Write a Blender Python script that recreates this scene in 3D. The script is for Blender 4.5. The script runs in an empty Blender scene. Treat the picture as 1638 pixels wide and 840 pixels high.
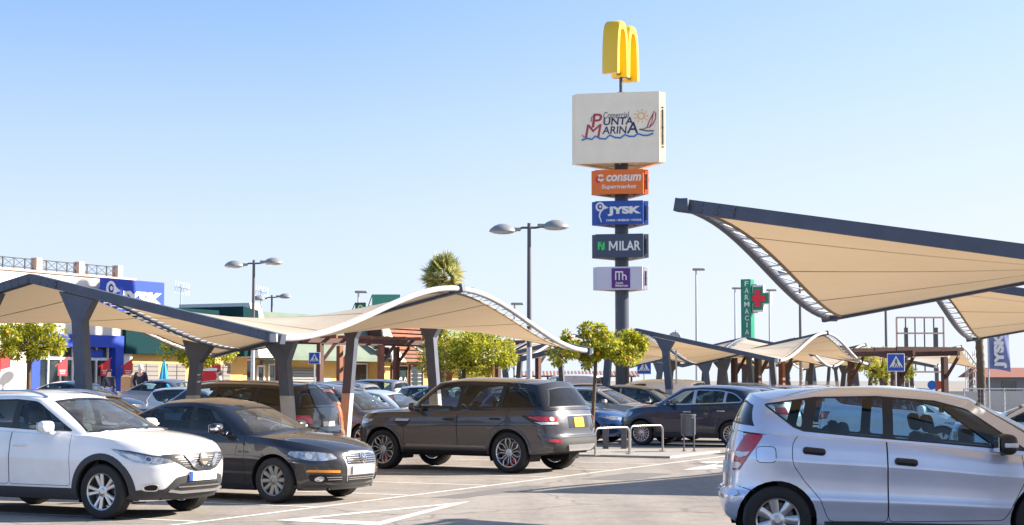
import bpy, bmesh, math, random
import numpy as np
from mathutils import Vector, Matrix
R = math.radians
C = bpy.context.scene.collection
random.seed(7)

# ------------------------------------------------------------------ camera
F, CX, CY, HZ, EYE = 2650.0, 819.0, 420.0, 609.0, 1.72
PITCH = math.atan((HZ - CY) / F)
def at(px, py, Y):
    """point at depth Y seen at a pixel of the 1638x840 photograph"""
    r, u = (px - CX) / F, (CY - py) / F
    d = Vector((r, math.cos(PITCH) - u * math.sin(PITCH), math.sin(PITCH) + u * math.cos(PITCH)))
    return Vector((0, 0, EYE)) + d * (Y / d.y)
def gat(px, py):
    p = at(px, py, 1.0); dz = p.z - EYE
    return Vector((p.x, 1.0, 0)) * (EYE / -dz)
def X(px, Y): return (px - CX) / F * Y
def Z(py, Y): return at(CX, py, Y).z

sc = bpy.context.scene
cd = bpy.data.cameras.new('camera'); cam = bpy.data.objects.new('camera', cd); C.objects.link(cam)
cam.location = (0, 0, EYE); cam.rotation_euler = (math.pi / 2 + PITCH, 0, 0)
cd.sensor_width = 36; cd.lens = F / 1638 * 36; cd.clip_end = 6000; cd.clip_start = .1
sc.camera = cam
sc.view_settings.view_transform = 'Standard'; sc.view_settings.look = 'None'
sc.view_settings.exposure = 1.45; sc.view_settings.gamma = 1; sc.view_settings.use_curve_mapping = False
sc.cycles.max_bounces = 8; sc.cycles.transparent_max_bounces = 24; sc.cycles.caustics_reflective = False
sc.cycles.caustics_refractive = False; sc.cycles.sample_clamp_indirect = 8; sc.cycles.use_denoising = True

SUN_AZ = math.atan2(.35, 1.9); SUN_EL = R(27.4)         # azimuth measured from +x to +y
sdir = Vector((math.cos(SUN_EL) * math.cos(SUN_AZ), math.cos(SUN_EL) * math.sin(SUN_AZ), math.sin(SUN_EL)))
ld = bpy.data.lights.new('sun', 'SUN'); ld.energy = 5; ld.angle = R(.5); ld.color = (1, .90, .76)
lo = bpy.data.objects.new('sun', ld); C.objects.link(lo)
lo.rotation_euler = sdir.to_track_quat('Z', 'Y').to_euler(); lo.location = (30, 5, 30)
w = bpy.data.worlds.new('World'); sc.world = w; w.use_nodes = True
nt = w.node_tree; bgn = nt.nodes['Background']
sky = nt.nodes.new('ShaderNodeTexSky'); sky.sky_type = 'NISHITA'; sky.sun_disc = False
sky.sun_elevation = SUN_EL; sky.sun_rotation = math.pi / 2 - SUN_AZ
sky.air_density = 1.0; sky.dust_density = .5; sky.ozone_density = 3.4; sky.altitude = 0
# look the sky up a little higher than the true direction: no brown band on the horizon
tcw = nt.nodes.new('ShaderNodeTexCoord'); mad = nt.nodes.new('ShaderNodeVectorMath'); mad.operation = 'MULTIPLY_ADD'; mad.inputs[1].default_value = (1, 1, .86); mad.inputs[2].default_value = (0, 0, .17)
nrm = nt.nodes.new('ShaderNodeVectorMath'); nrm.operation = 'NORMALIZE'; nt.links.new(tcw.outputs['Generated'], mad.inputs[0]); nt.links.new(mad.outputs[0], nrm.inputs[0]); nt.links.new(nrm.outputs[0], sky.inputs[0])
# pale sea haze low in the sky
sepw = nt.nodes.new('ShaderNodeSeparateXYZ'); nt.links.new(tcw.outputs['Generated'], sepw.inputs[0]); hzr = nt.nodes.new('ShaderNodeMapRange'); hzr.interpolation_type = 'SMOOTHERSTEP'
hzr.inputs['From Min'].default_value = -.02; hzr.inputs['From Max'].default_value = .30; hzr.inputs['To Min'].default_value = .80; hzr.inputs['To Max'].default_value = 0; nt.links.new(sepw.outputs['Z'], hzr.inputs['Value'])
hzx = nt.nodes.new('ShaderNodeMapRange'); hzx.inputs['From Min'].default_value = -.12; hzx.inputs['From Max'].default_value = .45; hzx.inputs['To Min'].default_value = 0; hzx.inputs['To Max'].default_value = .38; nt.links.new(sepw.outputs['X'], hzx.inputs['Value'])
hza = nt.nodes.new('ShaderNodeMath'); hza.use_clamp = True; nt.links.new(hzr.outputs[0], hza.inputs[0]); nt.links.new(hzx.outputs[0], hza.inputs[1])
mxw = nt.nodes.new('ShaderNodeMix'); mxw.data_type = 'RGBA'; nt.links.new(hza.outputs[0], mxw.inputs[0]); nt.links.new(sky.outputs[0], mxw.inputs[6]); mxw.inputs[7].default_value = (3.3, 3.52, 3.82, 1)
nt.links.new(mxw.outputs[2], bgn.inputs[0]); bgn.inputs[1].default_value = .10

# ------------------------------------------------------------------ layout axes
RA = R(26.2)
V = Vector((math.sin(RA), math.cos(RA), 0))        # along the parking rows
U = Vector((math.cos(RA), -math.sin(RA), 0))       # across the rows, towards the aisle
def smooth(a, b, x):
    t = min(1, max(0, (x - a) / (b - a))); return t * t * (3 - 2 * t)
O0 = Vector((-8.15, 28.0, 0))
def gz(x, y):
    """the ground climbs a little towards the shops"""
    d = -(Vector((x, y, 0)) - O0).dot(U)
    return .55 * smooth(8, 22, d)

# ------------------------------------------------------------------ materials
MATS = {}
def mat(name, col, rough=.6, metal=0., coat=0., noise=None, bump=0., nscale=20., emit=None, spec=.5, detail=6):
    """noise: amount of procedural variation of the base colour"""
    if name in MATS: return MATS[name]
    m = bpy.data.materials.new(name); m.use_nodes = True; t = m.node_tree; b = t.nodes['Principled BSDF']
    b.inputs['Base Color'].default_value = (*col, 1); b.inputs['Roughness'].default_value = rough
    b.inputs['Metallic'].default_value = metal; b.inputs['Coat Weight'].default_value = coat
    b.inputs['Coat Roughness'].default_value = .04; b.inputs['Specular IOR Level'].default_value = spec
    if emit:
        b.inputs['Emission Color'].default_value = (*emit[:3], 1); b.inputs['Emission Strength'].default_value = emit[3]
    n = noise if noise is not None else .12
    tc = t.nodes.new('ShaderNodeTexCoord'); tx = t.nodes.new('ShaderNodeTexNoise')
    tx.inputs['Scale'].default_value = nscale; tx.inputs['Detail'].default_value = detail
    t.links.new(tc.outputs['Object'], tx.inputs['Vector'])
    if n > 0:
        mr = t.nodes.new('ShaderNodeMapRange'); mr.inputs['From Min'].default_value = .3; mr.inputs['From Max'].default_value = .7
        mr.inputs['To Min'].default_value = 1 - n; mr.inputs['To Max'].default_value = 1 + n
        t.links.new(tx.outputs['Fac'], mr.inputs['Value'])
        mx = t.nodes.new('ShaderNodeVectorMath'); mx.operation = 'SCALE'; mx.inputs[0].default_value = col
        t.links.new(mr.outputs[0], mx.inputs['Scale']); t.links.new(mx.outputs[0], b.inputs['Base Color'])
    if bump:
        bp = t.nodes.new('ShaderNodeBump'); bp.inputs['Strength'].default_value = bump; bp.inputs['Distance'].default_value = .01
        t.links.new(tx.outputs['Fac'], bp.inputs['Height']); t.links.new(bp.outputs[0], b.inputs['Normal'])
    MATS[name] = m; return m
def paint(name, col, metal=.0, rough=.24):
    """car paint: clear coat, a trace of dust and orange peel"""
    if name in MATS: return MATS[name]
    m = mat(name, col, rough, metal, 1.0, noise=.05, nscale=3)
    t = m.node_tree; b = t.nodes['Principled BSDF']
    tc = t.nodes.new('ShaderNodeTexCoord'); g = t.nodes.new('ShaderNodeTexNoise'); g.inputs['Scale'].default_value = 6; g.inputs['Detail'].default_value = 8
    t.links.new(tc.outputs['Object'], g.inputs['Vector'])
    mr = t.nodes.new('ShaderNodeMapRange'); mr.inputs['From Min'].default_value = .35; mr.inputs['From Max'].default_value = .75
    mr.inputs['To Min'].default_value = .012; mr.inputs['To Max'].default_value = .05
    t.links.new(g.outputs['Fac'], mr.inputs['Value']); t.links.new(mr.outputs[0], b.inputs['Coat Roughness'])
    return m
def glass(name, tint, refl=1.0, dust=.0):
    if name in MATS: return MATS[name]
    m = bpy.data.materials.new(name); m.use_nodes = True; t = m.node_tree
    for n in list(t.nodes): t.nodes.remove(n)
    o = t.nodes.new('ShaderNodeOutputMaterial'); tr = t.nodes.new('ShaderNodeBsdfTransparent'); gl = t.nodes.new('ShaderNodeBsdfGlossy')
    fr = t.nodes.new('ShaderNodeLayerWeight'); mx = t.nodes.new('ShaderNodeMixShader'); df = t.nodes.new('ShaderNodeBsdfDiffuse'); m2 = t.nodes.new('ShaderNodeMixShader')
    tr.inputs[0].default_value = (*tint, 1); gl.inputs['Roughness'].default_value = .015; gl.inputs[0].default_value = (refl, refl, refl, 1)
    df.inputs[0].default_value = (.5, .47, .42, 1); fr.inputs['Blend'].default_value = .5
    ns = t.nodes.new('ShaderNodeTexNoise'); ns.inputs['Scale'].default_value = 5; tc = t.nodes.new('ShaderNodeTexCoord'); t.links.new(tc.outputs['Object'], ns.inputs['Vector'])
    mu = t.nodes.new('ShaderNodeMath'); mu.operation = 'MULTIPLY'; mu.inputs[1].default_value = dust * 2; t.links.new(ns.outputs['Fac'], mu.inputs[0])
    t.links.new(mu.outputs[0], m2.inputs[0]); t.links.new(tr.outputs[0], m2.inputs[1]); t.links.new(df.outputs[0], m2.inputs[2])
    pw = t.nodes.new('ShaderNodeMath'); pw.operation = 'POWER'; pw.inputs[1].default_value = 5; t.links.new(fr.outputs['Facing'], pw.inputs[0]); ma = t.nodes.new('ShaderNodeMath'); ma.operation = 'MULTIPLY_ADD'; ma.inputs[1].default_value = .94; ma.inputs[2].default_value = .05; t.links.new(pw.outputs[0], ma.inputs[0])
    t.links.new(ma.outputs[0], mx.inputs[0]); t.links.new(m2.outputs[0], mx.inputs[1]); t.links.new(gl.outputs[0], mx.inputs[2]); t.links.new(mx.outputs[0], o.inputs[0])
    MATS[name] = m; return m

M_RUB = mat('tyre_rubber', (.018, .018, .019), .75, noise=.2)
M_BLK = mat('black_plastic', (.022, .022, .024), .45)
M_CLAD = mat('grey_cladding', (.04, .04, .045), .6)
M_GAP = mat('panel_gap', (.008, .008, .009), .8)
M_INT = mat('cabin_trim', (.035, .035, .038), .75)
M_SEAT = mat('seat_cloth', (.055, .055, .06), .9, noise=.25)
M_LINER = mat('headliner', (.5, .48, .45), .9)
M_ALLOY = mat('alloy', (.62, .62, .64), .28, .85, noise=.06)
M_ALLOYD = mat('alloy_dusty', (.30, .29, .28), .4, .7, noise=.1)
M_DISC = mat('brake_disc', (.12, .115, .11), .4, .8)
M_CHROME = mat('chrome', (.8, .8, .82), .1, 1., noise=.02)
M_LAMP = mat('headlamp_reflector', (.44, .44, .45), .22, .7, 1., noise=.6, nscale=16)
M_LAMPD = mat('headlamp_housing', (.07, .075, .085), .15, .3, 1., noise=.4, nscale=12)
M_RED = mat('tail_lens', (.55, .012, .02), .15, 0, 1., noise=.15)
M_REDD = mat('tail_lens_dark', (.2, .005, .01), .15, 0, 1., noise=.15)
M_WHT = mat('white_lens', (.75, .75, .76), .15, 0, 1.)
M_AMB = mat('amber_lens', (.85, .3, .02), .2, 0, 1.)
M_PLATE = mat('plate_white', (.75, .76, .73), .35, noise=.03)
M_PLATEY = mat('plate_yellow', (.85, .52, .01), .35, noise=.03)
M_EU = mat('plate_blue', (.02, .08, .5), .4)
G_CLEAR = glass('glass_clear', (.90, .95, .93), dust=.012)
G_SCREEN = glass('glass_windscreen', (.86, .91, .87), dust=.10)
G_DARK = glass('glass_privacy', (.08, .10, .11), dust=.008)
G_MID = glass('glass_tinted', (.58, .76, .82), dust=.012)
M_STEEL = mat('steel_slate', (.085, .10, .14), .5, .2, noise=.12, nscale=4)
M_STEELB = mat('steel_brown', (.10, .085, .08), .55, .1, noise=.15, nscale=4)
M_STEELP = mat('steel_pale', (.42, .42, .43), .55, noise=.12, nscale=5)
M_ROPE = mat('lacing_rope', (.75, .73, .70), .8)

# ------------------------------------------------------------------ objects
def mesh_obj(name, verts, faces, m, parent=None, smooth_=False, normals=None, angle=None, recalc=True):
    me = bpy.data.meshes.new(name); me.from_pydata([tuple(v) for v in verts], [], [tuple(f) for f in faces])
    if recalc and normals is None and not smooth_:
        b = bmesh.new(); b.from_mesh(me); bmesh.ops.recalc_face_normals(b, faces=b.faces); b.to_mesh(me); b.free()
    me.materials.append(m)
    if smooth_: me.polygons.foreach_set('use_smooth', [True] * len(me.polygons))
    me.update()
    if smooth_ and angle: me.set_sharp_from_angle(angle=R(angle))
    if normals is not None: me.normals_split_custom_set_from_vertices([tuple(n) for n in normals])
    o = bpy.data.objects.new(name, me); C.objects.link(o)
    if parent: o.parent = parent
    return o
def bm_obj(name, bm, m, parent=None, smooth_=False, angle=35):
    bmesh.ops.recalc_face_normals(bm, faces=bm.faces)
    me = bpy.data.meshes.new(name); bm.to_mesh(me); bm.free()
    for k in (m if isinstance(m, (list, tuple)) else [m]): me.materials.append(k)
    if smooth_:
        me.polygons.foreach_set('use_smooth', [True] * len(me.polygons)); me.set_sharp_from_angle(angle=R(angle))
    o = bpy.data.objects.new(name, me); C.objects.link(o)
    if parent: o.parent = parent
    return o
def thing(name, label, cat, loc=(0, 0, 0), rz=0., group=None, sc_=1.):
    o = bpy.data.objects.new(name, None); C.objects.link(o); o.empty_display_size = .2
    o.location = loc; o.rotation_euler = (0, 0, rz); o.scale = (sc_,) * 3
    tag(o, label, cat, group); return o
def tag(o, label, cat, group=None, kind=None):
    o['label'] = label; o['category'] = cat
    if group: o['group'] = group
    if kind: o['kind'] = kind
    return o
def struct(o, kind='structure'):
    o['kind'] = kind; return o
def copy_tree(o, parent=None):
    c = o.copy(); C.objects.link(c)
    if parent: c.parent = parent
    for ch in [x for x in o.children]: copy_tree(ch, c)
    return c

class MB:
    """collects shapes into one bmesh"""
    def __init__(s): s.bm = bmesh.new()
    def box(s, c, d, rot=None, bev=0., seg=2):
        r = bmesh.ops.create_cube(s.bm, size=1.0); vs = r['verts']
        for v in vs: v.co = Vector((v.co.x * d[0], v.co.y * d[1], v.co.z * d[2]))
        if bev:
            es = list({e for v in vs for e in v.link_edges})
            rr = bmesh.ops.bevel(s.bm, geom=es, offset=min(bev, min(d) * .49), segments=seg, affect='EDGES', profile=.5)
            vs = list({v for f in rr['faces'] for v in f.verts} | {v for v in vs if v.is_valid})
        M = Matrix.Translation(Vector(c)) @ (rot.to_4x4() if rot else Matrix())
        for v in vs: v.co = M @ v.co
        return s
    def tube(s, pts, r, n=8, caps=True, closed=False):
        pts = [Vector(p) for p in pts]; N = len(pts); rs = r if isinstance(r, (list, tuple)) else [r] * N
        rings = []; up = None
        for i, p in enumerate(pts):
            a = pts[i - 1] if (i > 0 or closed) else p; b = pts[(i + 1) % N] if (i < N - 1 or closed) else p
            t = (b - a).normalized()
            if up is None: up = Vector((0, 0, 1)) if abs(t.z) < .9 else Vector((1, 0, 0))
            x = t.cross(up).normalized(); up = x.cross(t).normalized()
            rings.append([s.bm.verts.new(p + (x * math.cos(k * 2 * math.pi / n) + up * math.sin(k * 2 * math.pi / n)) * rs[i]) for k in range(n)])
        for i in range(N if closed else N - 1):
            A, B = rings[i], rings[(i + 1) % N]
            for k in range(n):
                s.bm.faces.new((A[k], A[(k + 1) % n], B[(k + 1) % n], B[k]))
        if caps and not closed: s.bm.faces.new(rings[0][::-1]); s.bm.faces.new(rings[-1])
        return s
    def lathe(s, prof, n=24, axis='Z', c=(0, 0, 0), close=False):
        """prof: (radius, height) pairs"""
        rings = []; c = Vector(c)
        for (r, h) in prof:
            ring = []
            for k in range(n):
                a = 2 * math.pi * k / n
                p = {'Z': Vector((r * math.cos(a), r * math.sin(a), h)), 'Y': Vector((r * math.cos(a), h, r * math.sin(a))), 'X': Vector((h, r * math.cos(a), r * math.sin(a)))}[axis]
                ring.append(s.bm.verts.new(c + p))
            rings.append(ring)
        for A, B in zip(rings, rings[1:]):
            for k in range(n): s.bm.faces.new((A[k], A[(k + 1) % n], B[(k + 1) % n], B[k]))
        if close: s.bm.faces.new(rings[0]); s.bm.faces.new(rings[-1])
        return s
    def prism(s, poly, f0, f1):
        """closed prism: poly 2-D points, f0/f1 map a point to its front and back position"""
        A = [s.bm.verts.new(f0(p)) for p in poly]; B = [s.bm.verts.new(f1(p)) for p in poly]; n = len(poly)
        s.bm.faces.new(A); s.bm.faces.new(B[::-1])
        for k in range(n): s.bm.faces.new((A[k], B[k], B[(k + 1) % n], A[(k + 1) % n]))
        return s
    def xz(s, poly, y0, y1): return s.prism(poly, lambda p: (p[0], y0, p[1]), lambda p: (p[0], y1, p[1]))
    def out(s, name, m, parent=None, smooth_=False, angle=35): return bm_obj(name, s.bm, m, parent, smooth_, angle)

def pchip(pts):
    pts = sorted(pts); xs = np.array([p[0] for p in pts], float); ys = np.array([p[1] for p in pts], float); h = np.diff(xs); d = np.diff(ys) / h
    m = np.zeros(len(xs)); m[0] = d[0]; m[-1] = d[-1]
    for i in range(1, len(xs) - 1):
        if d[i - 1] * d[i] > 0:
            w1, w2 = 2 * h[i] + h[i - 1], h[i] + 2 * h[i - 1]; m[i] = (w1 + w2) / (w1 / d[i - 1] + w2 / d[i])
    X_, Y_, M_ = xs.tolist(), ys.tolist(), m.tolist()
    import bisect
    def f(x):
        if x <= X_[0]: return Y_[0] + M_[0] * (x - X_[0]) * .5
        if x >= X_[-1]: return Y_[-1] + M_[-1] * (x - X_[-1]) * .5
        i = bisect.bisect_right(X_, x) - 1; hh = X_[i + 1] - X_[i]; t = (x - X_[i]) / hh
        return (Y_[i] * (1 + 2 * t) * (1 - t) ** 2 + hh * M_[i] * t * (1 - t) ** 2 + Y_[i + 1] * t * t * (3 - 2 * t) + hh * M_[i + 1] * t * t * (t - 1))
    return f
def lin(pts):
    xs, ys = [p[0] for p in pts], [p[1] for p in pts]
    return lambda x: float(np.interp(x, xs, ys))
def round_poly(P, r, n=3):
    out = []; N = len(P)
    for i in range(N):
        a, b, c = Vector(P[i - 1]), Vector(P[i]), Vector(P[(i + 1) % N])
        u, v = a - b, c - b
        ang = u.angle(v) if u.length > 1e-6 and v.length > 1e-6 else math.pi
        if ang > R(160): out.append(tuple(b)); continue
        q = min(r, u.length * .45, v.length * .45); u, v = b + u.normalized() * q, b + v.normalized() * q
        for k in range(n + 1):
            t = k / n; out.append(tuple(u * (1 - t) ** 2 + b * 2 * t * (1 - t) + v * t * t))
    return out
def inside(p, P):
    x, y = p; c = False; j = len(P) - 1
    for i in range(len(P)):
        if (P[i][1] > y) != (P[j][1] > y) and x < (P[j][0] - P[i][0]) * (y - P[i][1]) / (P[j][1] - P[i][1]) + P[i][0]: c = not c
        j = i
    return c
def area(P): return .5 * sum(P[i - 1][0] * P[i][1] - P[i][0] * P[i - 1][1] for i in range(len(P)))
def shrink(P, d):
    s = 1 if area(P) > 0 else -1; out = []; N = len(P)
    for i in range(N):
        a, b, c = Vector(P[i - 1]), Vector(P[i]), Vector(P[(i + 1) % N])
        u, v = (b - a), (c - b)
        if u.length < 1e-7 or v.length < 1e-7: out.append(tuple(b)); continue
        u.normalize(); v.normalize(); n1, n2 = Vector((-u.y, u.x)) * s, Vector((-v.y, v.x)) * s
        m = n1 + n2; m = m / max(.35, m.length_squared / 2) if m.length > 1e-6 else n1
        out.append(tuple(b + m * d))
    return out
def clip_half(P, a, b):
    """keeps what lies left of the line a->b"""
    out = []; N = len(P); d = lambda p: (b[0] - a[0]) * (p[1] - a[1]) - (b[1] - a[1]) * (p[0] - a[0])
    for i in range(N):
        p, q = P[i], P[(i + 1) % N]; dp, dq = d(p), d(q)
        if dp >= 0: out.append(p)
        if (dp >= 0) != (dq >= 0):
            t = dp / (dp - dq); out.append((p[0] + (q[0] - p[0]) * t, p[1] + (q[1] - p[1]) * t))
    return out
def cut_poly(bm, P, ax, flt):
    """cuts the faces under the outline P (seen along the third axis)"""
    i0, i1 = ax; xs = [p[0] for p in P]; ys = [p[1] for p in P]
    def bb(f):
        a = [v.co[i0] for v in f.verts]; b = [v.co[i1] for v in f.verts]; return min(a), max(a), min(b), max(b)
    x0, x1, y0, y1 = min(xs), max(xs), min(ys), max(ys)
    cand = set()
    for f in bm.faces:
        if flt(f):
            q = bb(f)
            if q[1] > x0 and q[0] < x1 and q[3] > y0 and q[2] < y1: cand.add(f)
    for k in range(len(P)):
        a, b = P[k - 1], P[k]; dx, dy = b[0] - a[0], b[1] - a[1]
        if abs(dx) + abs(dy) < 1e-5: continue
        X0, X1, Y0, Y1 = min(a[0], b[0]) - .002, max(a[0], b[0]) + .002, min(a[1], b[1]) - .002, max(a[1], b[1]) + .002
        fs = []
        for f in cand:
            if not f.is_valid: continue
            q = bb(f)
            if q[1] > X0 and q[0] < X1 and q[3] > Y0 and q[2] < Y1: fs.append(f)
        if not fs: continue
        g = set(fs)
        for f in fs: g.update(f.edges); g.update(f.verts)
        co = Vector((0, 0, 0)); co[i0], co[i1] = a; no = Vector((0, 0, 0)); no[i0], no[i1] = -dy, dx
        r = bmesh.ops.bisect_plane(bm, geom=list(g), dist=1e-5, plane_co=co, plane_no=no)
        cand.update(x for x in r['geom'] if isinstance(x, bmesh.types.BMFace))
        cand = {f for f in cand if f.is_valid}
    return [f for f in cand if f.is_valid and inside((f.calc_center_median()[i0], f.calc_center_median()[i1]), P)]
# ------------------------------------------------------------------ cars
def car_surface(s):
    """analytic body: returns helper functions of one car specification"""
    W = s['W']; xn, xt = pchip(s['nose']), pchip(s['tail']); zt, zb = pchip(s['zt']), pchip(s['zb']); prof = lin(s['prof']); tap = pchip(s['taper'])
    Rf, Rr, pf, qf = s.get('Rf', .75), s.get('Rr', .5), s.get('pf', 2.), s.get('qf', 3.)
    pr_, qr = s.get('pr', 2.), s.get('qr', 3.4)
    def half(x, z):
        f = (z - zb(x)) / max(.05, zt(x) - zb(x)); return W * prof(min(1, max(0, f))) * tap(x)
    def capx(Y, Rd, p, q): return Rd * (1 - (1 - Y ** q) ** (1 / p))     # distance from the end for a width factor Y
    def front(y, z):
        x = xn(z)
        for _ in range(3):
            h = half(x - .0, z); x = xn(z) - capx(min(.9995, abs(y) / h), Rf, pf, qf)
        return Vector((x, y, z))
    def rear(y, z):
        x = xt(z)
        for _ in range(3):
            h = half(x, z); x = xt(z) + capx(min(.9995, abs(y) / h), Rr, pr_, qr)
        return Vector((x, y, z))
    def side(x, z, sg=1):
        h = half(x, z); df, dr = xn(z) - x, x - xt(z)
        if df < Rf: h *= max(0, 1 - (1 - max(0, df) / Rf) ** pf) ** (1 / qf)
        if dr < Rr: h *= max(0, 1 - (1 - max(0, dr) / Rr) ** pr_) ** (1 / qr)
        return Vector((x, sg * h, z))
    YS = [0, .1, .2, .3, .4, .5, .58, .66, .73, .79, .84, .88, .915, .94, .96, .975, .987, .995, 1.]
    def wrap(end, sarc, z, sg=1):
        """point at arc length sarc from the middle of the nose or tail, at height z"""
        f = front if end == 'f' else rear; E, Rd, p, q = (xn(z), Rf, pf, qf) if end == 'f' else (xt(z), Rr, pr_, qr)
        pts = []
        for Y in YS:
            d = capx(Y, Rd, p, q); x = E - d if end == 'f' else E + d; pts.append((x, Y * half(x, z)))
        acc = 0
        for a, b in zip(pts, pts[1:]):
            l = math.hypot(b[0] - a[0], b[1] - a[1])
            if acc + l >= sarc:
                t = (sarc - acc) / l; return Vector((a[0] + (b[0] - a[0]) * t, sg * (a[1] + (b[1] - a[1]) * t), z))
            acc += l
        x = pts[-1][0] - (sarc - acc) if end == 'f' else pts[-1][0] + (sarc - acc)
        return side(x, z, sg)
    return dict(W=W, xn=xn, xt=xt, zt=zt, zb=zb, half=half, front=front, rear=rear, side=side, wrap=wrap, capx=capx, Rf=Rf, Rr=Rr, pf=pf, qf=qf, pr=pr_, qr=qr, prof=prof)

def decal(name, P, fmap, m, parent, off=.004, grid=.06, depth=.02):
    """a panel of its own that follows the body: outline P in surface coordinates, a skirt gives it depth"""
    b = bmesh.new(); vs = [b.verts.new((p[0], p[1], 0)) for p in P]; b.faces.new(vs)
    xs = [p[0] for p in P]; ys = [p[1] for p in P]
    for ax, lo, hi in ((0, min(xs), max(xs)), (1, min(ys), max(ys))):
        n = int((hi - lo) / grid)
        for k in range(1, n + 1):
            co = [0, 0, 0]; no = [0, 0, 0]; co[ax] = lo + (hi - lo) * k / (n + 1); no[ax] = 1
            bmesh.ops.bisect_plane(b, geom=list(b.verts) + list(b.edges) + list(b.faces), dist=1e-6, plane_co=co, plane_no=no)
    cen = Vector((0, 0, .6))
    bd = [e for e in b.edges if e.is_boundary]; r = bmesh.ops.extrude_edge_only(b, edges=bd); low = {v for v in r['geom'] if isinstance(v, bmesh.types.BMVert)}
    e = .004
    for v in b.verts:
        u, z = v.co.x, v.co.y; p = fmap(u, z); n = (fmap(u + e, z) - fmap(u - e, z)).cross(fmap(u, z + e) - fmap(u, z - e))
        n = n.normalized() if n.length > 1e-12 else Vector((0, 0, 1))
        if n.dot(Vector((p.x * .3, p.y, p.z - .6))) < 0 and n.dot(p - cen) < 0: n = -n
        v.co = p + n * (off - (depth if v in low else 0))
    return bm_obj(name, b, m, parent, True, 40)

def rim_mesh(Rr, wid, n, kind, m):
    q = MB(); y = wid * .5
    q.lathe([(Rr * .9, -y), (Rr * .93, -y * .4), (Rr * .95, y * .6), (Rr * .93, y * .9), (Rr * 1.0, y * 1.0), (Rr * 1.02, y * .9), (Rr * 1.02, y * .7)], 32, 'Y')
    def spoke(a0, a1, w0, w1, r0=.05, r1=.95):
        A = Vector((math.cos(a0), 0, math.sin(a0))) * r0 * 1.0; B = Vector((math.cos(a1), 0, math.sin(a1))) * Rr * r1
        M = (A + B) / 2 + Vector((0, 0, 0)); t = (B - A).normalized(); c = Vector((-t.z, 0, t.x)); rows = []
        for P, w, yy in ((A, w0, y * .72), (M, (w0 + w1) / 2, y * .80), (B, w1, y * .86)):
            rows.append([q.bm.verts.new(P + c * k * w / 2 + Vector((0, yy - dd, 0))) for k, dd in ((-1, .012), (-.6, 0), (.6, 0), (1, .012), (.9, .035), (-.9, .035))])
        for r_, s_ in zip(rows, rows[1:]):
            for k in range(6): q.bm.faces.new((r_[k], r_[(k + 1) % 6], s_[(k + 1) % 6], s_[k]))
        q.bm.faces.new(rows[0]); q.bm.faces.new(rows[-1][::-1])
    for k in range(n):
        a = 2 * math.pi * k / n + math.pi / 2
        if kind == 'wide': spoke(a, a, .055, .075)
        elif kind == 'fat': spoke(a, a, .06, .10)
        elif kind == 'thin': spoke(a, a, .022, .028)
        elif kind == 'double':
            spoke(a - .16, a - .20, .038, .056); spoke(a + .16, a + .20, .038, .056)
        elif kind == 'loop':
            spoke(a - .16, a - .30, .018, .024, .07, .72); spoke(a + .16, a + .30, .018, .024, .07, .72)
            c = Rr * .72
            for sgn in (-1, 1):
                A = Vector((math.cos(a + sgn * .30), 0, math.sin(a + sgn * .30))) * c; B = Vector((math.cos(a + sgn * .1), 0, math.sin(a + sgn * .1))) * Rr * .97
                q.tube([A + Vector((0, y * .8, 0)), B + Vector((0, y * .84, 0))], .013, 6)
    q.lathe([(.001, y * .82), (.03, y * .82), (.034, y * .78), (.07, y * .74), (.075, y * .5)], 20, 'Y')
    return q.out('rim', m, None, True, 40)

def make_wheel(Rt, wid, Rr, n, kind, m_rim, caliper=None):
    q = MB(); q.lathe([(.02, -.03), (Rr * .78, -.03), (Rr * .78, .0), (.02, .0)], 24, 'Y'); q.lathe([(Rr * .86, -wid * .45), (.1, -wid * .45)], 24, 'Y')
    qc = MB(); qc.box((Rr * .60, .01, Rr * .1), (.09, .07, .2), None, .02)
    hub = q.out('wheel', M_DISC, None, True)
    if caliper: qc.out('caliper', caliper, hub, True)
    q = MB(); h = wid / 2
    q.lathe([(Rr * 1.0, -h * .88), (Rr * 1.06, -h * .96), ((Rt + Rr) / 2, -h), (Rt * .94, -h * .93), (Rt * .985, -h * .78), (Rt, -h * .5), (Rt, -h * .31), (Rt - .008, -h * .28), (Rt - .008, -h * .22), (Rt, -h * .2), (Rt, h * .2), (Rt - .008, h * .22),
             (Rt - .008, h * .28), (Rt, h * .31), (Rt, h * .5), (Rt * .985, h * .78), (Rt * .94, h * .93), ((Rt + Rr) / 2, h), (Rr * 1.06, h * .96), (Rr * 1.0, h * .88)], 40, 'Y')
    t = q.out('tyre', M_RUB, hub, True, 30)
    r = rim_mesh(Rr, wid * .86, n, kind, m_rim); r.parent = hub
    return hub

def seat_mesh(q, x, y, w, back=1.0):
    q.box((x, y, .52), (.5, w, .16), None, .06)
    rot = Matrix.Rotation(-.22, 3, 'Y')
    q.box((x - .27, y, .84), (.14, w * .94, .62), rot, .06); 
    q.box((x - .36, y, 1.24), (.10, .26 if w < .8 else .24, .18), rot, .045)

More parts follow.
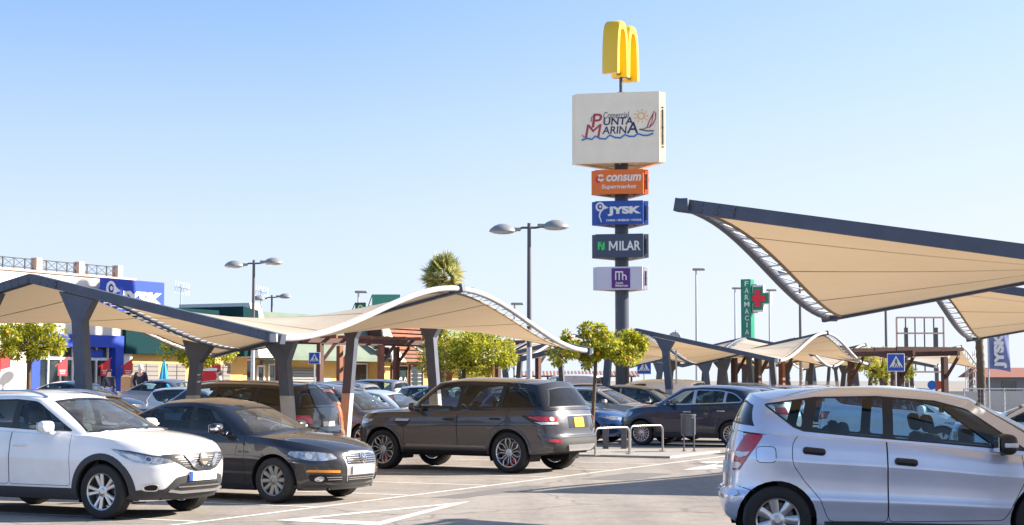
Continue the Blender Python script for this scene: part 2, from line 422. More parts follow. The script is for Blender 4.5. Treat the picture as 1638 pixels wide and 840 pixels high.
def build_car(name, s, pm, label, cat, group=None, detail=True):
    """s: specification. Thing > body, doors (> handle), windows, lamps, wheels (> tyre, rim) ..."""
    S = car_surface(s); W = S['W']; xn, xt, zt, zb = S['xn'], S['xt'], S['zt'], S['zb']
    root = thing(name, label, cat, group=group)
    # --- lower body grid
    YF = [0, .09, .18, .28, .38, .48, .57, .66, .74, .81, .87, .915, .95, .975, .99, .998]
    fr = sorted({round(k / 14, 4) for k in range(15)} | {p[0] for p in s['prof']} | {.03, .96, .985}); NS = 64 if detail else 36
    st = [('f', Y) for Y in YF] + [('s', k / NS) for k in range(1, NS)] + [('r', Y) for Y in reversed(YF)]
    bm = bmesh.new(); grid = {}
    def wallp(i, f):
        k, a = st[i]; z = .6; x = 0
        for _ in range(4):
            if k == 'f': x = xn(z) - S['capx'](a, S['Rf'], S['pf'], S['qf'])
            elif k == 'r': x = xt(z) + S['capx'](a, S['Rr'], S['pr'], S['qr'])
            else: x0, x1 = xn(z) - S['Rf'], xt(z) + S['Rr']; x = x0 + (x1 - x0) * a
            z = zb(x) + f * (zt(x) - zb(x))
        y = S['half'](x, z) * (a if k != 's' else 1)
        return Vector((x, y, z))
    N = len(st)
    for sg in (1, -1):
        for i in range(N):
            for j, f in enumerate(fr):
                if sg == -1 and i in (0, N - 1): grid[sg, i, j] = grid[1, i, j]; continue
                p = wallp(i, f); p.y *= sg; grid[sg, i, j] = bm.verts.new(p)
        for i in range(N - 1):
            for j in range(len(fr) - 1):
                bm.faces.new((grid[sg, i, j], grid[sg, i + 1, j], grid[sg, i + 1, j + 1], grid[sg, i, j + 1]))
    J = len(fr) - 1; CS = [-1, -.97, -.9, -.8, -.6, -.4, -.2, 0, .2, .4, .6, .8, .9, .97, 1]
    crown = pchip(s['crown']); cre = s.get('hoodcrease', .012); cab = s['cab']
    def topz(x, y):
        h = S['half'](x, zt(x)); c = min(1, abs(y) / max(.05, h)); bulge = cre * smooth(.9, .74, c) if x > cab['xw0'] - .1 else 0
        return zt(x) + crown(x) * (1 - c ** 2.2) + bulge
    rows = {}
    for i in range(1, N - 1):
        a, b = grid[-1, i, J], grid[1, i, J]; row = [a]
        for c in CS[1:-1]:
            y = b.co.y * c; x = b.co.x; hh = S['half'](x, zt(x)); fade = smooth(0, .45, b.co.y / hh)
            row.append(bm.verts.new((x, y, b.co.z + crown(x) * (1 - abs(c) ** 2.2) * fade + (cre * smooth(.95, .78, abs(c)) * fade if x > cab['xw0'] - .1 else 0))))
        row.append(b); rows[i] = row
    for i in range(1, N - 2):
        for k in range(len(CS) - 1):
            bm.faces.new((rows[i][k], rows[i][k + 1], rows[i + 1][k + 1], rows[i + 1][k]))
    for i, ce in ((1, 0), (N - 2, N - 1)):
        for k in range(len(CS) - 1): bm.faces.new((rows[i][k], rows[i][k + 1], grid[1, ce, J]))
    bm.normal_update()
    # --- cabin grid
    zr, yT = pchip(cab['zr']), pchip(cab['yT']); drop = cab.get('drop', .07); inset = cab.get('inset', .035)
    xw0, Rw, xr0, Rb = cab['xw0'], cab.get('Rw', .38), cab['xr0'], cab.get('Rb', .22)
    xt1, Rt1, xt0, Rt0 = cab['xt1'], cab.get('Rt1', .16), cab['xt0'], cab.get('Rt0', .12)
    def ybase(x): return S['half'](x, zt(x)) - inset
    YC = [0, .14, .28, .42, .55, .67, .77, .85, .91, .955, .985, .998]; NC = 30
    cst = [('f', Y) for Y in YC] + [('s', k / NC) for k in range(1, NC)] + [('r', Y) for Y in reversed(YC)]
    p_, q_ = 2., 3.2
    def ringp(i, top):
        k, a = cst[i]; x1, R1, x0, R0 = (xt1, Rt1, xt0, Rt0) if top else (xw0, Rw, xr0, Rb)
        if k == 'f': x = x1 - R1 * (1 - (1 - a ** q_) ** (1 / p_)); c = a
        elif k == 'r': x = x0 + R0 * (1 - (1 - a ** q_) ** (1 / p_)); c = a
        else: x = (x1 - R1) + ((x0 + R0) - (x1 - R1)) * a; c = 1
        if top: y = yT(x) * c; return Vector((x, y, zr(x) - drop * c ** 2.4))
        xb = min(max(x, xt(1.) + .12), xn(.9) - .3); y = ybase(xb) * c; return Vector((x, y, topz(xb, y) - .012))
    VL = [0, .06, .14, .25, .38, .52, .66, .78, .88, .95, 1.]; bul = cab.get('bulge', .03); cb = bmesh.new(); wl = cb.faces.layers.int.new('w'); cg = {}
    NCn = len(cst)
    for sg in (1, -1):
        for i in range(NCn):
            B, T = ringp(i, 0), ringp(i, 1); c = cst[i]
            n = Vector((.35, 1, 0)) if c[0] == 's' else (Vector((1, c[1] ** 3, 0)).normalized() if c[0] == 'f' else Vector((-1, c[1] ** 3, 0)).normalized())
            if c[0] == 's': n = Vector((0, 1, 0))
            for j, v in enumerate(VL):
                if sg == -1 and i in (0, NCn - 1): cg[sg, i, j] = cg[1, i, j]; continue
                p = B.lerp(T, v) + n * bul * 4 * v * (1 - v) * (1 if c[0] == 's' else .8); p.y *= sg; cg[sg, i, j] = cb.verts.new(p)
        for i in range(NCn - 1):
            for j in range(len(VL) - 1):
                f = cb.faces.new((cg[sg, i, j], cg[sg, i + 1, j], cg[sg, i + 1, j + 1], cg[sg, i, j + 1])); f[wl] = 1
    JT = len(VL) - 1; crow = {}
    for i in range(1, NCn - 1):
        a, b = cg[-1, i, JT], cg[1, i, JT]; row = [a]
        for c in CS[1:-1]:
            y = b.co.y * c; x = b.co.x; row.append(cb.verts.new((x, y, zr(x) - drop * (abs(y) / yT(x)) ** 2.4)))
        row.append(b); crow[i] = row
    for i in range(1, NCn - 2):
        for k in range(len(CS) - 1): cb.faces.new((crow[i][k], crow[i][k + 1], crow[i + 1][k + 1], crow[i + 1][k]))
    for i, ce in ((1, 0), (NCn - 2, NCn - 1)):
        for k in range(len(CS) - 1): cb.faces.new((crow[i][k], crow[i][k + 1], cg[1, ce, JT]))
    for b in (bm, cb):
        bmesh.ops.recalc_face_normals(b, faces=b.faces); b.normal_update()
    # smooth normals are taken before anything is cut out
    from mathutils.kdtree import KDTree
    def kdt(b):
        k = KDTree(len(b.verts)); ns = []
        for i, v in enumerate(b.verts): k.insert(v.co, i); ns.append(v.normal.copy())
        k.balance(); return k, ns
    kb, kc = kdt(bm), kdt(cb)
    tagl = bm.faces.layers.int.new('t'); tagc = cb.faces.layers.int.new('t')
    names = {0: ('body', pm)}; nid = [1]
    def newtag(nm, m): names[nid[0]] = (nm, m); nid[0] += 1; return nid[0] - 1
    # --- hole in the deck under the cabin
    base = [ringp(i, 0) for i in range(NCn)]; plan = [(p.x, p.y - .05) for p in base if p.y > .06]; plan = [(p[0], max(p[1], 0)) for p in plan]; plan = plan + [(x, -y) for x, y in reversed(plan)]
    DEL = newtag('none', None)
    for f in cut_poly(bm, [(p[0] * .985, p[1]) for p in plan[::3]], (0, 1), lambda f: f.normal.z > .6 and f.calc_center_median().z > .7): f[tagl] = DEL
    # --- wheel arches
    Rt = s['Rt']; Ra = Rt + s.get('gap', .055); wx = (s['xf'], s['xr'])
    for x in wx:
        circ = [(x + Ra * math.cos(a), Rt + Ra * math.sin(a)) for a in [2 * math.pi * k / 30 for k in range(30)]]
        for sg in (1, -1):
            for f in cut_poly(bm, circ, (0, 2), lambda f: f.calc_center_median().y * sg > .45 * W and abs(f.normal.z) < .9): f[tagl] = DEL
            for f in bm.faces:      # nothing hangs below the arch
                c = f.calc_center_median()
                if abs(c.x - x) < Ra * .9 and c.z < Rt and c.y * sg > .45 * W and abs(c.x - x) < math.sqrt(max(0, Ra ** 2 - (c.z - Rt) ** 2)): f[tagl] = DEL
    # --- doors
    sides = (1, -1)
    for sg in sides:
        for P in s.get('doors', []) if detail else []:
            P = round_poly(P, .05, 2); td = newtag('door', pm); tg = newtag('door_gap', M_GAP)
            side_f = lambda f: f.calc_center_median().y * sg > .5 * W and (f.normal.y * sg > .1)
            for f in cut_poly(bm, P, (0, 2), side_f):
                if f[tagl] == 0: f[tagl] = tg
            for f in cut_poly(bm, shrink(P, .007), (0, 2), lambda f: f[tagl] == tg): f[tagl] = td
    # --- side windows
    dl = s['dlo']
    def zbot(x): return topz(x, ybase(x)) + dl.get('hb', .03)
    def ztop(x): return zr(x) - drop - dl.get('ht', .045)
    xs = lambda a, b, n=8: [a + (b - a) * k / n for k in range(n + 1)]
    if 'poly' in dl: D = dl['poly']
    else: D = [(x, zbot(x)) for x in xs(dl['cb'], dl['ab'])] + [(x, ztop(x)) for x in xs(dl['at'], dl['ct'])]
    D = round_poly(D, dl.get('r', .06), 3); sp = dl['splits']           # (x bottom, x top, half width)
    zlo, zhi = .8, 1.8
    gm = s.get('glass', [G_CLEAR] * 4)
    for sg in sides:
        trim = newtag('window_trim', s.get('trim', M_BLK)); flt = lambda f: f[wl] == 1 and f.calc_center_median().y * sg > .3 * W
        for f in cut_poly(cb, D, (0, 2), flt): f[tagc] = trim
        edges = [None] + list(sp) + [None]
        D2 = shrink(D, dl.get('m', .018))
        for k in range(len(edges) - 1):
            P = D2; a, b = edges[k], edges[k + 1]
            zA, zB = min(p[1] for p in D), max(p[1] for p in D)
            if a: P = clip_half(P, (a[0] - a[2], zA), (a[1] - a[2], zB)) 
            if b: P = clip_half(P, (b[1] + b[2], zB), (b[0] + b[2], zA))
            if len(P) < 3: continue
            P = round_poly(P, .03, 2); tw = newtag('window', gm[min(k, len(gm) - 1)])
            for f in cut_poly(cb, P, (0, 2), lambda f: f[tagc] == trim): f[tagc] = tw
    # --- windscreen and rear window
    fb, ft = ringp(0, 0), ringp(0, 1); ib = len(YC) - 1; cbn, ctn = ringp(ib, 0), ringp(ib, 1)
    mw = cab.get('mw', .07)
    P = []
    for i in range(0, 10): p = ringp(i, 0); P.append((min(p.y, cbn.y - mw), p.z + .035))
    for i in range(9, -1, -1): p = ringp(i, 1); P.append((min(p.y, ctn.y - mw), p.z - .035))
    P = P[:10] + P[10:]; full = [p for p in P if p[0] > 1e-4]; full = full[:len(full)] + []
    n1 = [p for p in P[:10]]; n2 = [p for p in P[10:]]
    def frontpoly(n1, n2): return [(-y, z) for y, z in reversed(n1[1:])] + n1 + n2[:-1] + [n2[-1]] + [(-y, z) for y, z in reversed(n2[:-1])]
    tw = newtag('windscreen', s.get('screen', G_SCREEN)); tt = newtag('windscreen_trim', M_BLK); PP = round_poly(frontpoly(n1, n2), .06, 2)
    for f in cut_poly(cb, PP, (1, 2), lambda f: f[wl] == 1 and f.normal.x > .2 and f[tagc] == 0 and f.calc_center_median().x > (xt1 - Rt1 - .3)): f[tagc] = tt
    for f in cut_poly(cb, shrink(PP, .02), (1, 2), lambda f: f[tagc] == tt): f[tagc] = tw
    rw = s.get('rearwin', (.07, .06, .07))
    n1 = [(min(ringp(NCn - 1 - i, 0).y, ybase(xr0 + Rb) - rw[0]), ringp(NCn - 1 - i, 0).z + rw[1]) for i in range(10)]
    n2 = [(min(ringp(NCn - 1 - i, 1).y, ringp(NCn - len(YC), 1).y - rw[0]), ringp(NCn - 1 - i, 1).z - rw[2]) for i in range(9, -1, -1)]
    tw2 = newtag('rear_window', s.get('rearglass', G_MID)); tt2 = newtag('rear_window_trim', M_BLK); PP = round_poly(frontpoly(n1, n2), .08, 2)
    for f in cut_poly(cb, PP, (1, 2), lambda f: f[wl] == 1 and f.normal.x < -.15 and f[tagc] == 0 and f.calc_center_median().x < xt0 + .5): f[tagc] = tt2
    for f in cut_poly(cb, shrink(PP, .018), (1, 2), lambda f: f[tagc] == tt2): f[tagc] = tw2
    if s.get('cabin_m'):
        tr_ = newtag('roof', s['cabin_m'])
        for f in cb.faces:
            if f[tagc] == 0: f[tagc] = tr_
    # --- read the pieces out as meshes of their own
    gathered = {}
    for b, lay, (kd, ns) in ((bm, tagl, kb), (cb, tagc, kc)):
        for f in b.faces:
            t = f[lay]
            if t == DEL: continue
            g = gathered.setdefault(t, ([], [], [], {}))
            idx = []
            for v in f.verts:
                key = (id(b), v.index if v.index >= 0 else id(v))
                key = (id(b), round(v.co.x, 5), round(v.co.y, 5), round(v.co.z, 5))
                if key not in g[3]:
                    g[3][key] = len(g[0]); g[0].append(v.co.copy())
                    near = kd.find_n(v.co, 3); acc = Vector((0, 0, 0))
                    for (_, k, d) in near: acc += ns[k] / (d + 1e-4)
                    g[2].append(acc.normalized())
                idx.append(g[3][key])
            if len(set(idx)) == len(idx): g[1].append(idx)
    bm.free(); cb.free(); parts = {}
    for t, (vs, fs, ns, _) in sorted(gathered.items()):
        nm, m = names[t]
        if not fs: continue
        if 'gap' in nm: vs = [v - n * .004 for v, n in zip(vs, ns)]
        if m in (G_CLEAR, G_DARK, G_MID, G_SCREEN): vs = [v - n * .006 for v, n in zip(vs, ns)]
        o = mesh_obj(nm, vs, fs, m, root, True, ns); parts.setdefault(nm, []).append(o)
    # --- underbody, arch liners, interior
    q = MB(); zl = s.get('floor', .24)
    q.box(((s['xf'] + s['xr']) / 2, 0, zl + .06), (s['xf'] - s['xr'] - 2 * Ra, 2 * W * .86, .12)); L0, L1 = xt(.4), xn(.4)
    q.box((L0 + .12 + (s['xr'] - L0) / 2, 0, zl + .14), (s['xr'] - L0 - .2, 2 * W * .55, .16)); q.box((s['xf'] + (L1 - s['xf']) / 2 - .1, 0, zl + .1), (L1 - s['xf'] - .2, 2 * W * .60, .16))
    q.box((0, 0, zl + .10), (s['xf'] - s['xr'] + .6, W * 1.1, .10))
    for x in wx:
        for sg in sides:
            pts = [(x + (Ra + .01) * math.cos(a), Rt + (Ra + .01) * math.sin(a)) for a in [math.pi * (-.12 + 1.24 * k / 18) for k in range(19)]]
            A = []
            for p in pts:
                yo = abs(S['side'](p[0], max(p[1], zb(p[0]) + .02)).y) - .012
                A.append((q.bm.verts.new((p[0], sg * yo, p[1])), q.bm.verts.new((p[0], sg * (W * .52), p[1]))))
            for (a, b), (c, d) in zip(A, A[1:]): q.bm.faces.new((a, b, d, c))
            q.bm.faces.new([k[1] for k in A])
    q.out('underbody', M_GAP, root)
    q = MB(); xa, xb = cab['xt0'] + (-.1 if s.get('hatch', 1) else .0), xw0 - .1
    zf = .36; yb_ = W - .16; xa = max(xa, xt(.9) + .12)
    q.box(((xa + xb) / 2, 0, zf), (xb - xa, 2 * yb_, .03))
    for x_, n in ((xa, 1),): q.box((x_, 0, (zf + zt(x_) - .06) / 2 + .02), (.03, 2 * yb_ * .80, zt(x_) - .06 - zf))
    for sg in sides: q.box(((xa + xb) / 2 + .15, sg * (yb_ - .01), (zf + .92) / 2), (xb - xa - .3, .02, .92 - zf - .03))
    xd = xw0 - .28; q.box((xd, 0, zt(xd) - .10), (.62, 2 * yb_ * .97, .22), Matrix.Rotation(.08, 3, 'Y'), .07); q.box((xd + .35, 0, zt(xd) - .14), (.5, 2 * yb_ * .9, .1))
    dr_y = s.get('drive', 1) * .36
    cx_, cz_ = xd - .42, zt(xd) - .04
    q.tube([Vector((cx_ + .09 * math.sin(a) * .5, dr_y + .18 * math.cos(a), cz_ + .18 * math.sin(a) * .92)) for a in [2 * math.pi * k / 18 for k in range(18)]], .014, 6, False, True)
    q.tube([(cx_, dr_y, cz_), (xd - .2, dr_y, cz_ - .04)], .03, 6); q.box((cx_, dr_y, cz_), (.03, .30, .05), None, .01)
    q.out('interior', M_INT, root, True)
    xs1 = s.get('seat', xd - .85)
    for y in (.37, -.37):
        q = MB(); seat_mesh(q, xs1, y, .5); q.out('seat', M_SEAT, root, True)
    q = MB(); x2 = xs1 - .82; q.box((x2, 0, .52), (.48, 1.3, .15), None, .05); rot = Matrix.Rotation(-.25, 3, 'Y')
    q.box((x2 - .26, 0, .82), (.13, 1.28, .58), rot, .05)
    for y in (.4, -.4): q.box((x2 - .36, y, 1.18), (.09, .25, .15), rot, .04)
    q.out('rear_bench', M_SEAT, root, True)
    q = MB(); q.box((xt1 - .22, 0, zr(xt1 - .2) - .17), (.02, .2, .065), None, .01); q.tube([(xt1 - .2, 0, zr(xt1 - .2) - .14), (xt1 - .1, 0, zr(xt1 - .1) - .05)], .008, 5); q.out('rear_view_mirror', M_BLK, root, True)
    # --- wheels
    kw = s['wheel']; w0 = make_wheel(Rt, kw.get('wid', .22), kw['Rr'], kw['n'], kw['kind'], kw.get('m', M_ALLOY), kw.get('caliper')); first = True; ty = W - kw.get('wid', .22) / 2 - s.get('tuck', .015)
    for x in wx:
        for sg in sides:
            o = w0 if first else copy_tree(w0); first = False; o.parent = root; o.location = (x, sg * ty, Rt); o.rotation_euler = (0, random.random() * 6, 0) if sg > 0 else (0, random.random() * 6, math.pi)
            if x == wx[0] and s.get('steer'): o.rotation_euler.z += s['steer']
    root['track'] = ty + kw.get('wid', .22) / 2
    # --- mirrors, wipers
    zb_ = S['half']; 
    for sg in sides:
        ms = s.get('mirror_size', 1.); mx = s.get('mirror', cab['xw0'] - Rw - .28); mz = zt(mx) + .10; my = sg * (W + .10)
        q = MB(); q.box((mx, my, mz), (.14 * ms, .22 * ms, .15 * ms), None, .055 * ms, 3); q.tube([(mx - .0, sg * (W - .06), mz - .09), (mx, my - sg * .03, mz - .05)], .028, 6)
        mo = q.out('wing_mirror', s.get('mirror_m', pm), root, True)
        q = MB(); q.box((mx - .071 * ms, my, mz), (.006, .18 * ms, .11 * ms), None, .003, 1); q.out('mirror_glass', M_CHROME, mo)
        if s.get('mirror_lamp'):
            q = MB(); q.box((mx + .02, my + sg * .075 * ms, mz - .005), (.10 * ms, .08 * ms, .035 * ms), None, .012); q.out('indicator', M_WHT if s['mirror_lamp'] == 'w' else M_AMB, mo, True)
    if detail:
        for y0, y1 in ((.5, -.05), (.02, -.5)):
            i0 = min(range(12), key=lambda i: abs(YC[i] * cbn.y - abs(y1)))
            q = MB(); a = ringp(min(range(12), key=lambda i: abs(YC[i] * cbn.y - abs(y0))), 0); b = ringp(i0, 0)
            q.tube([(a.x + .04, y0, a.z + .03), (a.x + .0, (y0 + y1) / 2, a.z + .075), (b.x - .02, y1, b.z + .055)], .009, 5); q.out('wiper', M_BLK, root)
    for sg in sides if s.get('rails') else ():
        q = MB(); r0, r1 = s['rails']; pts = []
        for k in range(17):
            t = k / 16; x = r0 + (r1 - r0) * t; yy = yT(x) - .075; pts.append((x, sg * yy, zr(x) - drop * (yy / yT(x)) ** 2.4 + .05 * min(1, 6 * min(t, 1 - t)) ** .6 + .002))
        q.tube(pts, .017, 8); q.out('roof_rail', s.get('rail_m', M_ALLOY), root, True)
    # --- decals of this car: (name, kind, outline, material)
    for d in s.get('bits', []):
        nm, kind, P, m = d[:4]; o_ = d[4] if len(d) > 4 else {}
        off = o_.get('off', .004)
        if o_.get('r'): P = round_poly(P, o_['r'], 3)
        for sg in ((1, -1) if o_.get('both', kind in ('fw', 'rw', 'side')) else (1,)):
            fm = {'front': lambda u, z: S['front'](u, z), 'rear': lambda u, z: S['rear'](u, z), 'fw': lambda u, z: S['wrap']('f', u, z, sg),
                  'rw': lambda u, z: S['wrap']('r', u, z, sg), 'side': lambda u, z: S['side'](u, z, sg)}[kind]
            ob = decal(nm, P, fm, m, root, off, o_.get('grid', .06), o_.get('depth', .03)); parts.setdefault(nm, []).append(ob)
            if o_.get('on') and parts.get(o_['on']):
                ob.parent = parts[o_['on']][-1 if len(parts[o_['on']]) < 2 or sg < 0 else -2]
    # --- handles sit on the doors
    for k, (x, z) in enumerate(s.get('handles', []) if detail else []):
        for si, sg in enumerate(sides):
            p = S['side'](x, z, sg); q = MB(); hl = s.get('handle_len', .2)
            q.box((x, p.y + sg * .012, z), (hl, max(.035, s.get('handle_h', .035) * .95), s.get('handle_h', .035)), Matrix.Rotation(s.get('handle_tilt', 0), 3, 'Y'), max(.016, s.get('handle_h', .035) * .46), 4); h = q.out('handle', s.get('handle_m', pm), root, True)
            ds = parts.get('door', []); nd = len(s.get('doors', []))
            if len(ds) == 2 * nd: h.parent = ds[si * nd + min(k, nd - 1)]
    # wheel arch lips and sill covers
    cl = s.get('clad')
    if cl:
        for sg in sides:
            def P3(r, a, x, off): 
                u, z = x + r * math.cos(a), Rt + r * math.sin(a); z = max(z, zb(u) + .005); p = S['side'](u, z, sg); return p + Vector((0, sg * off, 0))
            for x in wx:
                q = MB(); an = [math.pi * (-.09 + 1.18 * k / 26) for k in range(27)]; cols = []
                for a in an: cols.append([q.bm.verts.new(P3(r, a, x, o)) for r, o in ((Ra - .004, -.03), (Ra - .004, .012), (Ra + cl * .6, .014), (Ra + cl, .006), (Ra + cl, -.01))])
                for A, B in zip(cols, cols[1:]):
                    for k in range(4): q.bm.faces.new((A[k], A[k + 1], B[k + 1], B[k]))
                q.out('arch_trim', s.get('clad_m', M_CLAD), root, True)
    return root, parts, S

def put(root, local, world, phi, yaw=None):
    """sets a car so that its own point `local` stands at `world`, nose along phi"""
    M = Matrix.Rotation(phi, 3, 'Z'); l = M @ (Vector(local) * root.scale.x)
    root.rotation_euler = (0, 0, phi); w_ = Vector(world); root.location = (w_.x - l.x, w_.y - l.y, w_.z if len(world) > 2 else 0)
# ------------------------------------------------------------------ specifications
PROF = [(0, .90), (.07, .94), (.28, .985), (.5, 1.), (.7, .995), (.88, .972), (1, .93)]
def mirrorP(P): return [(-a, b) for a, b in reversed(P)]
def sym(P): return P + mirrorP([p for p in P if abs(p[0]) > 1e-6])

def spec_crossover():
    s = dict(W=.903, xf=1.323, xr=-1.323, Rt=.345, floor=.22, prof=[(0, .93), (.10, .965), (.16, .975), (.35, .985), (.55, .995), (.62, 1.0), (.68, .992), (.85, .975), (1, .935)],
        nose=[(.20, 2.02), (.28, 2.12), (.40, 2.19), (.55, 2.215), (.68, 2.215), (.78, 2.20), (.88, 2.15), (.93, 2.09), (.98, 1.98)],
        tail=[(.28, -2.03), (.4, -2.13), (.6, -2.15), (.8, -2.12), (1.0, -2.07), (1.14, -2.02)],
        zt=[(-2.15, 1.13), (-1.6, 1.13), (-.8, 1.09), (0, 1.055), (.7, 1.035), (1.0, 1.03), (1.4, .995), (1.8, .945), (2.05, .90), (2.2, .86)],
        zb=[(-2.15, .34), (-1.8, .26), (-1, .235), (1, .235), (1.8, .225), (2.2, .25)], taper=[(-2.15, .93), (-1.5, .985), (0, 1), (1.3, 1.0), (2.2, .95)],
        Rf=.80, pf=2.1, qf=3.0, Rr=.5, crown=[(-2.2, .02), (.9, .05), (1.5, .055), (2.2, .035)], hoodcrease=.018,
        cab=dict(xw0=1.26, Rw=.46, xr0=-2.03, Rb=.26, xt1=.20, Rt1=.18, xt0=-1.80, Rt0=.14, zr=[(.25, 1.525), (0, 1.565), (-.4, 1.59), (-1.1, 1.575), (-1.85, 1.49)], yT=[(-1.9, .56), (-.6, .63), (.4, .60)], drop=.07),
        dlo=dict(ab=.62, at=.20, cb=-1.52, ct=-1.50, splits=[(-.20, -.22, .055), (-1.08, -1.12, .04)], r=.08, poly=[(.80, 1.075), (.05, 1.455), (-.3, 1.482), (-.9, 1.47), (-1.4, 1.40), (-1.72, 1.27), (-1.45, 1.165), (-.8, 1.135), (0, 1.095)]),
        glass=[G_MID, G_MID, G_DARK], screen=G_SCREEN,
        doors=[[(.83, .40), (.80, 1.12), (-.20, 1.16), (-.20, .40)], [(-.20, .40), (-.20, 1.16), (-1.28, 1.19), (-1.28, .98), (-.98, .76), (-.90, .40)]],
        handles=[(-.02, .90), (-.98, .93)], handle_len=.22,
        wheel=dict(Rr=.232, n=5, kind='double', wid=.22), rails=(.12, -1.65), clad=.075, mirror_lamp='w',
        bits=[
            ('sill_cover', 'side', [(-.93, .238), (.93, .238), (.93, .375), (-.93, .375)], M_CLAD, dict(off=.010)),
            ('headlight', 'fw', [(.40, .745), (.50, .705), (.75, .685), (.98, .715), (1.14, .79), (1.24, .875), (1.0, .852), (.75, .80), (.52, .772)], M_LAMP, dict(r=.02)),
            ('lamp_brow', 'fw', [(.52, .772), (.75, .80), (1.0, .852), (1.24, .875), (1.0, .828), (.75, .778), (.55, .755)], M_LAMPD, dict(off=.007, on='headlight')),
            ('reflector', 'fw', [(.60, .70), (.74, .695), (.80, .72), (.78, .775), (.68, .772), (.60, .75)], M_LAMP, dict(off=.008, r=.03, on='headlight', grid=.03)),
            ('projector', 'fw', [(.80 + .044 * math.cos(a), .748 + .038 * math.sin(a)) for a in [k * .524 for k in range(12)]], M_CHROME, dict(off=.012, on='headlight', grid=.03)),
            ('lamp_lens', 'fw', [(.80 + .033 * math.cos(a), .748 + .028 * math.sin(a)) for a in [k * .524 for k in range(12)]], M_LAMPD, dict(off=.016, on='headlight', grid=.03)),
            ('daytime_lamp', 'fw', [(.88, .725), (1.0, .745), (1.12, .82), (1.0, .81), (.90, .775)], M_WHT, dict(off=.008, on='headlight')),
            ('grille', 'front', sym([(-.58, .775), (-.44, .70), (-.28, .615), (-.16, .585), (0, .582)]) + sym([(.60, .80), (.40, .812), (0, .825)])[0:0] + [(.60, .80), (.30, .818), (0, .822), (-.30, .818), (-.60, .80)], M_BLK, dict(grid=.05)),
        ] + [('grille_slat', 'front', [(-.46 + .03 * k, .765 - .028 * k), (.46 - .03 * k, .765 - .028 * k), (.46 - .03 * k, .774 - .028 * k), (-.46 + .03 * k, .774 - .028 * k)], M_ALLOYD, dict(off=.008, grid=.08, on='grille')) for k in range(5)] + [
            ('grille_surround', 'front', [(-.34, .79), (-.20, .635), (-.12, .60), (0, .595), (.12, .60), (.20, .635), (.34, .79), (.25, .79), (.14, .672), (.10, .652), (0, .646), (-.10, .652), (-.14, .672), (-.25, .79)], M_CHROME, dict(off=.022, r=.01, grid=.05, on='grille')),
            ('badge', 'front', [(.085 * math.cos(a), .722 + .085 * math.sin(a)) for a in [k * .3142 for k in range(20)]], M_CHROME, dict(off=.03, on='grille', grid=.04)),
            ('badge_inner', 'front', [(.062 * math.cos(a), .722 + .062 * math.sin(a)) for a in [k * .3142 for k in range(20)]], M_ALLOYD, dict(off=.034, on='grille', grid=.04)),
            ('badge_bar', 'front', [(-.10, .706), (.10, .706), (.10, .738), (-.10, .738)], M_CHROME, dict(off=.04, on='grille', grid=.05)),
            ('bumper_cover', 'front', [(-.80, .25), (0, .235), (.80, .25), (.80, .37), (.55, .375), (.45, .52), (.30, .545), (-.30, .545), (-.45, .52), (-.55, .375), (-.80, .37)], M_CLAD, dict(off=.004, r=.04)),
            ('bumper_intake', 'front', [(-.48, .34), (-.36, .315), (.36, .315), (.48, .34), (.36, .445), (-.36, .445)], M_GAP, dict(off=.008, r=.03)),
            ('bumper_bar', 'front', [(-.52, .355), (-.35, .33), (.35, .33), (.52, .355), (.50, .375), (.34, .352), (-.34, .352), (-.50, .375)], M_ALLOY, dict(off=.03, r=.01)),
            ('intake_bar', 'front', [(-.40, .395), (.40, .395), (.40, .408), (-.40, .408)], M_ALLOYD, dict(off=.014)),
            ('fog_lamp', 'front', [(.62, .355), (.74, .36), (.76, .42), (.70, .45), (.62, .44)], M_CHROME, dict(off=.009, r=.03, both=True)),
            ('fog_lamp', 'front', [(-.62, .44), (-.70, .45), (-.76, .42), (-.74, .36), (-.62, .355)], M_CHROME, dict(off=.009, r=.03)),
            ('fog_hole', 'front', [(-.632, .432), (-.695, .438), (-.742, .415), (-.725, .37), (-.632, .367)], M_GAP, dict(off=.012, r=.03)),
            ('number_plate', 'front', [(-.26, .475), (.26, .475), (.26, .585), (-.26, .585)], M_PLATE, dict(off=.028)),
            ('plate_band', 'front', [(-.26, .475), (-.215, .475), (-.215, .585), (-.26, .585)], M_EU, dict(off=.032, on='number_plate')),
            ('tail_light', 'rw', [(.55, .95), (.9, .93), (1.15, .98), (1.2, 1.08), (.9, 1.08), (.6, 1.05)], M_RED, dict(r=.04)),
            ('number_plate', 'rear', [(-.26, .78), (.26, .78), (.26, .89), (-.26, .89)], M_PLATE, dict(off=.012)),
            ('rear_bumper_cover', 'rear', [(-.8, .36), (.8, .36), (.8, .5), (-.8, .5)], M_CLAD, dict()),
        ])
    return s

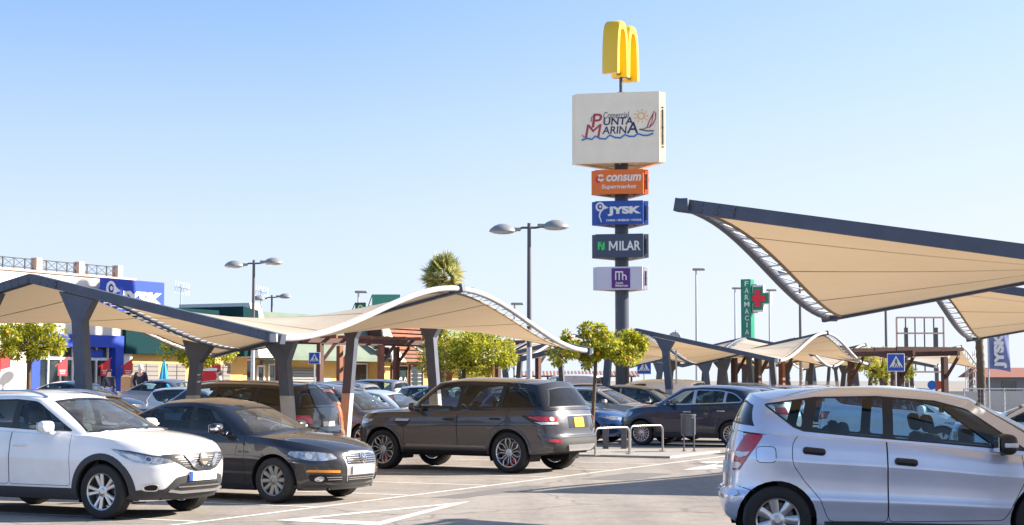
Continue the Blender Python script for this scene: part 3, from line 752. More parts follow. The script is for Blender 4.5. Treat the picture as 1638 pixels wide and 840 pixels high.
def spec_sedan():
    s = dict(W=.91, xf=1.355, xr=-1.355, Rt=.322, floor=.17, gap=.05, hatch=0, prof=[(0, .92), (.10, .95), (.3, .98), (.52, .992), (.60, 1.0), (.64, .99), (.86, .975), (1, .935)],
        nose=[(.17, 2.14), (.25, 2.22), (.38, 2.275), (.52, 2.285), (.62, 2.27), (.70, 2.235), (.76, 2.19), (.80, 2.12), (.86, 1.98)],
        tail=[(.25, -2.33), (.38, -2.46), (.55, -2.48), (.8, -2.44), (.95, -2.40), (1.02, -2.36)],
        zt=[(-2.48, .99), (-2.0, 1.02), (-1.3, 1.0), (-.5, .965), (.3, .94), (.9, .93), (1.3, .90), (1.7, .85), (2.0, .785), (2.25, .70)],
        zb=[(-2.48, .30), (-2, .22), (-1, .19), (1, .19), (1.9, .18), (2.28, .20)], taper=[(-2.48, .90), (-1.5, .985), (0, 1), (1.3, .995), (2.28, .92)],
        Rf=.78, pf=2.1, qf=2.9, Rr=.5, crown=[(-2.4, .03), (-1.6, .04), (.9, .05), (1.6, .055), (2.2, .03)], hoodcrease=.012,
        cab=dict(xw0=1.15, Rw=.42, xr0=-1.95, Rb=.34, xt1=.28, Rt1=.15, xt0=-1.12, Rt0=.16, zr=[(.35, 1.36), (.05, 1.42), (-.35, 1.465), (-.8, 1.45), (-1.2, 1.38)], yT=[(-1.25, .53), (-.4, .60), (.35, .565)], drop=.065, inset=.03),
        dlo=dict(ab=0, at=0, cb=0, ct=0, r=.07, poly=[(.62, .985), (.12, 1.305), (-.3, 1.36), (-.8, 1.345), (-1.15, 1.27), (-1.50, 1.10), (-1.46, 1.06), (-.6, 1.02), (.1, .99)], splits=[(-.17, -.22, .045), (-1.0, -1.05, .03)]),
        glass=[G_MID, G_MID, G_DARK], screen=G_SCREEN,
        doors=[[(.86, .26), (.84, 1.0), (-.18, 1.04), (-.18, .26)], [(-.18, .26), (-.18, 1.04), (-1.25, 1.08), (-1.20, .80), (-1.0, .68), (-.93, .26)]],
        handles=[(-.02, .80), (-1.0, .83)], handle_len=.2, mirror_lamp='w', steer=-.06,
        wheel=dict(Rr=.215, n=10, kind='wide', wid=.21, m=M_ALLOYD),
        bits=[
            ('headlight', 'fw', [(.50, .625), (.72, .60), (.90, .605), (1.10, .64), (1.20, .70), (1.12, .735), (.80, .725), (.56, .70)], M_LAMP, dict(r=.03)),
            ('projector', 'fw', [(.72 + .05 * math.cos(a), .66 + .045 * math.sin(a)) for a in [k * .524 for k in range(12)]], M_CHROME, dict(off=.009, on='headlight', grid=.03)),
            ('lamp_lens', 'fw', [(.90 + .05 * math.cos(a), .668 + .045 * math.sin(a)) for a in [k * .524 for k in range(12)]], M_WHT, dict(off=.009, on='headlight', grid=.03)),
            ('grille', 'front', [(-.40, .69), (-.36, .50), (-.33, .30), (.33, .30), (.36, .50), (.40, .69), (.2, .715), (-.2, .715)], M_ALLOY, dict(off=.006, r=.04)),
            ('grille_mesh', 'front', [(-.37, .67), (-.345, .545), (.345, .545), (.37, .67), (.2, .69), (-.2, .69)], M_GAP, dict(off=.010, on='grille', r=.02)),
        ] + [('grille_slat', 'front', [(-.35, .565 + .03 * k), (.35, .565 + .03 * k), (.35, .575 + .03 * k), (-.35, .575 + .03 * k)], M_CHROME, dict(off=.016, grid=.1, on='grille')) for k in range(4)] + [
            ('badge', 'front', [(.075 * math.cos(a), .625 + .075 * math.sin(a)) for a in [k * .3142 for k in range(20)]], M_CHROME, dict(off=.026, on='grille', grid=.04)),
            ('badge_inner', 'front', [(.06 * math.cos(a), .625 + .06 * math.sin(a)) for a in [k * .3142 for k in range(20)]], M_LAMPD, dict(off=.029, on='grille', grid=.04)),
            ('badge_mark', 'front', [(-.042, .672), (-.030, .672), (-.012, .636), (.012, .636), (.030, .672), (.042, .672), (.018, .622), (-.018, .622)], M_CHROME, dict(off=.033, on='grille', grid=.05)),
            ('badge_mark', 'front', [(-.052, .63), (-.040, .63), (-.022, .588), (0, .625), (.022, .588), (.040, .63), (.052, .63), (.028, .566), (.018, .566), (0, .60), (-.018, .566), (-.028, .566)], M_CHROME, dict(off=.033, on='grille', grid=.05)),
            ('lower_intake', 'front', [(-.325, .385), (-.30, .295), (.30, .295), (.325, .385)], M_GAP, dict(off=.010, on='grille')),
            ('intake_slat', 'front', [(-.31, .33), (.31, .33), (.31, .338), (-.31, .338)], M_ALLOY, dict(off=.014, on='grille')),
            ('intake_slat', 'front', [(-.315, .355), (.315, .355), (.315, .363), (-.315, .363)], M_ALLOY, dict(off=.014, on='grille')),
            ('side_intake', 'front', [(.40, .30), (.44, .40), (.78, .41), (.76, .33), (.70, .30)], M_GAP, dict(off=.006, r=.02)),
            ('side_intake', 'front', [(-.70, .30), (-.76, .33), (-.78, .41), (-.44, .40), (-.40, .30)], M_GAP, dict(off=.006, r=.02)),
            ('intake_slat', 'front', [(-.60, .335), (-.42, .335), (-.42, .343), (-.60, .343)], M_ALLOY, dict(off=.012)),
            ('intake_slat', 'front', [(-.62, .365), (-.43, .365), (-.43, .373), (-.62, .373)], M_ALLOY, dict(off=.012)),
            ('fog_lamp', 'front', [(-.685 + .042 * math.cos(a), .35 + .036 * math.sin(a)) for a in [k * .524 for k in range(12)]], M_LAMP, dict(off=.014, grid=.03)),
            ('fog_lamp', 'front', [(.685 + .042 * math.cos(a), .35 + .036 * math.sin(a)) for a in [k * .524 for k in range(12)]], M_LAMP, dict(off=.014, grid=.03)),
            ('indicator', 'front', [(-.80, .445), (-.46, .43), (-.46, .465), (-.79, .478)], M_AMB, dict(off=.007, r=.01)),
            ('indicator', 'front', [(.46, .43), (.80, .445), (.79, .478), (.46, .465)], M_AMB, dict(off=.007, r=.01)),
            ('number_plate', 'front', [(-.26, .405), (.26, .405), (.26, .515), (-.26, .515)], M_PLATE, dict(off=.03)),
            ('bumper_strip', 'front', [(-.82, .225), (.82, .225), (.82, .255), (-.82, .255)], M_BLK, dict(off=.004)),
            ('tail_light', 'rw', [(.45, .75), (.9, .74), (1.1, .8), (1.05, .92), (.6, .93), (.45, .9)], M_RED, dict(r=.04)),
            ('number_plate', 'rear', [(-.26, .70), (.26, .70), (.26, .81), (-.26, .81)], M_PLATE, dict(off=.012)),
        ])
    return s

def spec_suv():
    s = dict(W=.99, xf=1.4615, xr=-1.4615, Rt=.385, floor=.30, gap=.06, drive=-1, prof=[(0, .93), (.08, .955), (.30, .965), (.40, .975), (.55, .99), (.68, 1.0), (.72, .992), (.88, .975), (1, .94)],
        nose=[(.28, 2.16), (.36, 2.26), (.5, 2.325), (.7, 2.34), (.86, 2.32), (.98, 2.28), (1.05, 2.2)],
        tail=[(.36, -2.36), (.44, -2.46), (.54, -2.51), (.66, -2.50), (.72, -2.455), (.9, -2.43), (1.05, -2.40), (1.17, -2.36)],
        zt=[(-2.5, 1.175), (-1.5, 1.165), (0, 1.14), (.9, 1.12), (1.2, 1.115), (1.6, 1.10), (2.0, 1.06), (2.3, .99)],
        zb=[(-2.5, .42), (-2.1, .37), (-1.6, .34), (1.6, .34), (2.0, .33), (2.34, .36)], taper=[(-2.5, .945), (-1.9, .985), (-1.3, 1.0), (-.4, .985), (.6, .985), (1.4, .998), (2.34, .95)],
        Rf=.62, pf=2.1, qf=3.4, Rr=.42, qr=3.4, crown=[(-2.5, .02), (1.0, .04), (1.6, .05), (2.3, .03)], hoodcrease=.025,
        cab=dict(xw0=1.13, Rw=.36, xr0=-2.37, Rb=.30, xt1=.42, Rt1=.16, xt0=-2.02, Rt0=.18, zr=[(.45, 1.70), (.15, 1.755), (-.3, 1.785), (-1.2, 1.765), (-2.1, 1.70)], yT=[(-2.1, .62), (-.6, .70), (.45, .68)], drop=.075, inset=.045),
        dlo=dict(r=.06, poly=[(.72, 1.185), (.30, 1.55), (.1, 1.60), (-.4, 1.645), (-1.2, 1.63), (-1.75, 1.585), (-1.92, 1.50), (-2.13, 1.235), (-2.10, 1.215), (-1, 1.205)], splits=[(-.30, -.32, .05), (-1.22, -1.26, .05)]),
        glass=[G_CLEAR, G_DARK2, G_DARK], screen=G_CLEAR, rearglass=G_BLUE, rearwin=(.10, .05, .10),
        doors=[[(.95, .47), (.95, 1.22), (-.30, 1.25), (-.30, .47)], [(-.30, .47), (-.30, 1.25), (-1.48, 1.26), (-1.42, .98), (-1.10, .80), (-1.0, .47)]],
        handles=[(-.10, .99), (-1.17, 1.01)], handle_len=.24, handle_m=M_BLK, mirror=.62, mirror_m=M_SUVBLK, cabin_m=P_SUVROOF,
        wheel=dict(Rr=.275, n=7, kind='loop', wid=.265, caliper=M_RED), clad=.05, clad_m=P_SUV,
        bits=[
            ('side_vent', 'side', [(1.14, .90), (.98, .83), (.86, .86), (.78, .99), (1.16, .99)], M_BLK, dict(off=.006, r=.03)),
            ('vent_blade', 'side', [(.82, .965), (.83, .945), (1.13, .945), (1.13, .965)], M_ALLOY, dict(off=.014)),
            ('vent_blade', 'side', [(.80, .985), (.81, .97), (1.12, .97), (1.13, .985)], M_ALLOY, dict(off=.014)),
            ('sill_strip', 'side', [(-.95, .47), (.90, .47), (.90, .50), (-.95, .50)], M_ALLOYD, dict(off=.006)),
            ('sill_cover', 'side', [(-1.0, .345), (.98, .345), (.98, .40), (-1.0, .40)], M_GAP, dict(off=.006)),
            ('headlight', 'fw', [(.55, .88), (.9, .86), (1.2, .90), (1.32, .97), (1.0, .985), (.6, .97)], M_LAMP, dict(r=.03)),
            ('tail_light', 'rw', [(.62, .90), (.95, .895), (1.15, .93), (1.32, 1.03), (1.38, 1.07), (1.1, 1.075), (.62, 1.06)], M_BLK, dict(r=.02, off=.006)),
            ('lamp_lens', 'rw', [(.66, .97), (1.0, .965), (1.2, 1.03), (1.24, 1.055), (1.0, 1.06), (.66, 1.045)], M_RED, dict(off=.013, r=.02, on='tail_light')),
            ('lamp_ring', 'rw', [(.78 + .05 * math.cos(a), 1.01 + .04 * math.sin(a)) for a in [k * .524 for k in range(12)]], M_WHT, dict(off=.018, on='tail_light', grid=.03)),
            ('lamp_strip', 'rw', [(.66, .915), (1.0, .91), (1.12, .955), (.66, .955)], M_WHT, dict(off=.013, r=.01, on='tail_light')),
            ('number_plate', 'rear', [(-.17, .855), (.17, .855), (.17, 1.035), (-.17, 1.035)], M_PLATEY, dict(off=.014, r=.012)),
            ('plate_recess', 'rear', [(-.36, .84), (.36, .84), (.36, 1.055), (-.36, 1.055)], M_SUVBLK, dict(off=.004, r=.02)),
            ('tailgate_trim', 'rear', [(-.62, 1.07), (.62, 1.07), (.62, 1.082), (-.62, 1.082)], M_ALLOY, dict(off=.008)),
            ('tailgate_seam', 'rear', [(-.66, .70), (.66, .70), (.66, .71), (-.66, .71)], M_GAP, dict(off=.002)),
            ('reflector', 'rear', [(-.86, .60), (-.66, .575), (-.66, .625), (-.86, .655)], M_RED, dict(off=.008, r=.01)),
            ('reflector', 'rear', [(.66, .575), (.86, .60), (.86, .655), (.66, .625)], M_RED, dict(off=.008, r=.01)),
            ('rear_bumper_cover', 'rear', [(-.74, .40), (.74, .40), (.78, .55), (.64, .66), (-.64, .66), (-.78, .55)], M_CLAD, dict(off=.005, r=.05)),
            ('skid_plate', 'rear', [(-.40, .43), (.40, .43), (.50, .535), (-.50, .535)], M_ALLOY, dict(off=.02, r=.03)),
            ('bumper_step', 'rear', [(-.80, .665), (.80, .665), (.80, .685), (-.80, .685)], M_BLK, dict(off=.006)),
        ])
    return s

def spec_hatch():
    s = dict(W=.882, xf=1.284, xr=-1.284, Rt=.325, floor=.22, gap=.05, drive=1, prof=[(0, .92), (.06, .955), (.20, .972), (.30, .995), (.335, .998), (.37, .985), (.50, .982), (.62, .990), (.72, 1.0), (.755, .992), (.88, .975), (1, .925)],
        nose=[(.22, 1.82), (.35, 1.93), (.5, 1.975), (.65, 1.96), (.8, 1.88), (.95, 1.72)],
        tail=[(.26, -1.68), (.36, -1.77), (.48, -1.80), (.56, -1.785), (.60, -1.755), (.75, -1.74), (.95, -1.715), (1.15, -1.66)],
        zt=[(-1.85, 1.18), (-1.5, 1.165), (-1.0, 1.125), (-.4, 1.085), (.2, 1.035), (.8, .965), (1.2, .93), (1.6, .88), (1.9, .78)],
        zb=[(-1.86, .36), (-1.6, .27), (-1, .24), (1, .22), (1.5, .22), (1.97, .26)], taper=[(-1.86, .93), (-1.3, .985), (-.4, 1), (1, 1.0), (1.97, .92)],
        Rf=.72, pf=2.1, qf=3., Rr=.46, qr=3.2, crown=[(-1.9, .02), (1.0, .05), (1.9, .04)],
        cab=dict(xw0=1.72, Rw=.46, xr0=-1.655, Rb=.26, xt1=.66, Rt1=.17, xt0=-1.47, Rt0=.16, zr=[(.70, 1.50), (.3, 1.565), (-.3, 1.605), (-1.0, 1.585), (-1.55, 1.53)], yT=[(-1.6, .55), (-.5, .63), (.45, .60)], drop=.075, inset=.03),
        dlo=dict(r=.05, poly=[(1.13, .98), (.56, 1.39), (.26, 1.47), (-.3, 1.515), (-.9, 1.505), (-1.40, 1.435), (-1.12, 1.21), (-1.02, 1.17), (-.5, 1.12), (.3, 1.055)], splits=[(-.22, -.20, .05), (-1.04, -.92, .055)]),
        glass=[G_MPV, G_MPV, G_MPV], screen=G_SCREEN, rearglass=G_DARK,
        doors=[[(.86, .33), (1.06, .70), (1.04, 1.02), (-.235, 1.13), (-.235, .31)], [(-.235, .31), (-.235, 1.13), (-1.04, 1.18), (-1.14, 1.06), (-1.14, .86), (-1.03, .70), (-.88, .52), (-.80, .31)]],
        handles=[(-.06, .885), (-.93, .985)], handle_len=.22, handle_h=.07, handle_tilt=.1, handle_m=M_BLK, mirror_m=M_BLK, mirror_lamp='w', mirror=.86, mirror_size=1.3,
        wheel=dict(Rr=.21, n=7, kind='fat', wid=.205),
        bits=[
            ('tail_light', 'rw', [(.50, .78), (.64, .79), (.74, .90), (.83, 1.04), (.84, 1.14), (.62, 1.145), (.52, .95)], M_RED, dict(r=.03, off=.006, grid=.04)),
            ('lamp_strip', 'rw', [(.53, .93), (.66, .915), (.75, .935), (.775, .975), (.68, .965), (.53, .975)], M_WHT, dict(r=.01, off=.012, on='tail_light', grid=.04)),
            ('lamp_strip', 'rw', [(.51, .81), (.62, .805), (.68, .84), (.66, .865), (.52, .87)], M_WHT, dict(r=.01, off=.012, on='tail_light', grid=.04)),
            ('corner_cover', 'rw', [(.56, 1.147), (.80, 1.144), (.78, 1.170), (.56, 1.170)], M_BLK, dict(off=.004, depth=.008)),
            ('fuel_flap', 'side', [(-1.48, .87), (-1.29, .87), (-1.29, 1.03), (-1.48, 1.03)], M_GAP, dict(off=.001, r=.05)),
            ('fuel_flap', 'side', [(-1.473, .877), (-1.297, .877), (-1.297, 1.023), (-1.473, 1.023)], P_SILVER, dict(off=.006, r=.045)),
            ('bumper_seam', 'side', [(-1.64, .640), (-1.50, .600), (-1.50, .593), (-1.64, .632)], M_GAP, dict(off=.0015)),
            ('rub_strip', 'rw', [(.2, .54), (.66, .54), (.73, .56), (.66, .585), (.2, .585)], P_SILVER, dict(off=.02, r=.02, depth=.04)),
            ('sill_line', 'side', [(-.84, .262), (.86, .245), (.86, .292), (-.84, .315)], M_CLAD, dict(off=.003)),
            ('number_plate', 'rear', [(-.26, .74), (.26, .74), (.26, .85), (-.26, .85)], M_PLATE, dict(off=.012)),
            ('headlight', 'fw', [(.45, .62), (.8, .64), (1.1, .75), (1.0, .82), (.6, .74)], M_LAMP, dict(r=.03)),
        ])
    return s

def spec_mini_suv():
    """rounded small crossover"""
    s = spec_crossover(); s.update(W=.90, xf=1.285, xr=-1.285, Rt=.335,
        nose=[(.24, 1.98), (.34, 2.08), (.5, 2.13), (.7, 2.12), (.85, 2.04), (.95, 1.92)], tail=[(.30, -1.98), (.42, -2.08), (.6, -2.10), (.8, -2.06), (1.0, -2.0), (1.1, -1.95)],
        zt=[(-2.1, 1.08), (-1.5, 1.09), (-.7, 1.07), (0, 1.05), (.8, 1.03), (1.2, 1.01), (1.6, .97), (1.95, .90), (2.1, .84)],
        cab=dict(xw0=1.12, Rw=.42, xr0=-1.95, Rb=.28, xt1=.30, Rt1=.17, xt0=-1.62, Rt0=.16, zr=[(.36, 1.53), (.05, 1.585), (-.4, 1.61), (-1.1, 1.585), (-1.7, 1.49)], yT=[(-1.8, .54), (-.6, .62), (.4, .59)], drop=.075),
        dlo=dict(r=.1, poly=[(.72, 1.075), (.12, 1.44), (-.3, 1.49), (-.9, 1.475), (-1.3, 1.40), (-1.55, 1.22), (-1.50, 1.15), (-.8, 1.115), (0, 1.09)], splits=[(-.20, -.22, .045), (-1.05, -1.08, .035)], m=.026),
        trim=M_ALLOY, glass=[G_MID, G_DARK2, G_DARK], rails=None, clad=.07, wheel=dict(Rr=.23, n=15, kind='thin', wid=.22), mirror_lamp=None, handle_m=M_CHROME, handle_len=.22,
        doors=[[(.80, .42), (.78, 1.12), (-.20, 1.13), (-.20, .42)], [(-.20, .42), (-.20, 1.13), (-1.24, 1.14), (-1.24, .98), (-.95, .76), (-.86, .42)]], handles=[(-.05, .90), (-1.0, .93)])
    s['bits'] = [
        ('sill_cover', 'side', [(-.93, .238), (.93, .238), (.93, .36), (-.93, .36)], M_CLAD, dict(off=.010)),
        ('headlight', 'fw', [(.55, .80), (.70, .735), (.92, .73), (1.06, .80), (1.02, .885), (.8, .90), (.62, .87)], M_LAMP, dict(r=.06)),
        ('projector', 'fw', [(.80 + .06 * math.cos(a), .81 + .055 * math.sin(a)) for a in [k * .524 for k in range(12)]], M_CHROME, dict(off=.01, on='headlight', grid=.03)),
        ('grille', 'front', [(-.42, .42), (.42, .42), (.46, .56), (-.46, .56)], M_BLK, dict(r=.04)),
        ('fog_lamp', 'fw', [(.66 + .06 * math.cos(a), .55 + .055 * math.sin(a)) for a in [k * .524 for k in range(12)]], M_LAMP, dict(off=.008, grid=.03)),
        ('bumper_cover', 'front', [(-.8, .25), (.8, .25), (.8, .36), (-.8, .36)], M_CLAD, {}),
        ('tail_light', 'rw', [(.60, .82), (.85, .80), (.98, .88), (.9, 1.0), (.62, .98)], M_RED, dict(r=.05)),
        ('number_plate', 'rear', [(-.26, .74), (.26, .74), (.26, .85), (-.26, .85)], M_PLATE, dict(off=.012))]
    return s

def far_bits(tall=0, W=.88, zh=(.66, .78), zt_=(.80, 1.0)):
    b = [('headlight', 'fw', [(.48, zh[0]), (.8, zh[0] - .01), (1.15, zh[1] - .03), (1.05, zh[1]), (.55, zh[1] - .03)], M_LAMP, dict(r=.03, grid=.12)),
         ('grille', 'front', [(-.4, zh[0] - .03), (.4, zh[0] - .03), (.42, zh[0] + .07), (-.42, zh[0] + .07)], M_BLK, dict(grid=.15)),
         ('lower_intake', 'front', [(-.5, .30), (.5, .30), (.55, .42), (-.55, .42)], M_GAP, dict(grid=.15)),
         ('number_plate', 'front', [(-.26, .46), (.26, .46), (.26, .57), (-.26, .57)], M_PLATE, dict(off=.012, grid=.2)),
         ('number_plate', 'rear', [(-.26, .74), (.26, .74), (.26, .85), (-.26, .85)], M_PLATE, dict(off=.012, grid=.2)),
         ('tail_light', 'rw', [(.60, zt_[0]), (.95, zt_[0] + .02), (1.02, zt_[1]), (.66, zt_[1])], M_RED, dict(r=.03, grid=.12, off=.007))]
    return b
def spec_far(base, **kw):
    s = {'sedan': spec_sedan, 'crossover': spec_crossover, 'suv': spec_suv, 'hatch': spec_hatch}[base]()
    s['bits'] = far_bits(); s['wheel'] = dict(s['wheel']); s['wheel'].pop('caliper', None); s['clad'] = None; s['steer'] = None; s.update(kw); return s
def spec_wagon():
    s = spec_far('sedan'); s.update(rails=(.1, -1.9), hatch=1)
    s['tail'] = [(.25, -2.33), (.38, -2.46), (.55, -2.48), (.8, -2.44), (.95, -2.40), (1.04, -2.36)]
    s['cab'] = dict(xw0=1.15, Rw=.42, xr0=-2.34, Rb=.24, xt1=.28, Rt1=.15, xt0=-2.02, Rt0=.15, zr=[(.35, 1.40), (.05, 1.46), (-.35, 1.50), (-1.2, 1.49), (-2.05, 1.43)], yT=[(-2.1, .53), (-.4, .60), (.35, .565)], drop=.065, inset=.03)
    s['dlo'] = dict(r=.05, poly=[(.62, .985), (.12, 1.335), (-.3, 1.395), (-1.0, 1.39), (-1.8, 1.34), (-2.08, 1.12), (-2.0, 1.07), (-.6, 1.02), (.1, .99)], splits=[(-.17, -.22, .045), (-1.1, -1.12, .05)])
    s['bits'] = far_bits(zt_=(.70, 1.0)); return s
def spec_mpv(h=1.0):
    """one-box people carrier with a long sloping windscreen"""
    s = spec_far('crossover'); s.update(W=.90, rails=(.3, -1.7), xf=1.38, xr=-1.38, Rt=.32,
        nose=[(.20, 2.1), (.32, 2.2), (.5, 2.24), (.7, 2.2), (.85, 2.05), (.95, 1.85)],
        zt=[(-2.15, 1.12), (-1.2, 1.09), (0, 1.05), (.9, 1.01), (1.4, .97), (1.8, .9), (2.2, .78)],
        cab=dict(xw0=1.62, Rw=.5, xr0=-2.05, Rb=.24, xt1=.55, Rt1=.17, xt0=-1.85, Rt0=.14, zr=[(.6, 1.56), (.2, 1.635), (-.4, 1.67), (-1.2, 1.66), (-1.9, 1.58)], yT=[(-1.9, .58), (-.6, .64), (.6, .60)], drop=.075),
        dlo=dict(r=.06, poly=[(1.05, 1.05), (.42, 1.46), (0, 1.53), (-.9, 1.55), (-1.6, 1.50), (-1.86, 1.25), (-1.80, 1.17), (-.8, 1.12), (.2, 1.085)], splits=[(-.20, -.22, .05), (-1.08, -1.12, .05)]), mirror=.9,
        doors=[[(.95, .36), (.92, 1.08), (-.20, 1.12), (-.20, .36)], [(-.20, .36), (-.20, 1.12), (-1.30, 1.14), (-1.30, .98), (-1.0, .76), (-.92, .36)]])
    s['bits'] = far_bits(zh=(.66, .80)); return s
def spec_van():
    """tall small panel van"""
    s = spec_mpv(); s.update(glass=[G_MID, P_WHITE, P_WHITE], rails=None, rearglass=G_DARK, mirror_m=M_BLK)
    s['tail'] = [(.28, -2.05), (.4, -2.14), (.6, -2.15), (.9, -2.13), (1.12, -2.11)]
    s['cab'] = dict(xw0=1.62, Rw=.45, xr0=-2.11, Rb=.2, xt1=.72, Rt1=.17, xt0=-2.06, Rt0=.14, zr=[(.75, 1.68), (.4, 1.78), (-.4, 1.83), (-1.4, 1.82), (-2.1, 1.76)], yT=[(-2.1, .72), (-.6, .74), (.7, .66)], drop=.08)
    s['dlo'] = dict(r=.06, poly=[(1.1, 1.06), (.5, 1.60), (.1, 1.66), (-.18, 1.66), (-.18, 1.09)], splits=[])
    s['handles'] = [(-.02, .92)]; s['doors'] = [[(.95, .36), (.92, 1.08), (-.20, 1.12), (-.20, .36)]]
    return s

G_DARK2 = glass('glass_rear_door', (.42, .46, .46), dust=.008)
G_BLUE = glass('glass_tailgate', (.04, .06, .10), refl=1.0, dust=.02)
G_MPV = glass('glass_blue_tint', (.50, .70, .82), dust=.01)
M_SUVBLK = mat('gloss_black', (.012, .011, .011), .12, 0, 1., noise=.02)
P_WHITE = paint('paint_white', (.86, .86, .87))
P_SEDAN = paint('paint_umber', (.016, .016, .024), .2, .3)
P_SUV = paint('paint_bronze_grey', (.072, .071, .084), .5, .28)
P_SILVER = paint('paint_silver_blue', (.66, .71, .86), .45, .27)
P_SUVROOF = paint('paint_bronze_black', (.030, .026, .026), .4, .25)
P_NAVY = paint('paint_navy', (.018, .026, .058), .35, .3)
P_BLACK = paint('paint_black', (.006, .006, .008), .2, .3)
P_ORANGE = paint('paint_orange', (.62, .17, .03), .2, .35)
P_TAUPE = paint('paint_taupe', (.24, .20, .19), .6, .35)
P_GREY = paint('paint_grey', (.22, .22, .24), .6, .36)
P_BLUE = paint('paint_blue', (.03, .10, .28), .4, .3)
P_PALE = paint('paint_pale_blue', (.58, .64, .68), .3, .34)
P_DBLUE = paint('paint_dark_blue', (.02, .035, .085), .4, .3)
P_CHAMP = paint('paint_champagne', (.36, .32, .27), .55, .36)
P_RED = paint('paint_red', (.40, .02, .025), .2, .32)
# ------------------------------------------------------------------ ground
def asphalt_mat():
    m = bpy.data.materials.new('asphalt'); m.use_nodes = True; t = m.node_tree; b = t.nodes['Principled BSDF']; L = t.links.new
    g = t.nodes.new('ShaderNodeNewGeometry'); N = t.nodes.new
    def noise(sc_, det, rough=.6):
        n = N('ShaderNodeTexNoise'); n.inputs['Scale'].default_value = sc_; n.inputs['Detail'].default_value = det; n.inputs['Roughness'].default_value = rough; L(g.outputs['Position'], n.inputs['Vector']); return n.outputs['Fac']
    def ramp(f, stops):
        r = N('ShaderNodeValToRGB'); e = r.color_ramp.elements
        e[0].position, e[0].color = stops[0][0], (*stops[0][1], 1); e[1].position, e[1].color = stops[-1][0], (*stops[-1][1], 1)
        for p, c in stops[1:-1]: x = e.new(p); x.color = (*c, 1)
        L(f, r.inputs[0]); return r.outputs[0]
    def mix(a, c, f=1., mode='MULTIPLY'):
        x = N('ShaderNodeMix'); x.data_type = 'RGBA'; x.blend_type = mode; x.inputs[0].default_value = f; L(a, x.inputs[6]); L(c, x.inputs[7]); return x.outputs[2]
    big = ramp(noise(.16, 6), [(.3, (.240, .214, .192)), (.5, (.292, .261, .233)), (.7, (.333, .30, .265))])
    med = ramp(noise(1.7, 7, .7), [(.3, (.78, .78, .79)), (.7, (1.14, 1.14, 1.13))])
    mid2 = ramp(noise(9, 5, .75), [(.3, (.80, .80, .81)), (.5, (1, 1, 1)), (.7, (1.16, 1.15, 1.14))])
    fine = ramp(noise(85, 3, .8), [(.3, (.62, .62, .63)), (.5, (1., 1, 1)), (.7, (1.35, 1.33, 1.3))])
    st = N('ShaderNodeTexVoronoi'); st.inputs['Scale'].default_value = .8; L(g.outputs['Position'], st.inputs['Vector'])
    stain = ramp(st.outputs['Distance'], [(.0, (.55, .54, .54)), (.10, (.86, .85, .85)), (.22, (1, 1, 1))])
    # tar-filled cracks
    v = N('ShaderNodeTexVoronoi'); v.feature = 'DISTANCE_TO_EDGE'; v.inputs['Scale'].default_value = .22
    w_ = N('ShaderNodeTexNoise'); w_.inputs['Scale'].default_value = 1.2; w_.inputs['Detail'].default_value = 6; L(g.outputs['Position'], w_.inputs['Vector'])
    ad = N('ShaderNodeVectorMath'); ad.operation = 'MULTIPLY_ADD'; L(w_.outputs['Color'], ad.inputs[0]); ad.inputs[1].default_value = (.9, .9, 0); L(g.outputs['Position'], ad.inputs[2]); L(ad.outputs[0], v.inputs['Vector'])
    crack = ramp(v.outputs['Distance'], [(.0, (.5, .48, .47)), (.004, (.62, .6, .6)), (.0075, (1, 1, 1))])
    mp = N('ShaderNodeMapping'); mp.inputs['Rotation'].default_value = (0, 0, RA); mp.inputs['Scale'].default_value = (1.1, .05, 1); L(g.outputs['Position'], mp.inputs['Vector'])
    tn = N('ShaderNodeTexNoise'); tn.inputs['Scale'].default_value = 1.0; tn.inputs['Detail'].default_value = 4; L(mp.outputs[0], tn.inputs['Vector']); lanes = ramp(tn.outputs['Fac'], [(.3, (.74, .74, .75)), (.5, (1, 1, 1)), (.7, (1.08, 1.08, 1.07))])
    sp = N('ShaderNodeTexVoronoi'); sp.inputs['Scale'].default_value = 2.6; L(g.outputs['Position'], sp.inputs['Vector']); drops = ramp(sp.outputs['Distance'], [(.0, (.45, .44, .43)), (.055, (.6, .59, .58)), (.075, (1, 1, 1))])
    c = mix(mix(mix(mix(mix(mix(mix(big, mid2), med), fine, .8), stain, .75), crack, .75), lanes, .9), drops, .35); L(c, b.inputs['Base Color']); b.inputs['Roughness'].default_value = .88
    bp = N('ShaderNodeBump'); bp.inputs['Strength'].default_value = .5; bp.inputs['Distance'].default_value = .006; L(noise(110, 3), bp.inputs['Height']); L(bp.outputs[0], b.inputs['Normal'])
    return m
M_ASPH = asphalt_mat()
def worn_paint(name, col):
    m = mat(name, col, .7, noise=.08, nscale=3); t = m.node_tree; b = t.nodes['Principled BSDF']; L = t.links.new
    g = t.nodes.new('ShaderNodeNewGeometry'); n = t.nodes.new('ShaderNodeTexNoise'); n.inputs['Scale'].default_value = 9; n.inputs['Detail'].default_value = 9; n.inputs['Roughness'].default_value = .75; L(g.outputs['Position'], n.inputs['Vector'])
    r = t.nodes.new('ShaderNodeMapRange'); r.inputs['From Min'].default_value = .34; r.inputs['From Max'].default_value = .46; L(n.outputs['Fac'], r.inputs['Value']); L(r.outputs[0], b.inputs['Alpha']); return m
M_LINE = worn_paint('road_paint', (.72, .70, .66))
xs_ = sorted(set([-3500, -1200, -400, -160] + list(range(-90, 91, 3)) + [160, 400, 1200, 3500])); ys_ = sorted(set([-60, -20] + list(range(0, 160, 3)) + [200, 300, 500, 900, 1800, 4500]))
vs = [(x, y, gz(x, y)) for y in ys_ for x in xs_]; nx = len(xs_)
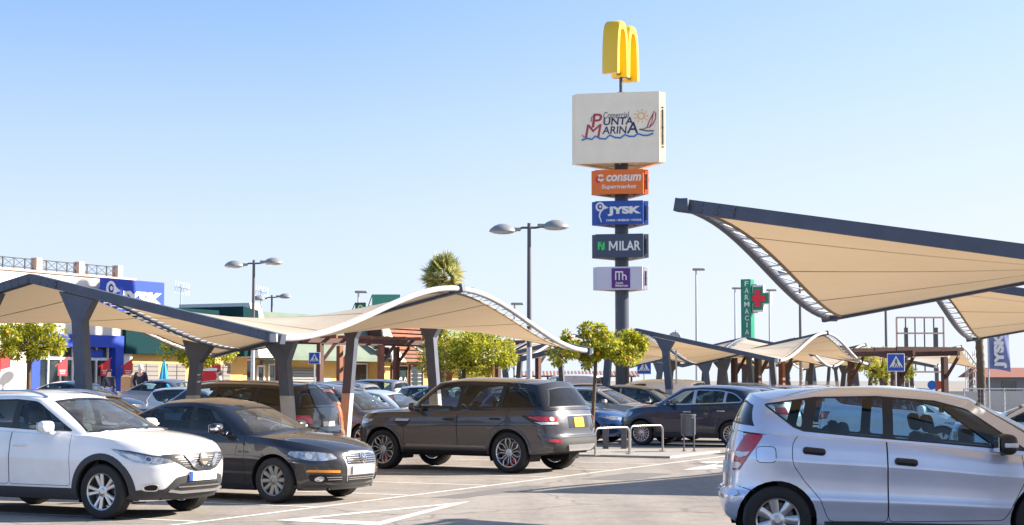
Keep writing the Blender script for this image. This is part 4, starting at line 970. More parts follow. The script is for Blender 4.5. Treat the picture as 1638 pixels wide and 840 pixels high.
struct(mesh_obj('ground', vs, [(j * nx + i, j * nx + i + 1, (j + 1) * nx + i + 1, (j + 1) * nx + i) for j in range(len(ys_) - 1) for i in range(nx - 1)], M_ASPH, None, True))

def flat(name, polys, m, z=.004, kind='structure'):
    v, f = [], []
    for P in polys:
        n = len(v); v += [(p[0], p[1], z + gz(p[0], p[1])) for p in P]; f.append(list(range(n, n + len(P))))
    o = mesh_obj(name, v, f, m); struct(o, kind); return o
def strip(a, b, w_):
    a, b = Vector(a[:2]), Vector(b[:2]); n = (b - a).normalized(); n = Vector((-n.y, n.x)) * w_ / 2; return [a - n, b - n, b + n, a + n]
LP = Vector((-3.75, 20.5, 0))
lines = [strip(LP - V * 9, LP + V * 40, .09)]
for t in (-5.3, -2.7, -.1, 2.5, 5.1, 7.7, 10.3, 12.9, 15.5): lines.append(strip(LP + V * t - U * .06, LP + V * t - U * 4.9, .10))
flat('parking_line_marking', lines, M_LINE)
tip, bl, br = gat(752, 802.5), gat(440, 833), gat(606, 841)
mid = (bl + br) / 2
def tri(a, b, c): return [a.lerp(b, 0), b, c]
T_ = []
inner = [tip.lerp(mid, .18), bl.lerp(tip, .13).lerp(mid, .22), br.lerp(tip, .13).lerp(mid, .22)]
T_ += [[tip, inner[0], inner[1], bl], [bl, inner[1], inner[2], br], [br, inner[2], inner[0], tip]]
flat('give_way_marking', T_, M_LINE, .005)
A1 = [(1092, 752), (1150, 741.5), (1143, 744.5), (1230, 741), (1230, 744.5), (1142, 748), (1150, 750.5)]
flat('arrow_marking', [[gat(*p) for p in A1]], M_LINE, .005)
A2 = [(1118, 739.5), (1230, 735), (1230, 737.5), (1130, 741.5)]
flat('lane_line_marking', [[gat(*p) for p in A2]], M_LINE, .006)

M_PATCH = mat('asphalt_repair', (.16, .152, .148), .9, noise=.2, bump=.4, nscale=30)
flat('asphalt_patch', [[Vector((x, y, 0)) + U * a + V * b for a, b in ((0, 0), (w_, .04), (w_ - .05, l_), (.03, l_ - .05))] for x, y, w_, l_ in ((1.2, 29.2, .9, 2.3), (-1.2, 24.6, .5, 3.2), (3.6, 34.5, 1.6, .8))], M_PATCH, .0025)
M_CONC = mat('concrete_paving', (.40, .37, .34), .85, noise=.14, bump=.3, nscale=8)
M_KERB = mat('kerb_stone', (.46, .44, .41), .8, noise=.15, bump=.2, nscale=10)
def slab(name, c, hu, hv, h, m, mk):
    q = MB(); rot = Matrix.Rotation(-RA, 3, 'Z')
    q.box((0, 0, h / 2 - .1), (2 * hu - .3, 2 * hv - .3, h + .2 - .004)); o = q.out(name, m); o.location = c; o.rotation_euler = (0, 0, -RA); struct(o)
    q = MB()
    for a, d in (((0, hv - .075), (2 * hu, .15)), ((0, -hv + .075), (2 * hu, .15)), ((hu - .075, 0), (.15, 2 * hv - .302)), ((-hu + .075, 0), (.15, 2 * hv - .302))): q.box((a[0], a[1], h / 2 - .1), (d[0], d[1], h + .2), None, .015)
    k = q.out('kerb', mk); k.location = c; k.rotation_euler = (0, 0, -RA); struct(k); return o
slab('traffic_island', (2.55, 39.3, 0), 1.9, 1.7, .05, mat('island_paving', (.33, .305, .28), .88, noise=.16, bump=.4, nscale=8), mat('island_kerb', (.36, .34, .315), .85, noise=.18, bump=.3, nscale=9))
fo = Vector((-20.4, 66, 0)); slab('pavement', fo + V * 24 + U * 2.2 + Vector((0, 0, .55)), 2.6, 42, .12, M_CONC, M_KERB)

# ------------------------------------------------------------------ shade canopies
def sail_mat():
    m = bpy.data.materials.new('sail_cloth'); m.use_nodes = True; t = m.node_tree; L = t.links.new; N = t.nodes.new
    for n in list(t.nodes): t.nodes.remove(n)
    o = N('ShaderNodeOutputMaterial'); d = N('ShaderNodeBsdfDiffuse'); r = N('ShaderNodeBsdfTranslucent'); mx = N('ShaderNodeMixShader'); tc = N('ShaderNodeTexCoord')
    n1 = N('ShaderNodeTexNoise'); n1.inputs['Scale'].default_value = .9; n1.inputs['Detail'].default_value = 7; L(tc.outputs['Object'], n1.inputs['Vector'])
    cr = N('ShaderNodeValToRGB'); cr.color_ramp.elements[0].position = .3; cr.color_ramp.elements[0].color = (.60, .54, .45, 1); cr.color_ramp.elements[1].position = .7; cr.color_ramp.elements[1].color = (.72, .67, .58, 1); L(n1.outputs['Fac'], cr.inputs[0])
    L(cr.outputs[0], d.inputs[0]); r.inputs[0].default_value = (.46, .325, .19, 1); mx.inputs[0].default_value = .42
    mpn = N('ShaderNodeMapping'); mpn.inputs['Scale'].default_value = (.5, 3.2, 1); L(tc.outputs['Object'], mpn.inputs['Vector']); w_ = N('ShaderNodeTexNoise'); w_.inputs['Scale'].default_value = 1.6; w_.inputs['Detail'].default_value = 5; L(mpn.outputs[0], w_.inputs['Vector'])
    bp = N('ShaderNodeBump'); bp.inputs['Strength'].default_value = .35; bp.inputs['Distance'].default_value = .03; L(w_.outputs['Fac'], bp.inputs['Height']); L(bp.outputs[0], d.inputs['Normal'])
    L(d.outputs[0], mx.inputs[1]); L(r.outputs[0], mx.inputs[2]); L(mx.outputs[0], o.inputs[0]); return m
M_SAIL = sail_mat(); M_SEAM = mat('sail_seam', (.30, .25, .19), .9)
def canopy(label, outer0, nb, high0, group, L=5., S=6., hl=2.38, hh=3.45, lace=True, halves=(1, -1), tube_m=M_STEELP, beam_m=M_STEEL, cols=True, tube_r=.055, rz=0., bt=.15, root_at=None):
    """outer0: the +u end of beam 0.  Beams rise from the middle outwards and inwards by turns; sails hang between them."""
    c0 = Vector(root_at) if root_at is not None else Vector(outer0) - U * L
    root = thing('shade_canopy', label, 'canopy', (c0.x, c0.y, gz(c0.x, c0.y)), -RA + rz, group)     # local x = u, local y = v
    mid, amp = (hl + hh) / 2, (hh - hl) / 2 * (1 if high0 else -1)
    zo = lambda y: mid + amp * math.cos(math.pi * y / S); zc = lambda y: mid - amp * math.cos(math.pi * y / S)
    zs = lambda x, y: zc(y) + (zo(y) - zc(y)) * abs(x) / L
    for k in range(nb + 1):
        y = k * S; q = MB()
        for h in halves:
            a, b = Vector((0, y, zc(y))), Vector((h * L, y, zo(y))); d = (b - a).normalized(); n = d.cross(Vector((0, 1, 0))); n = n if n.z > 0 else -n
            P = [a + n * bt * .5, b + d * .10 + n * bt * .5, b + d * .10 - n * bt * .5, a - n * bt * .55]
            q.prism(P, lambda p: Vector((p.x, y - .07, p.z)), lambda p: Vector((p.x, y + .07, p.z)))
            for e, off in ((a, .25), (b, -.18)):
                for i in range(3):
                    for jz in (-bt * .25, bt * .25):
                        p = e + d * (off + (.16 if off > 0 else -.16) * i) + n * jz
                        for yy in (-.082, .082): q.box((p.x, y + yy, p.z), (.035, .02, .03))
            for e, off in ((a, .30), (b, -.26)):
                p = e + d * off; q.box((p.x, y, p.z), (.62 if off > 0 else .52, .165, bt * .98), Matrix.Rotation(-math.atan2(d.z, d.x), 3, 'Y'))
        q.out('beam', beam_m, root)
        if cols:
            for h in (1, -1):
                xt_, xb_ = h * 1.02, h * 1.30; zt_ = zs(xt_, y) - .10; w_ = .115
                sl = (zs(1.5, y) - zs(.5, y)) * 1.0
                q = MB(); zq = zt_ - .42; m_ = lambda z: xt_ + (xb_ - xt_) * (1 - z / zt_)
                P = [(xt_ - .36, zt_ - sl * .36 * h), (xt_ + .36, zt_ + sl * .36 * h), (m_(zq) + w_, zq), (m_(1.42) + w_, 1.42), (m_(1.42) - w_, 1.42), (m_(zq) - w_, zq)]
                q.xz(P, y - .085, y + .085); co = q.out('column', beam_m, root)
                q = MB(); q.xz([(m_(1.42) - w_, 1.42), (m_(1.42) + w_, 1.42), (m_(0) + w_, -.1), (m_(0) - w_, -.1)], y - .0852, y + .0852); q.box((m_(0), y, .012), (.42, .34, .024)); q.out('pale_base', M_STEELP, co)  # lower part of the column in a paler tone, with its foot plate
    for h in halves:
        q = MB(); n = nb * 20
        pts = [(h * L, S * k / 20, zo(S * k / 20) + .0) for k in range(n + 1)]; pts = [(pts[0][0], -.12, pts[0][2])] + pts[0:] + [(pts[-1][0], nb * S + .16, pts[-1][2])]
        pts = [p for i, p in enumerate(pts) if i == 0 or abs(p[1] - pts[i - 1][1]) > 1e-4]
        q.tube(pts, tube_r, 10); 
        for e in (pts[0], pts[-1]): q.box(e, (.13, .05, .13), None, .01)
        q.out('edge_tube', tube_m, root, True, 50)
    q = MB(); q.tube([(0, S * k / 20, zc(S * k / 20) - .01) for k in range(nb * 20 + 1)], .05, 8); q.out('middle_tube', beam_m, root, True, 50)
    gi = .17; NU, NV = 16, 24
    def edge(y, k):   # how far the cloth edge stays inside the tube
        t = (y - k * S) / S; return gi + .07 * math.sin(math.pi * t) 
    for k in range(nb):
        vs, fs = [], []; XS = []
        for j in range(NV + 1):
            y = k * S + .085 + (S - .17) * j / NV; e = L - edge(y, k)
            g0 = .10 + .10 * math.sin(math.pi * j / NV)
            row = [h * (g0 + (e - g0) * i / NU) for h in (-1, 1) for i in (range(NU, -1, -1) if h == -1 else range(0, NU + 1))]
            for x in row:
                t = j / NV; sag = .05 * math.sin(math.pi * t) * math.sin(math.pi * min(1, abs(x) / e))
                vs.append((x, y, zs(x, y) - .035 - sag))
            m_ = len(row)
        for j in range(NV):
            for i in [i_ for i_ in range(m_ - 1) if i_ != NU]: a = j * m_ + i; fs.append((a, a + 1, a + m_ + 1, a + m_))
        so = mesh_obj('sail', vs, fs, M_SAIL, root, True)
        q = MB()
        for fr in (.25, .5, .75):
            j = int(NV * fr)
            pts = [Vector(vs[j * m_ + i]) for i in range(m_)]
            for a, b in zip(pts, pts[1:]):
                if a.x * b.x < 0: continue
                w_ = .014; A = [q.bm.verts.new(p + Vector((0, s_ * w_, z_))) for p in (a, b) for s_ in (-1, 1) for z_ in (-.004, .004)]
                q.bm.faces.new((A[0], A[2], A[6], A[4])); q.bm.faces.new((A[1], A[5], A[7], A[3]))
        q.out('seam', M_SEAM, so)
        if lace:
            for h in halves:
                q = MB(); bd = MB(); n = int(S / .19); pts = []; B = []
                for i in range(n + 1):
                    y = k * S + .12 + (S - .24) * i / n; e = L - edge(y, k)
                    pts.append((h * (L - .0 if i % 2 else e + .01), y, zs(L if i % 2 else e, y) - (.0 if i % 2 else .035)))
                    B.append((h * (e + .005), y, zs(e, y) - .035))
                q.tube([(p[0] + random.uniform(-.012, .012), p[1] + random.uniform(-.02, .02), p[2]) for p in pts], .0085, 4, False); bd.tube(B, .022, 6)
                q.out('lacing', M_ROPE, so); bd.out('hem', M_SEAM, so, True)
                q = MB(); n = int(S / .10); pts = []
                for i in range(n + 1):
                    y = k * S + .12 + (S - .24) * i / n; e = .10 + .10 * math.sin(math.pi * i / n); pts.append((h * (.02 if i % 2 else e), y, zs(.02 if i % 2 else e, y) - (.02 if i % 2 else .035)))
                q.tube(pts, .012, 4, False); q.out('lacing', M_ROPE, so)
    return root
A_low = Vector((-3.64, 25.8, 0)); cg_ = 'tensile shade canopies over the parking rows'
canopy('beige double-sail canopy above the umber car, its pale wavy edge peaking over the bronze car', A_low, 2, False, cg_, tube_m=M_STEELP)
Rt_ = Vector((1.70, 16.1, 0)); RZ2 = R(2.2)
def right_canopy(o, label):
    """this row is mirrored: its near edge lies on the -u side"""
    U2 = Matrix.Rotation(RZ2, 3, 'Z') @ U
    return canopy(label, o, 1, True, cg_, tube_m=M_STEEL, hl=2.56, hh=3.42, bt=.13, rz=RZ2, root_at=Vector(o) + U2 * 5)
right_canopy(Rt_, 'large overhead beige sail at upper right, its pointed beam end reaching toward the tall sign')
right_canopy(Rt_ + Matrix.Rotation(RZ2, 3, 'Z') @ V * 12, 'beige sail peeking out behind the large overhead sail at the right edge')
canopy('beige canopy past the orange tree, its pale wavy edge peaking right of the pharmacy pillar', Vector((8.8, 55, 0)), 2, False, cg_)
canopy('far beige canopy half hidden behind the slate beam beside the pharmacy pillar', Vector((10.6, 67.5, 0)) + V * 3, 2, True, cg_, lace=False)
canopy('far small canopy with one beige sail in front of the empty billboard frame', Vector((20.3, 79.5, 0)), 2, False, cg_, lace=False)
canopy('low far canopy with flat grey beams seen under the pale wavy tube', Vector((22.5, 112, 0)) + V * 6, 3, False, cg_, lace=False, hl=2.6, hh=3.3)
canopy('far canopy seen between the tall lamp post and the orange tree', Vector((3.2, 73, 0)), 1, True, cg_, lace=False)

# ------------------------------------------------------------------ lettering
def text_bm(q, body, w_, h_, x, z, y=0., depth=.03, bold=.0, shear=0., mi=0, squeeze=True):
    """adds lettering to MB q, centred at x, z in the local xz plane facing -y, fitted into w_ x h_"""
    cu = bpy.data.curves.new('t', 'FONT'); cu.body = body; cu.align_x = 'CENTER'; cu.offset = bold; cu.shear = shear; cu.extrude = .0; cu.resolution_u = 6
    ob = bpy.data.objects.new('t', cu); C.objects.link(ob); bpy.context.view_layer.update()
    me = bpy.data.meshes.new_from_object(ob.evaluated_get(bpy.context.evaluated_depsgraph_get())); bpy.data.objects.remove(ob); bpy.data.curves.remove(cu)
    xs = [v.co.x for v in me.vertices]; ys = [v.co.y for v in me.vertices]; x0, x1, y0, y1 = min(xs), max(xs), min(ys), max(ys)
    sx = w_ / (x1 - x0); sy = h_ / (y1 - y0)
    b = bmesh.new(); b.from_mesh(me); bpy.data.meshes.remove(me)
    r = bmesh.ops.extrude_face_region(b, geom=list(b.faces)); up = {v for v in r['geom'] if isinstance(v, bmesh.types.BMVert)}
    mp = {}
    for v in b.verts: mp[v] = q.bm.verts.new((x + (v.co.x - (x0 + x1) / 2) * sx, y - (depth if v in up else 0), z + (v.co.y - (y0 + y1) / 2) * sy))
    for f in b.faces:
        try: q.bm.faces.new([mp[v] for v in f.verts]).material_index = mi
        except ValueError: pass
    b.free()
def poly_bm(q, P, y=0., depth=.03): q.xz(P, y - depth, y + .002)
def stroke(q, pts, w_, y=0., depth=.03, closed=False):
    P = [Vector(p) for p in pts]; N = len(P); n_ = N if closed else N - 1; ws = w_ if isinstance(w_, list) else [w_] * N
    L_, R_ = [], []
    for i, p in enumerate(P):
        a = P[i - 1] if (i or closed) else p; b = P[(i + 1) % N] if (i < N - 1 or closed) else p
        t = (b - a).normalized(); m = Vector((-t.y, t.x)) * ws[i] / 2; L_.append(p + m); R_.append(p - m)
    for i in range(n_):
        j = (i + 1) % N
        try: q.xz([L_[i], R_[i], R_[j], L_[j]], y - depth, y + .002)
        except ValueError: pass
def ell(cx, cz, rx, rz_, n=20, a0=0, a1=2 * math.pi): return [(cx + rx * math.cos(a0 + (a1 - a0) * k / n), cz + rz_ * math.sin(a0 + (a1 - a0) * k / n)) for k in range(n if abs(a1 - a0) > 6.2 else n + 1)]

# ------------------------------------------------------------------ the tall sign
K_CREAM = mat('sign_cream', (.90, .80, .64), .4, noise=.04, nscale=1.5); K_ORG = mat('sign_orange', (.80, .17, .015), .4, noise=.04); K_BLU = mat('sign_blue', (.012, .07, .36), .4, noise=.04)
K_SLT = mat('sign_slate', (.045, .065, .11), .4, noise=.04); K_WHT = mat('sign_white', (.78, .76, .74), .4, noise=.03); K_PUR = mat('sign_purple', (.10, .012, .20), .4); K_LIL = mat('sign_lilac', (.60, .58, .68), .4, noise=.03)
K_RED = mat('letter_red', (.42, .05, .075), .4); K_NVY = mat('letter_navy', (.02, .025, .10), .4); K_SUN = mat('letter_sun', (.85, .42, .10), .4); K_WAV = mat('letter_wave', (.02, .18, .48), .4)
K_GRY = mat('letter_grey', (.16, .15, .16), .4); K_GRN = mat('letter_green', (.05, .62, .14), .4); K_CRED = mat('letter_crimson', (.62, .02, .02), .4); K_YEL = mat('arch_yellow', (.86, .55, .008), .3, coat=.5, noise=.03)
K_FRM = mat('sign_inner_frame', (.55, .42, .32), .6); K_POLE = mat('sign_pole_paint', (.045, .055, .085), .4, noise=.1)
SD = 75.; spx = lambda p: (p) * SD / F
def duck(q, x, z, s_, y, neck=True):
    """white bird's head with a round eye hole and a beak; below it the curve of the neck"""
    ring = ell(x - .15 * s_, z + .62 * s_, .40 * s_, .42 * s_, 20); stroke(q, ring, .20 * s_, y, .02, True)
    poly_bm(q, [(x + .10 * s_, z + .98 * s_), (x + .42 * s_, z + .72 * s_), (x + .82 * s_, z + .50 * s_), (x + .30 * s_, z + .34 * s_), (x + .12 * s_, z + .30 * s_)], y, .022)
    poly_bm(q, ell(x - .12 * s_, z + .64 * s_, .13 * s_, .15 * s_, 12), y, .02)
    if neck: stroke(q, [(x + .02 * s_, z + .26 * s_), (x - .16 * s_, z - .10 * s_), (x - .22 * s_, z - .45 * s_), (x - .08 * s_, z - .80 * s_), (x + .0 * s_, z - 1.12 * s_)], [.20 * s_, .17 * s_, .15 * s_, .12 * s_, .05 * s_], y)
def face_mall(q, y, w_, h_, P):
    s_ = w_ / 134.; f = lambda px, py: ((px - 985) * s_, (205 - py) * s_)
    def T(body, px0, px1, py0, py1, m, **k):
        q = MB(); a, b = f(px0, py0), f(px1, py1); text_bm(q, body, b[0] - a[0], a[1] - b[1], (a[0] + b[0]) / 2, (a[1] + b[1]) / 2, y, **k); q.out('lettering', m, P)
    T('Comercial', 963, 1004, 180, 190, K_GRY, shear=.2, depth=.015); T('P', 944, 961, 182, 204, K_RED, bold=.01, shear=.12, depth=.01); T('UNTA', 963, 1010, 189, 201, K_NVY, bold=.012, shear=.1, depth=.02)
    T('M', 933, 960, 199, 220, K_RED, bold=.0, shear=.15, depth=.01); T('ARIN', 961, 1000, 203, 215, K_NVY, bold=.012, shear=.1, depth=.01); T('A', 1000, 1018, 197, 215, K_NVY, bold=.012, shear=.1, depth=.01)
    for pts, wd, m in (([(928, 224), (936, 221), (944, 223), (950, 218), (957, 222), (966, 223), (973, 217), (981, 221), (990, 222), (997, 217), (1004, 220), (1012, 220), (1018, 216), (1026, 219), (1034, 219), (1042, 216)], 2.6, K_WAV), ([(949, 184), (944, 188), (943, 195)], 1.2, K_RED), ([(936, 219), (931, 219), (929, 215)], 1.2, K_RED), ([(1020, 209), (1032, 212), (1043, 212)], 2.2, K_GRY), ([(1020, 209), (1026, 209), (1034, 206)], 1.2, K_GRY),
                    ([(1032, 207), (1036, 196), (1044, 181)], 1.5, K_RED), ([(1035, 207), (1042, 201), (1046, 192), (1046, 183)], 1.5, K_RED), ([(1042, 186), (1040, 198), (1036, 206)], 1., K_RED)):
        qq = MB(); stroke(qq, [f(*p) for p in pts], wd * s_, y, .02); qq.out('emblem', m, P)
    qq = MB(); c = f(1023, 188); stroke(qq, ell(c[0], c[1], 5.6 * s_, 5 * s_, 16), 1.5 * s_, y, .02, True)
    for k in range(9): a = k * .7; stroke(qq, [(c[0] + 8.5 * s_ * math.cos(a), c[1] + 8 * s_ * math.sin(a)), (c[0] + 11.5 * s_ * math.cos(a), c[1] + 10.5 * s_ * math.sin(a))], 1.3 * s_, y, .02)
    qq.out('emblem', K_SUN, P)
def lettering(P, m, items, y):
    q = MB()
    for (body, w_, h_, x, z, k) in items: text_bm(q, body, w_, h_, x, z, y, **k)
    return q.out('lettering', m, P)
def face_grocer(q, y, w_, h_, P):
    lettering(P, K_WHT, [('consum', w_ * .72, h_ * .27, w_ * .10, h_ * .15, dict(bold=.03, shear=.2, depth=.012)), ('Supermarket', w_ * .72, h_ * .22, 0, -h_ * .22, dict(bold=.02, shear=.2, depth=.02))], y)
    qq = MB(); stroke(qq, ell(-w_ * .375, h_ * .17, w_ * .055, h_ * .11, 14, .6, 5.9), h_ * .085, y, .02); qq.out('emblem', K_WHT, P)
    qq = MB(); stroke(qq, ell(-w_ * .415, h_ * .10, w_ * .045, h_ * .10, 12, 1.6, 5.2), h_ * .09, y, .026); qq.out('emblem', K_CRED, P)
def face_home(q, y, w_, h_, P):
    lettering(P, K_WHT, [('JYSK', w_ * .70, h_ * .40, w_ * .11, h_ * .06, dict(bold=.06, depth=.02)), ('CAMAS \u2022 MUEBLES \u2022 HOGAR', w_ * .74, h_ * .09, w_ * .10, -h_ * .32, dict(bold=.03, depth=.02))], y)
    qq = MB(); duck(qq, -w_ * .37, h_ * .02, h_ * .38, y); qq.out('emblem', K_WHT, P)
def face_elec(q, y, w_, h_, P):
    lettering(P, K_WHT, [('ILAR', w_ * .44, h_ * .40, w_ * .225, 0, dict(bold=.022, depth=.012))], y)
    qq = MB(); mx_, mh = -w_ * .125, h_ * .20
    for p in ([(-.075, -1), (-.075, 1)], [(.075, -1), (.075, 1)], [(-.07, .95), (0, -.55)], [(.07, .95), (0, -.55)]): stroke(qq, [(mx_ + w_ * a, mh * b) for a, b in p], w_ * .032, y, .012)
    qq.out('lettering', K_WHT, P); qq = MB(); x = -w_ * .375
    for dx, a, b in ((-.055, -.16, .16), (-.018, -.02, .18), (.018, -.18, .02), (.055, -.16, .16)): stroke(qq, [(x + w_ * dx, h_ * a), (x + w_ * dx, h_ * b)], w_ * .035, y, .02)
    stroke(qq, [(x - w_ * .055, h_ * .15), (x - w_ * .018, h_ * .17), (x, h_ * .02), (x + .018 * w_, h_ * -.0), (x + w_ * .055, h_ * .15)], w_ * .02, y, .02); qq.out('emblem', K_GRN, P)
def face_plain(q, y, w_, h_, P):
    qq = MB(); poly_bm(qq, [(-w_ * .17, -h_ * .43), (w_ * .23, -h_ * .43), (w_ * .23, h_ * .43), (-w_ * .17, h_ * .43)], y, .015); b = qq.out('emblem', K_PUR, P); c = w_ * .03
    lettering(P, K_WHT, [('Svenska', w_ * .16, h_ * .09, c - w_ * .03, -h_ * .20, dict(depth=.02, bold=.02)), ('M\u00e4klarhuset', w_ * .27, h_ * .10, c + w_ * .02, -h_ * .32, dict(depth=.02, bold=.02))], y - .016)
    qq = MB(); y2 = y - .016
    for px in (-.11, -.035, .04): stroke(qq, [(c + w_ * px, -h_ * .08), (c + w_ * px, h_ * .28)], w_ * .026, y2, .02)
    stroke(qq, [(c - w_ * .12, h_ * .27), (c + w_ * .05, h_ * .27)], h_ * .06, y2, .02); stroke(qq, [(c + w_ * .04, h_ * .12), (c + w_ * .09, h_ * .13), (c + w_ * .115, h_ * .08), (c + w_ * .115, -h_ * .08)], w_ * .026, y2, .02); qq.out('emblem', K_WHT, P)

sx_ = X(995, SD); sign = thing('sign_tower', 'tall dark-poled sign tower topped by yellow double arches and five stacked three-sided panels', 'sign tower', (sx_, SD, 0))
q = MB(); q.lathe([(.31, -.1), (.31, Z(258, SD))], 28, 'Z', close=True); q.box((0, 0, .7), (1.2, 1.2, 1.6), None, .04); q.box((0, 0, Z(205, SD)), (.34, .34, Z(148, SD) - Z(262, SD)))
q.out('pole', K_POLE, sign, True, 30)
q = MB(); q.lathe([(.075, Z(262, SD)), (.075, Z(104, SD))], 12, 'Z', close=True); q.out('upper_pole', K_POLE, sign, True)
SROT = R(-11)
def trio(py0, py1, px0, px1, m, fn, th=.20, gap=.24):
    w_ = (px1 - px0) * SD / F / math.cos(SROT); DD = SD - w_ / (2 * math.sqrt(3)) - gap; z0, z1 = Z(py1, DD), Z(py0, DD); w_ *= DD / SD; h_ = z1 - z0; cz = (z0 + z1) / 2; r = w_ / (2 * math.sqrt(3)) + gap
    for k in range(3):
        a = SROT + k * 2 * math.pi / 3
        n = Vector((math.sin(a), -math.cos(a), 0)) * r
        q = MB(); q.box((0, th / 2, 0), (w_, th, h_), None, .012); p = q.out('sign_panel', m, sign); p.location = (n.x, n.y, cz); p.rotation_euler = (0, 0, a)
        q = MB()
        for s_ in (-1,) if k == 1 else ():
            q.box((s_ * (w_ / 2 + .03), th * .62, 0), (.05, .05, h_ * .5)); 
            for zz in (.28, 0, -.28): q.box((s_ * (w_ / 2 + .01), th * .62, zz * h_), (.06, .09, .05))
        if k == 1: q.out('bracket', M_BLK, p)
        else: q.bm.free()
        q = MB(); q.box((0, th + .03, h_ / 2 - .04), (w_ * .98, .06, .06)); q.box((0, th + .03, -h_ / 2 + .04), (w_ * .98, .06, .06)); q.box((0, th + .12 + r * .2, -h_ / 2 + .06), (.08, r * .6, .06)); q.out('panel_frame', K_FRM, p)
        fn(None, -.002, w_, h_, p)
trio(147.5, 260, 918, 1052, K_CREAM, face_mall, .24, .26)
trio(271, 310, 949, 1026, K_ORG, face_grocer); trio(321, 359, 949, 1025, K_BLU, face_home); trio(374, 412, 949, 1025, K_SLT, face_elec); trio(426.5, 463.5, 949, 1022, K_LIL, face_plain)
# the double arches: two bands, thick, rounded
q = MB(); Hm = spx(88); Wm = 2.85; dp = .80
def arch(cx, q):
    hw = Wm / 4 * .98; po, pi_ = [], []
    for k in range(25):
        t = -1 + 2 * k / 24; s_ = abs(t) ** 1.0
        ang = math.pi * (1 - (t + 1) / 2); cx_, sy_ = math.cos(ang), math.sin(ang)
        po.append((cx + hw * (1.0) * (1 if cx_ > 0 else -1) * abs(cx_) ** .62, Hm * sy_ ** .80))
        pi_.append((cx + (hw - .30) * (1 if cx_ > 0 else -1) * abs(cx_) ** .62, max(0, (Hm - .42) * sy_ ** .80)))
    secs = []
    for o_, i_ in zip(po, pi_):
        ring = []
        for (f, yy) in ((0, -.36), (.12, -.47), (.5, -.5), (.88, -.47), (1, -.36), (1, .36), (.88, .47), (.5, .5), (.12, .47), (0, .36)):
            ring.append(q.bm.verts.new((o_[0] + (i_[0] - o_[0]) * f, yy * dp, o_[1] + (i_[1] - o_[1]) * f)))
        secs.append(ring)
    for A, B in zip(secs, secs[1:]):
        for k in range(10): q.bm.faces.new((A[k], A[(k + 1) % 10], B[(k + 1) % 10], B[k]))
    q.bm.faces.new(secs[0]); q.bm.faces.new(secs[-1][::-1])
arch(-Wm / 4 + .075, q); arch(Wm / 4 - .075, q)
ar = q.out('double_arch', K_YEL, sign, True, 45); ar.location = (0, 0, Z(124.5, SD)); ar.rotation_euler = (0, 0, R(64))
q = MB(); q.box((0, 0, .16), (Wm * .9, .14, .12)); 
for x in (-Wm * .4, 0, Wm * .4): q.box((x, 0, .16), (.12, dp * .8, .12))
fr = q.out('arch_frame', M_BLK, ar)
# ------------------------------------------------------------------ shops
FO = Vector((-20.4, 66, 0))
def ft(px): r = (px - CX) / F; return (66 * r + 20.4) / (.4415 - .897 * r)
def fD(t): return 66 + .897 * t
def fz(px, py): return EYE + (HZ - py) * fD(ft(px)) / F
B_WHITE = mat('render_white', (.66, .62, .57), .85, noise=.07, nscale=.7); B_OCHRE = mat('render_ochre', (.62, .38, .13), .85, noise=.08, nscale=.8); B_TEAL = mat('panel_teal', (.006, .034, .040), .85, noise=.1, spec=.1)
B_BLUE = mat('panel_blue', (.008, .05, .42), .7, noise=.05); B_GREEN = mat('roof_sage', (.15, .19, .15), .9, noise=.12, nscale=1); B_GREY = mat('panel_grey', (.17, .17, .18), .6); B_DOOR = mat('door_grey', (.20, .18, .17), .6)
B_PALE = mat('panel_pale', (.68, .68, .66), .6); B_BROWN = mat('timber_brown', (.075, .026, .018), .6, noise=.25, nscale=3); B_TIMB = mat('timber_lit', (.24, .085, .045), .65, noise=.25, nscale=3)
B_GLASS = mat('shop_glass', (.03, .045, .05), .05, 0, .5, noise=.5, nscale=.9); B_TERR = mat('terracotta', (.27, .11, .08), .8, noise=.2); B_IRON = mat('railing_iron', (.07, .075, .08), .5); B_PINK = mat('pier_pink', (.62, .45, .36), .85, noise=.08)
B_FLAG = mat('banner_red', (.60, .02, .03), .7); B_YEL = mat('banner_yellow', (.85, .45, .02), .7); B_CYAN = mat('parasol_cyan', (.05, .38, .62), .8, noise=.15); B_LOUV = mat('louvre', (.30, .33, .33), .5)
ANG = math.pi / 2 - RA
def shop(name, label, cat, t, n=0.):
    p = FO + V * t + U * n; return thing(name, label, cat, (p.x, p.y, .55), ANG)
H0 = .55
def pbox(name, m, P, t0, t1, z0, z1, y0=0., y1=.3, bev=0.):
    """a block on a facade: t along it, z above the pavement, y behind it (negative: proud)"""
    q = MB(); q.box(((t0 + t1) / 2, (y0 + y1) / 2, (z0 + z1) / 2), (t1 - t0, abs(y1 - y0), z1 - z0), None, bev); return q.out(name, m, P)
# white store
s1 = shop('white_store', 'white rendered store with roof-terrace railing and a deep blue entrance portal', 'shop', 0)
pt0, pt1 = ft(48), ft(195)
pbox('wall', B_WHITE, s1, -12, pt0, 0, 5.6, 0, 12); pbox('wall', B_WHITE, s1, pt1, 8.2, 0, 5.6, .002, 12); pbox('wall', B_WHITE, s1, pt0, pt1, 3.12, 5.6, .001, 12); pbox('coping', B_PINK, s1, -12, 8.3, 5.6, 5.68, -.08, .4)
for a, b in ((pt0, pt0 + .5), (pt1 - .55, pt1)): pbox('portal_frame', B_BLUE, s1, a, b, 0, 2.6, -.14, .3)
pbox('portal_frame', B_BLUE, s1, pt0, pt1, 2.6, 3.12, -.142, .3)
gl = pbox('shop_window', B_GLASS, s1, pt0 + .5, pt1 - .55, 0, 2.6, .25, .3)
q = MB()
for k in range(7): q.box((pt0 + .6 + (pt1 - pt0 - 1.25) * k / 6, .22, 1.3), (.08, .08, 2.6))
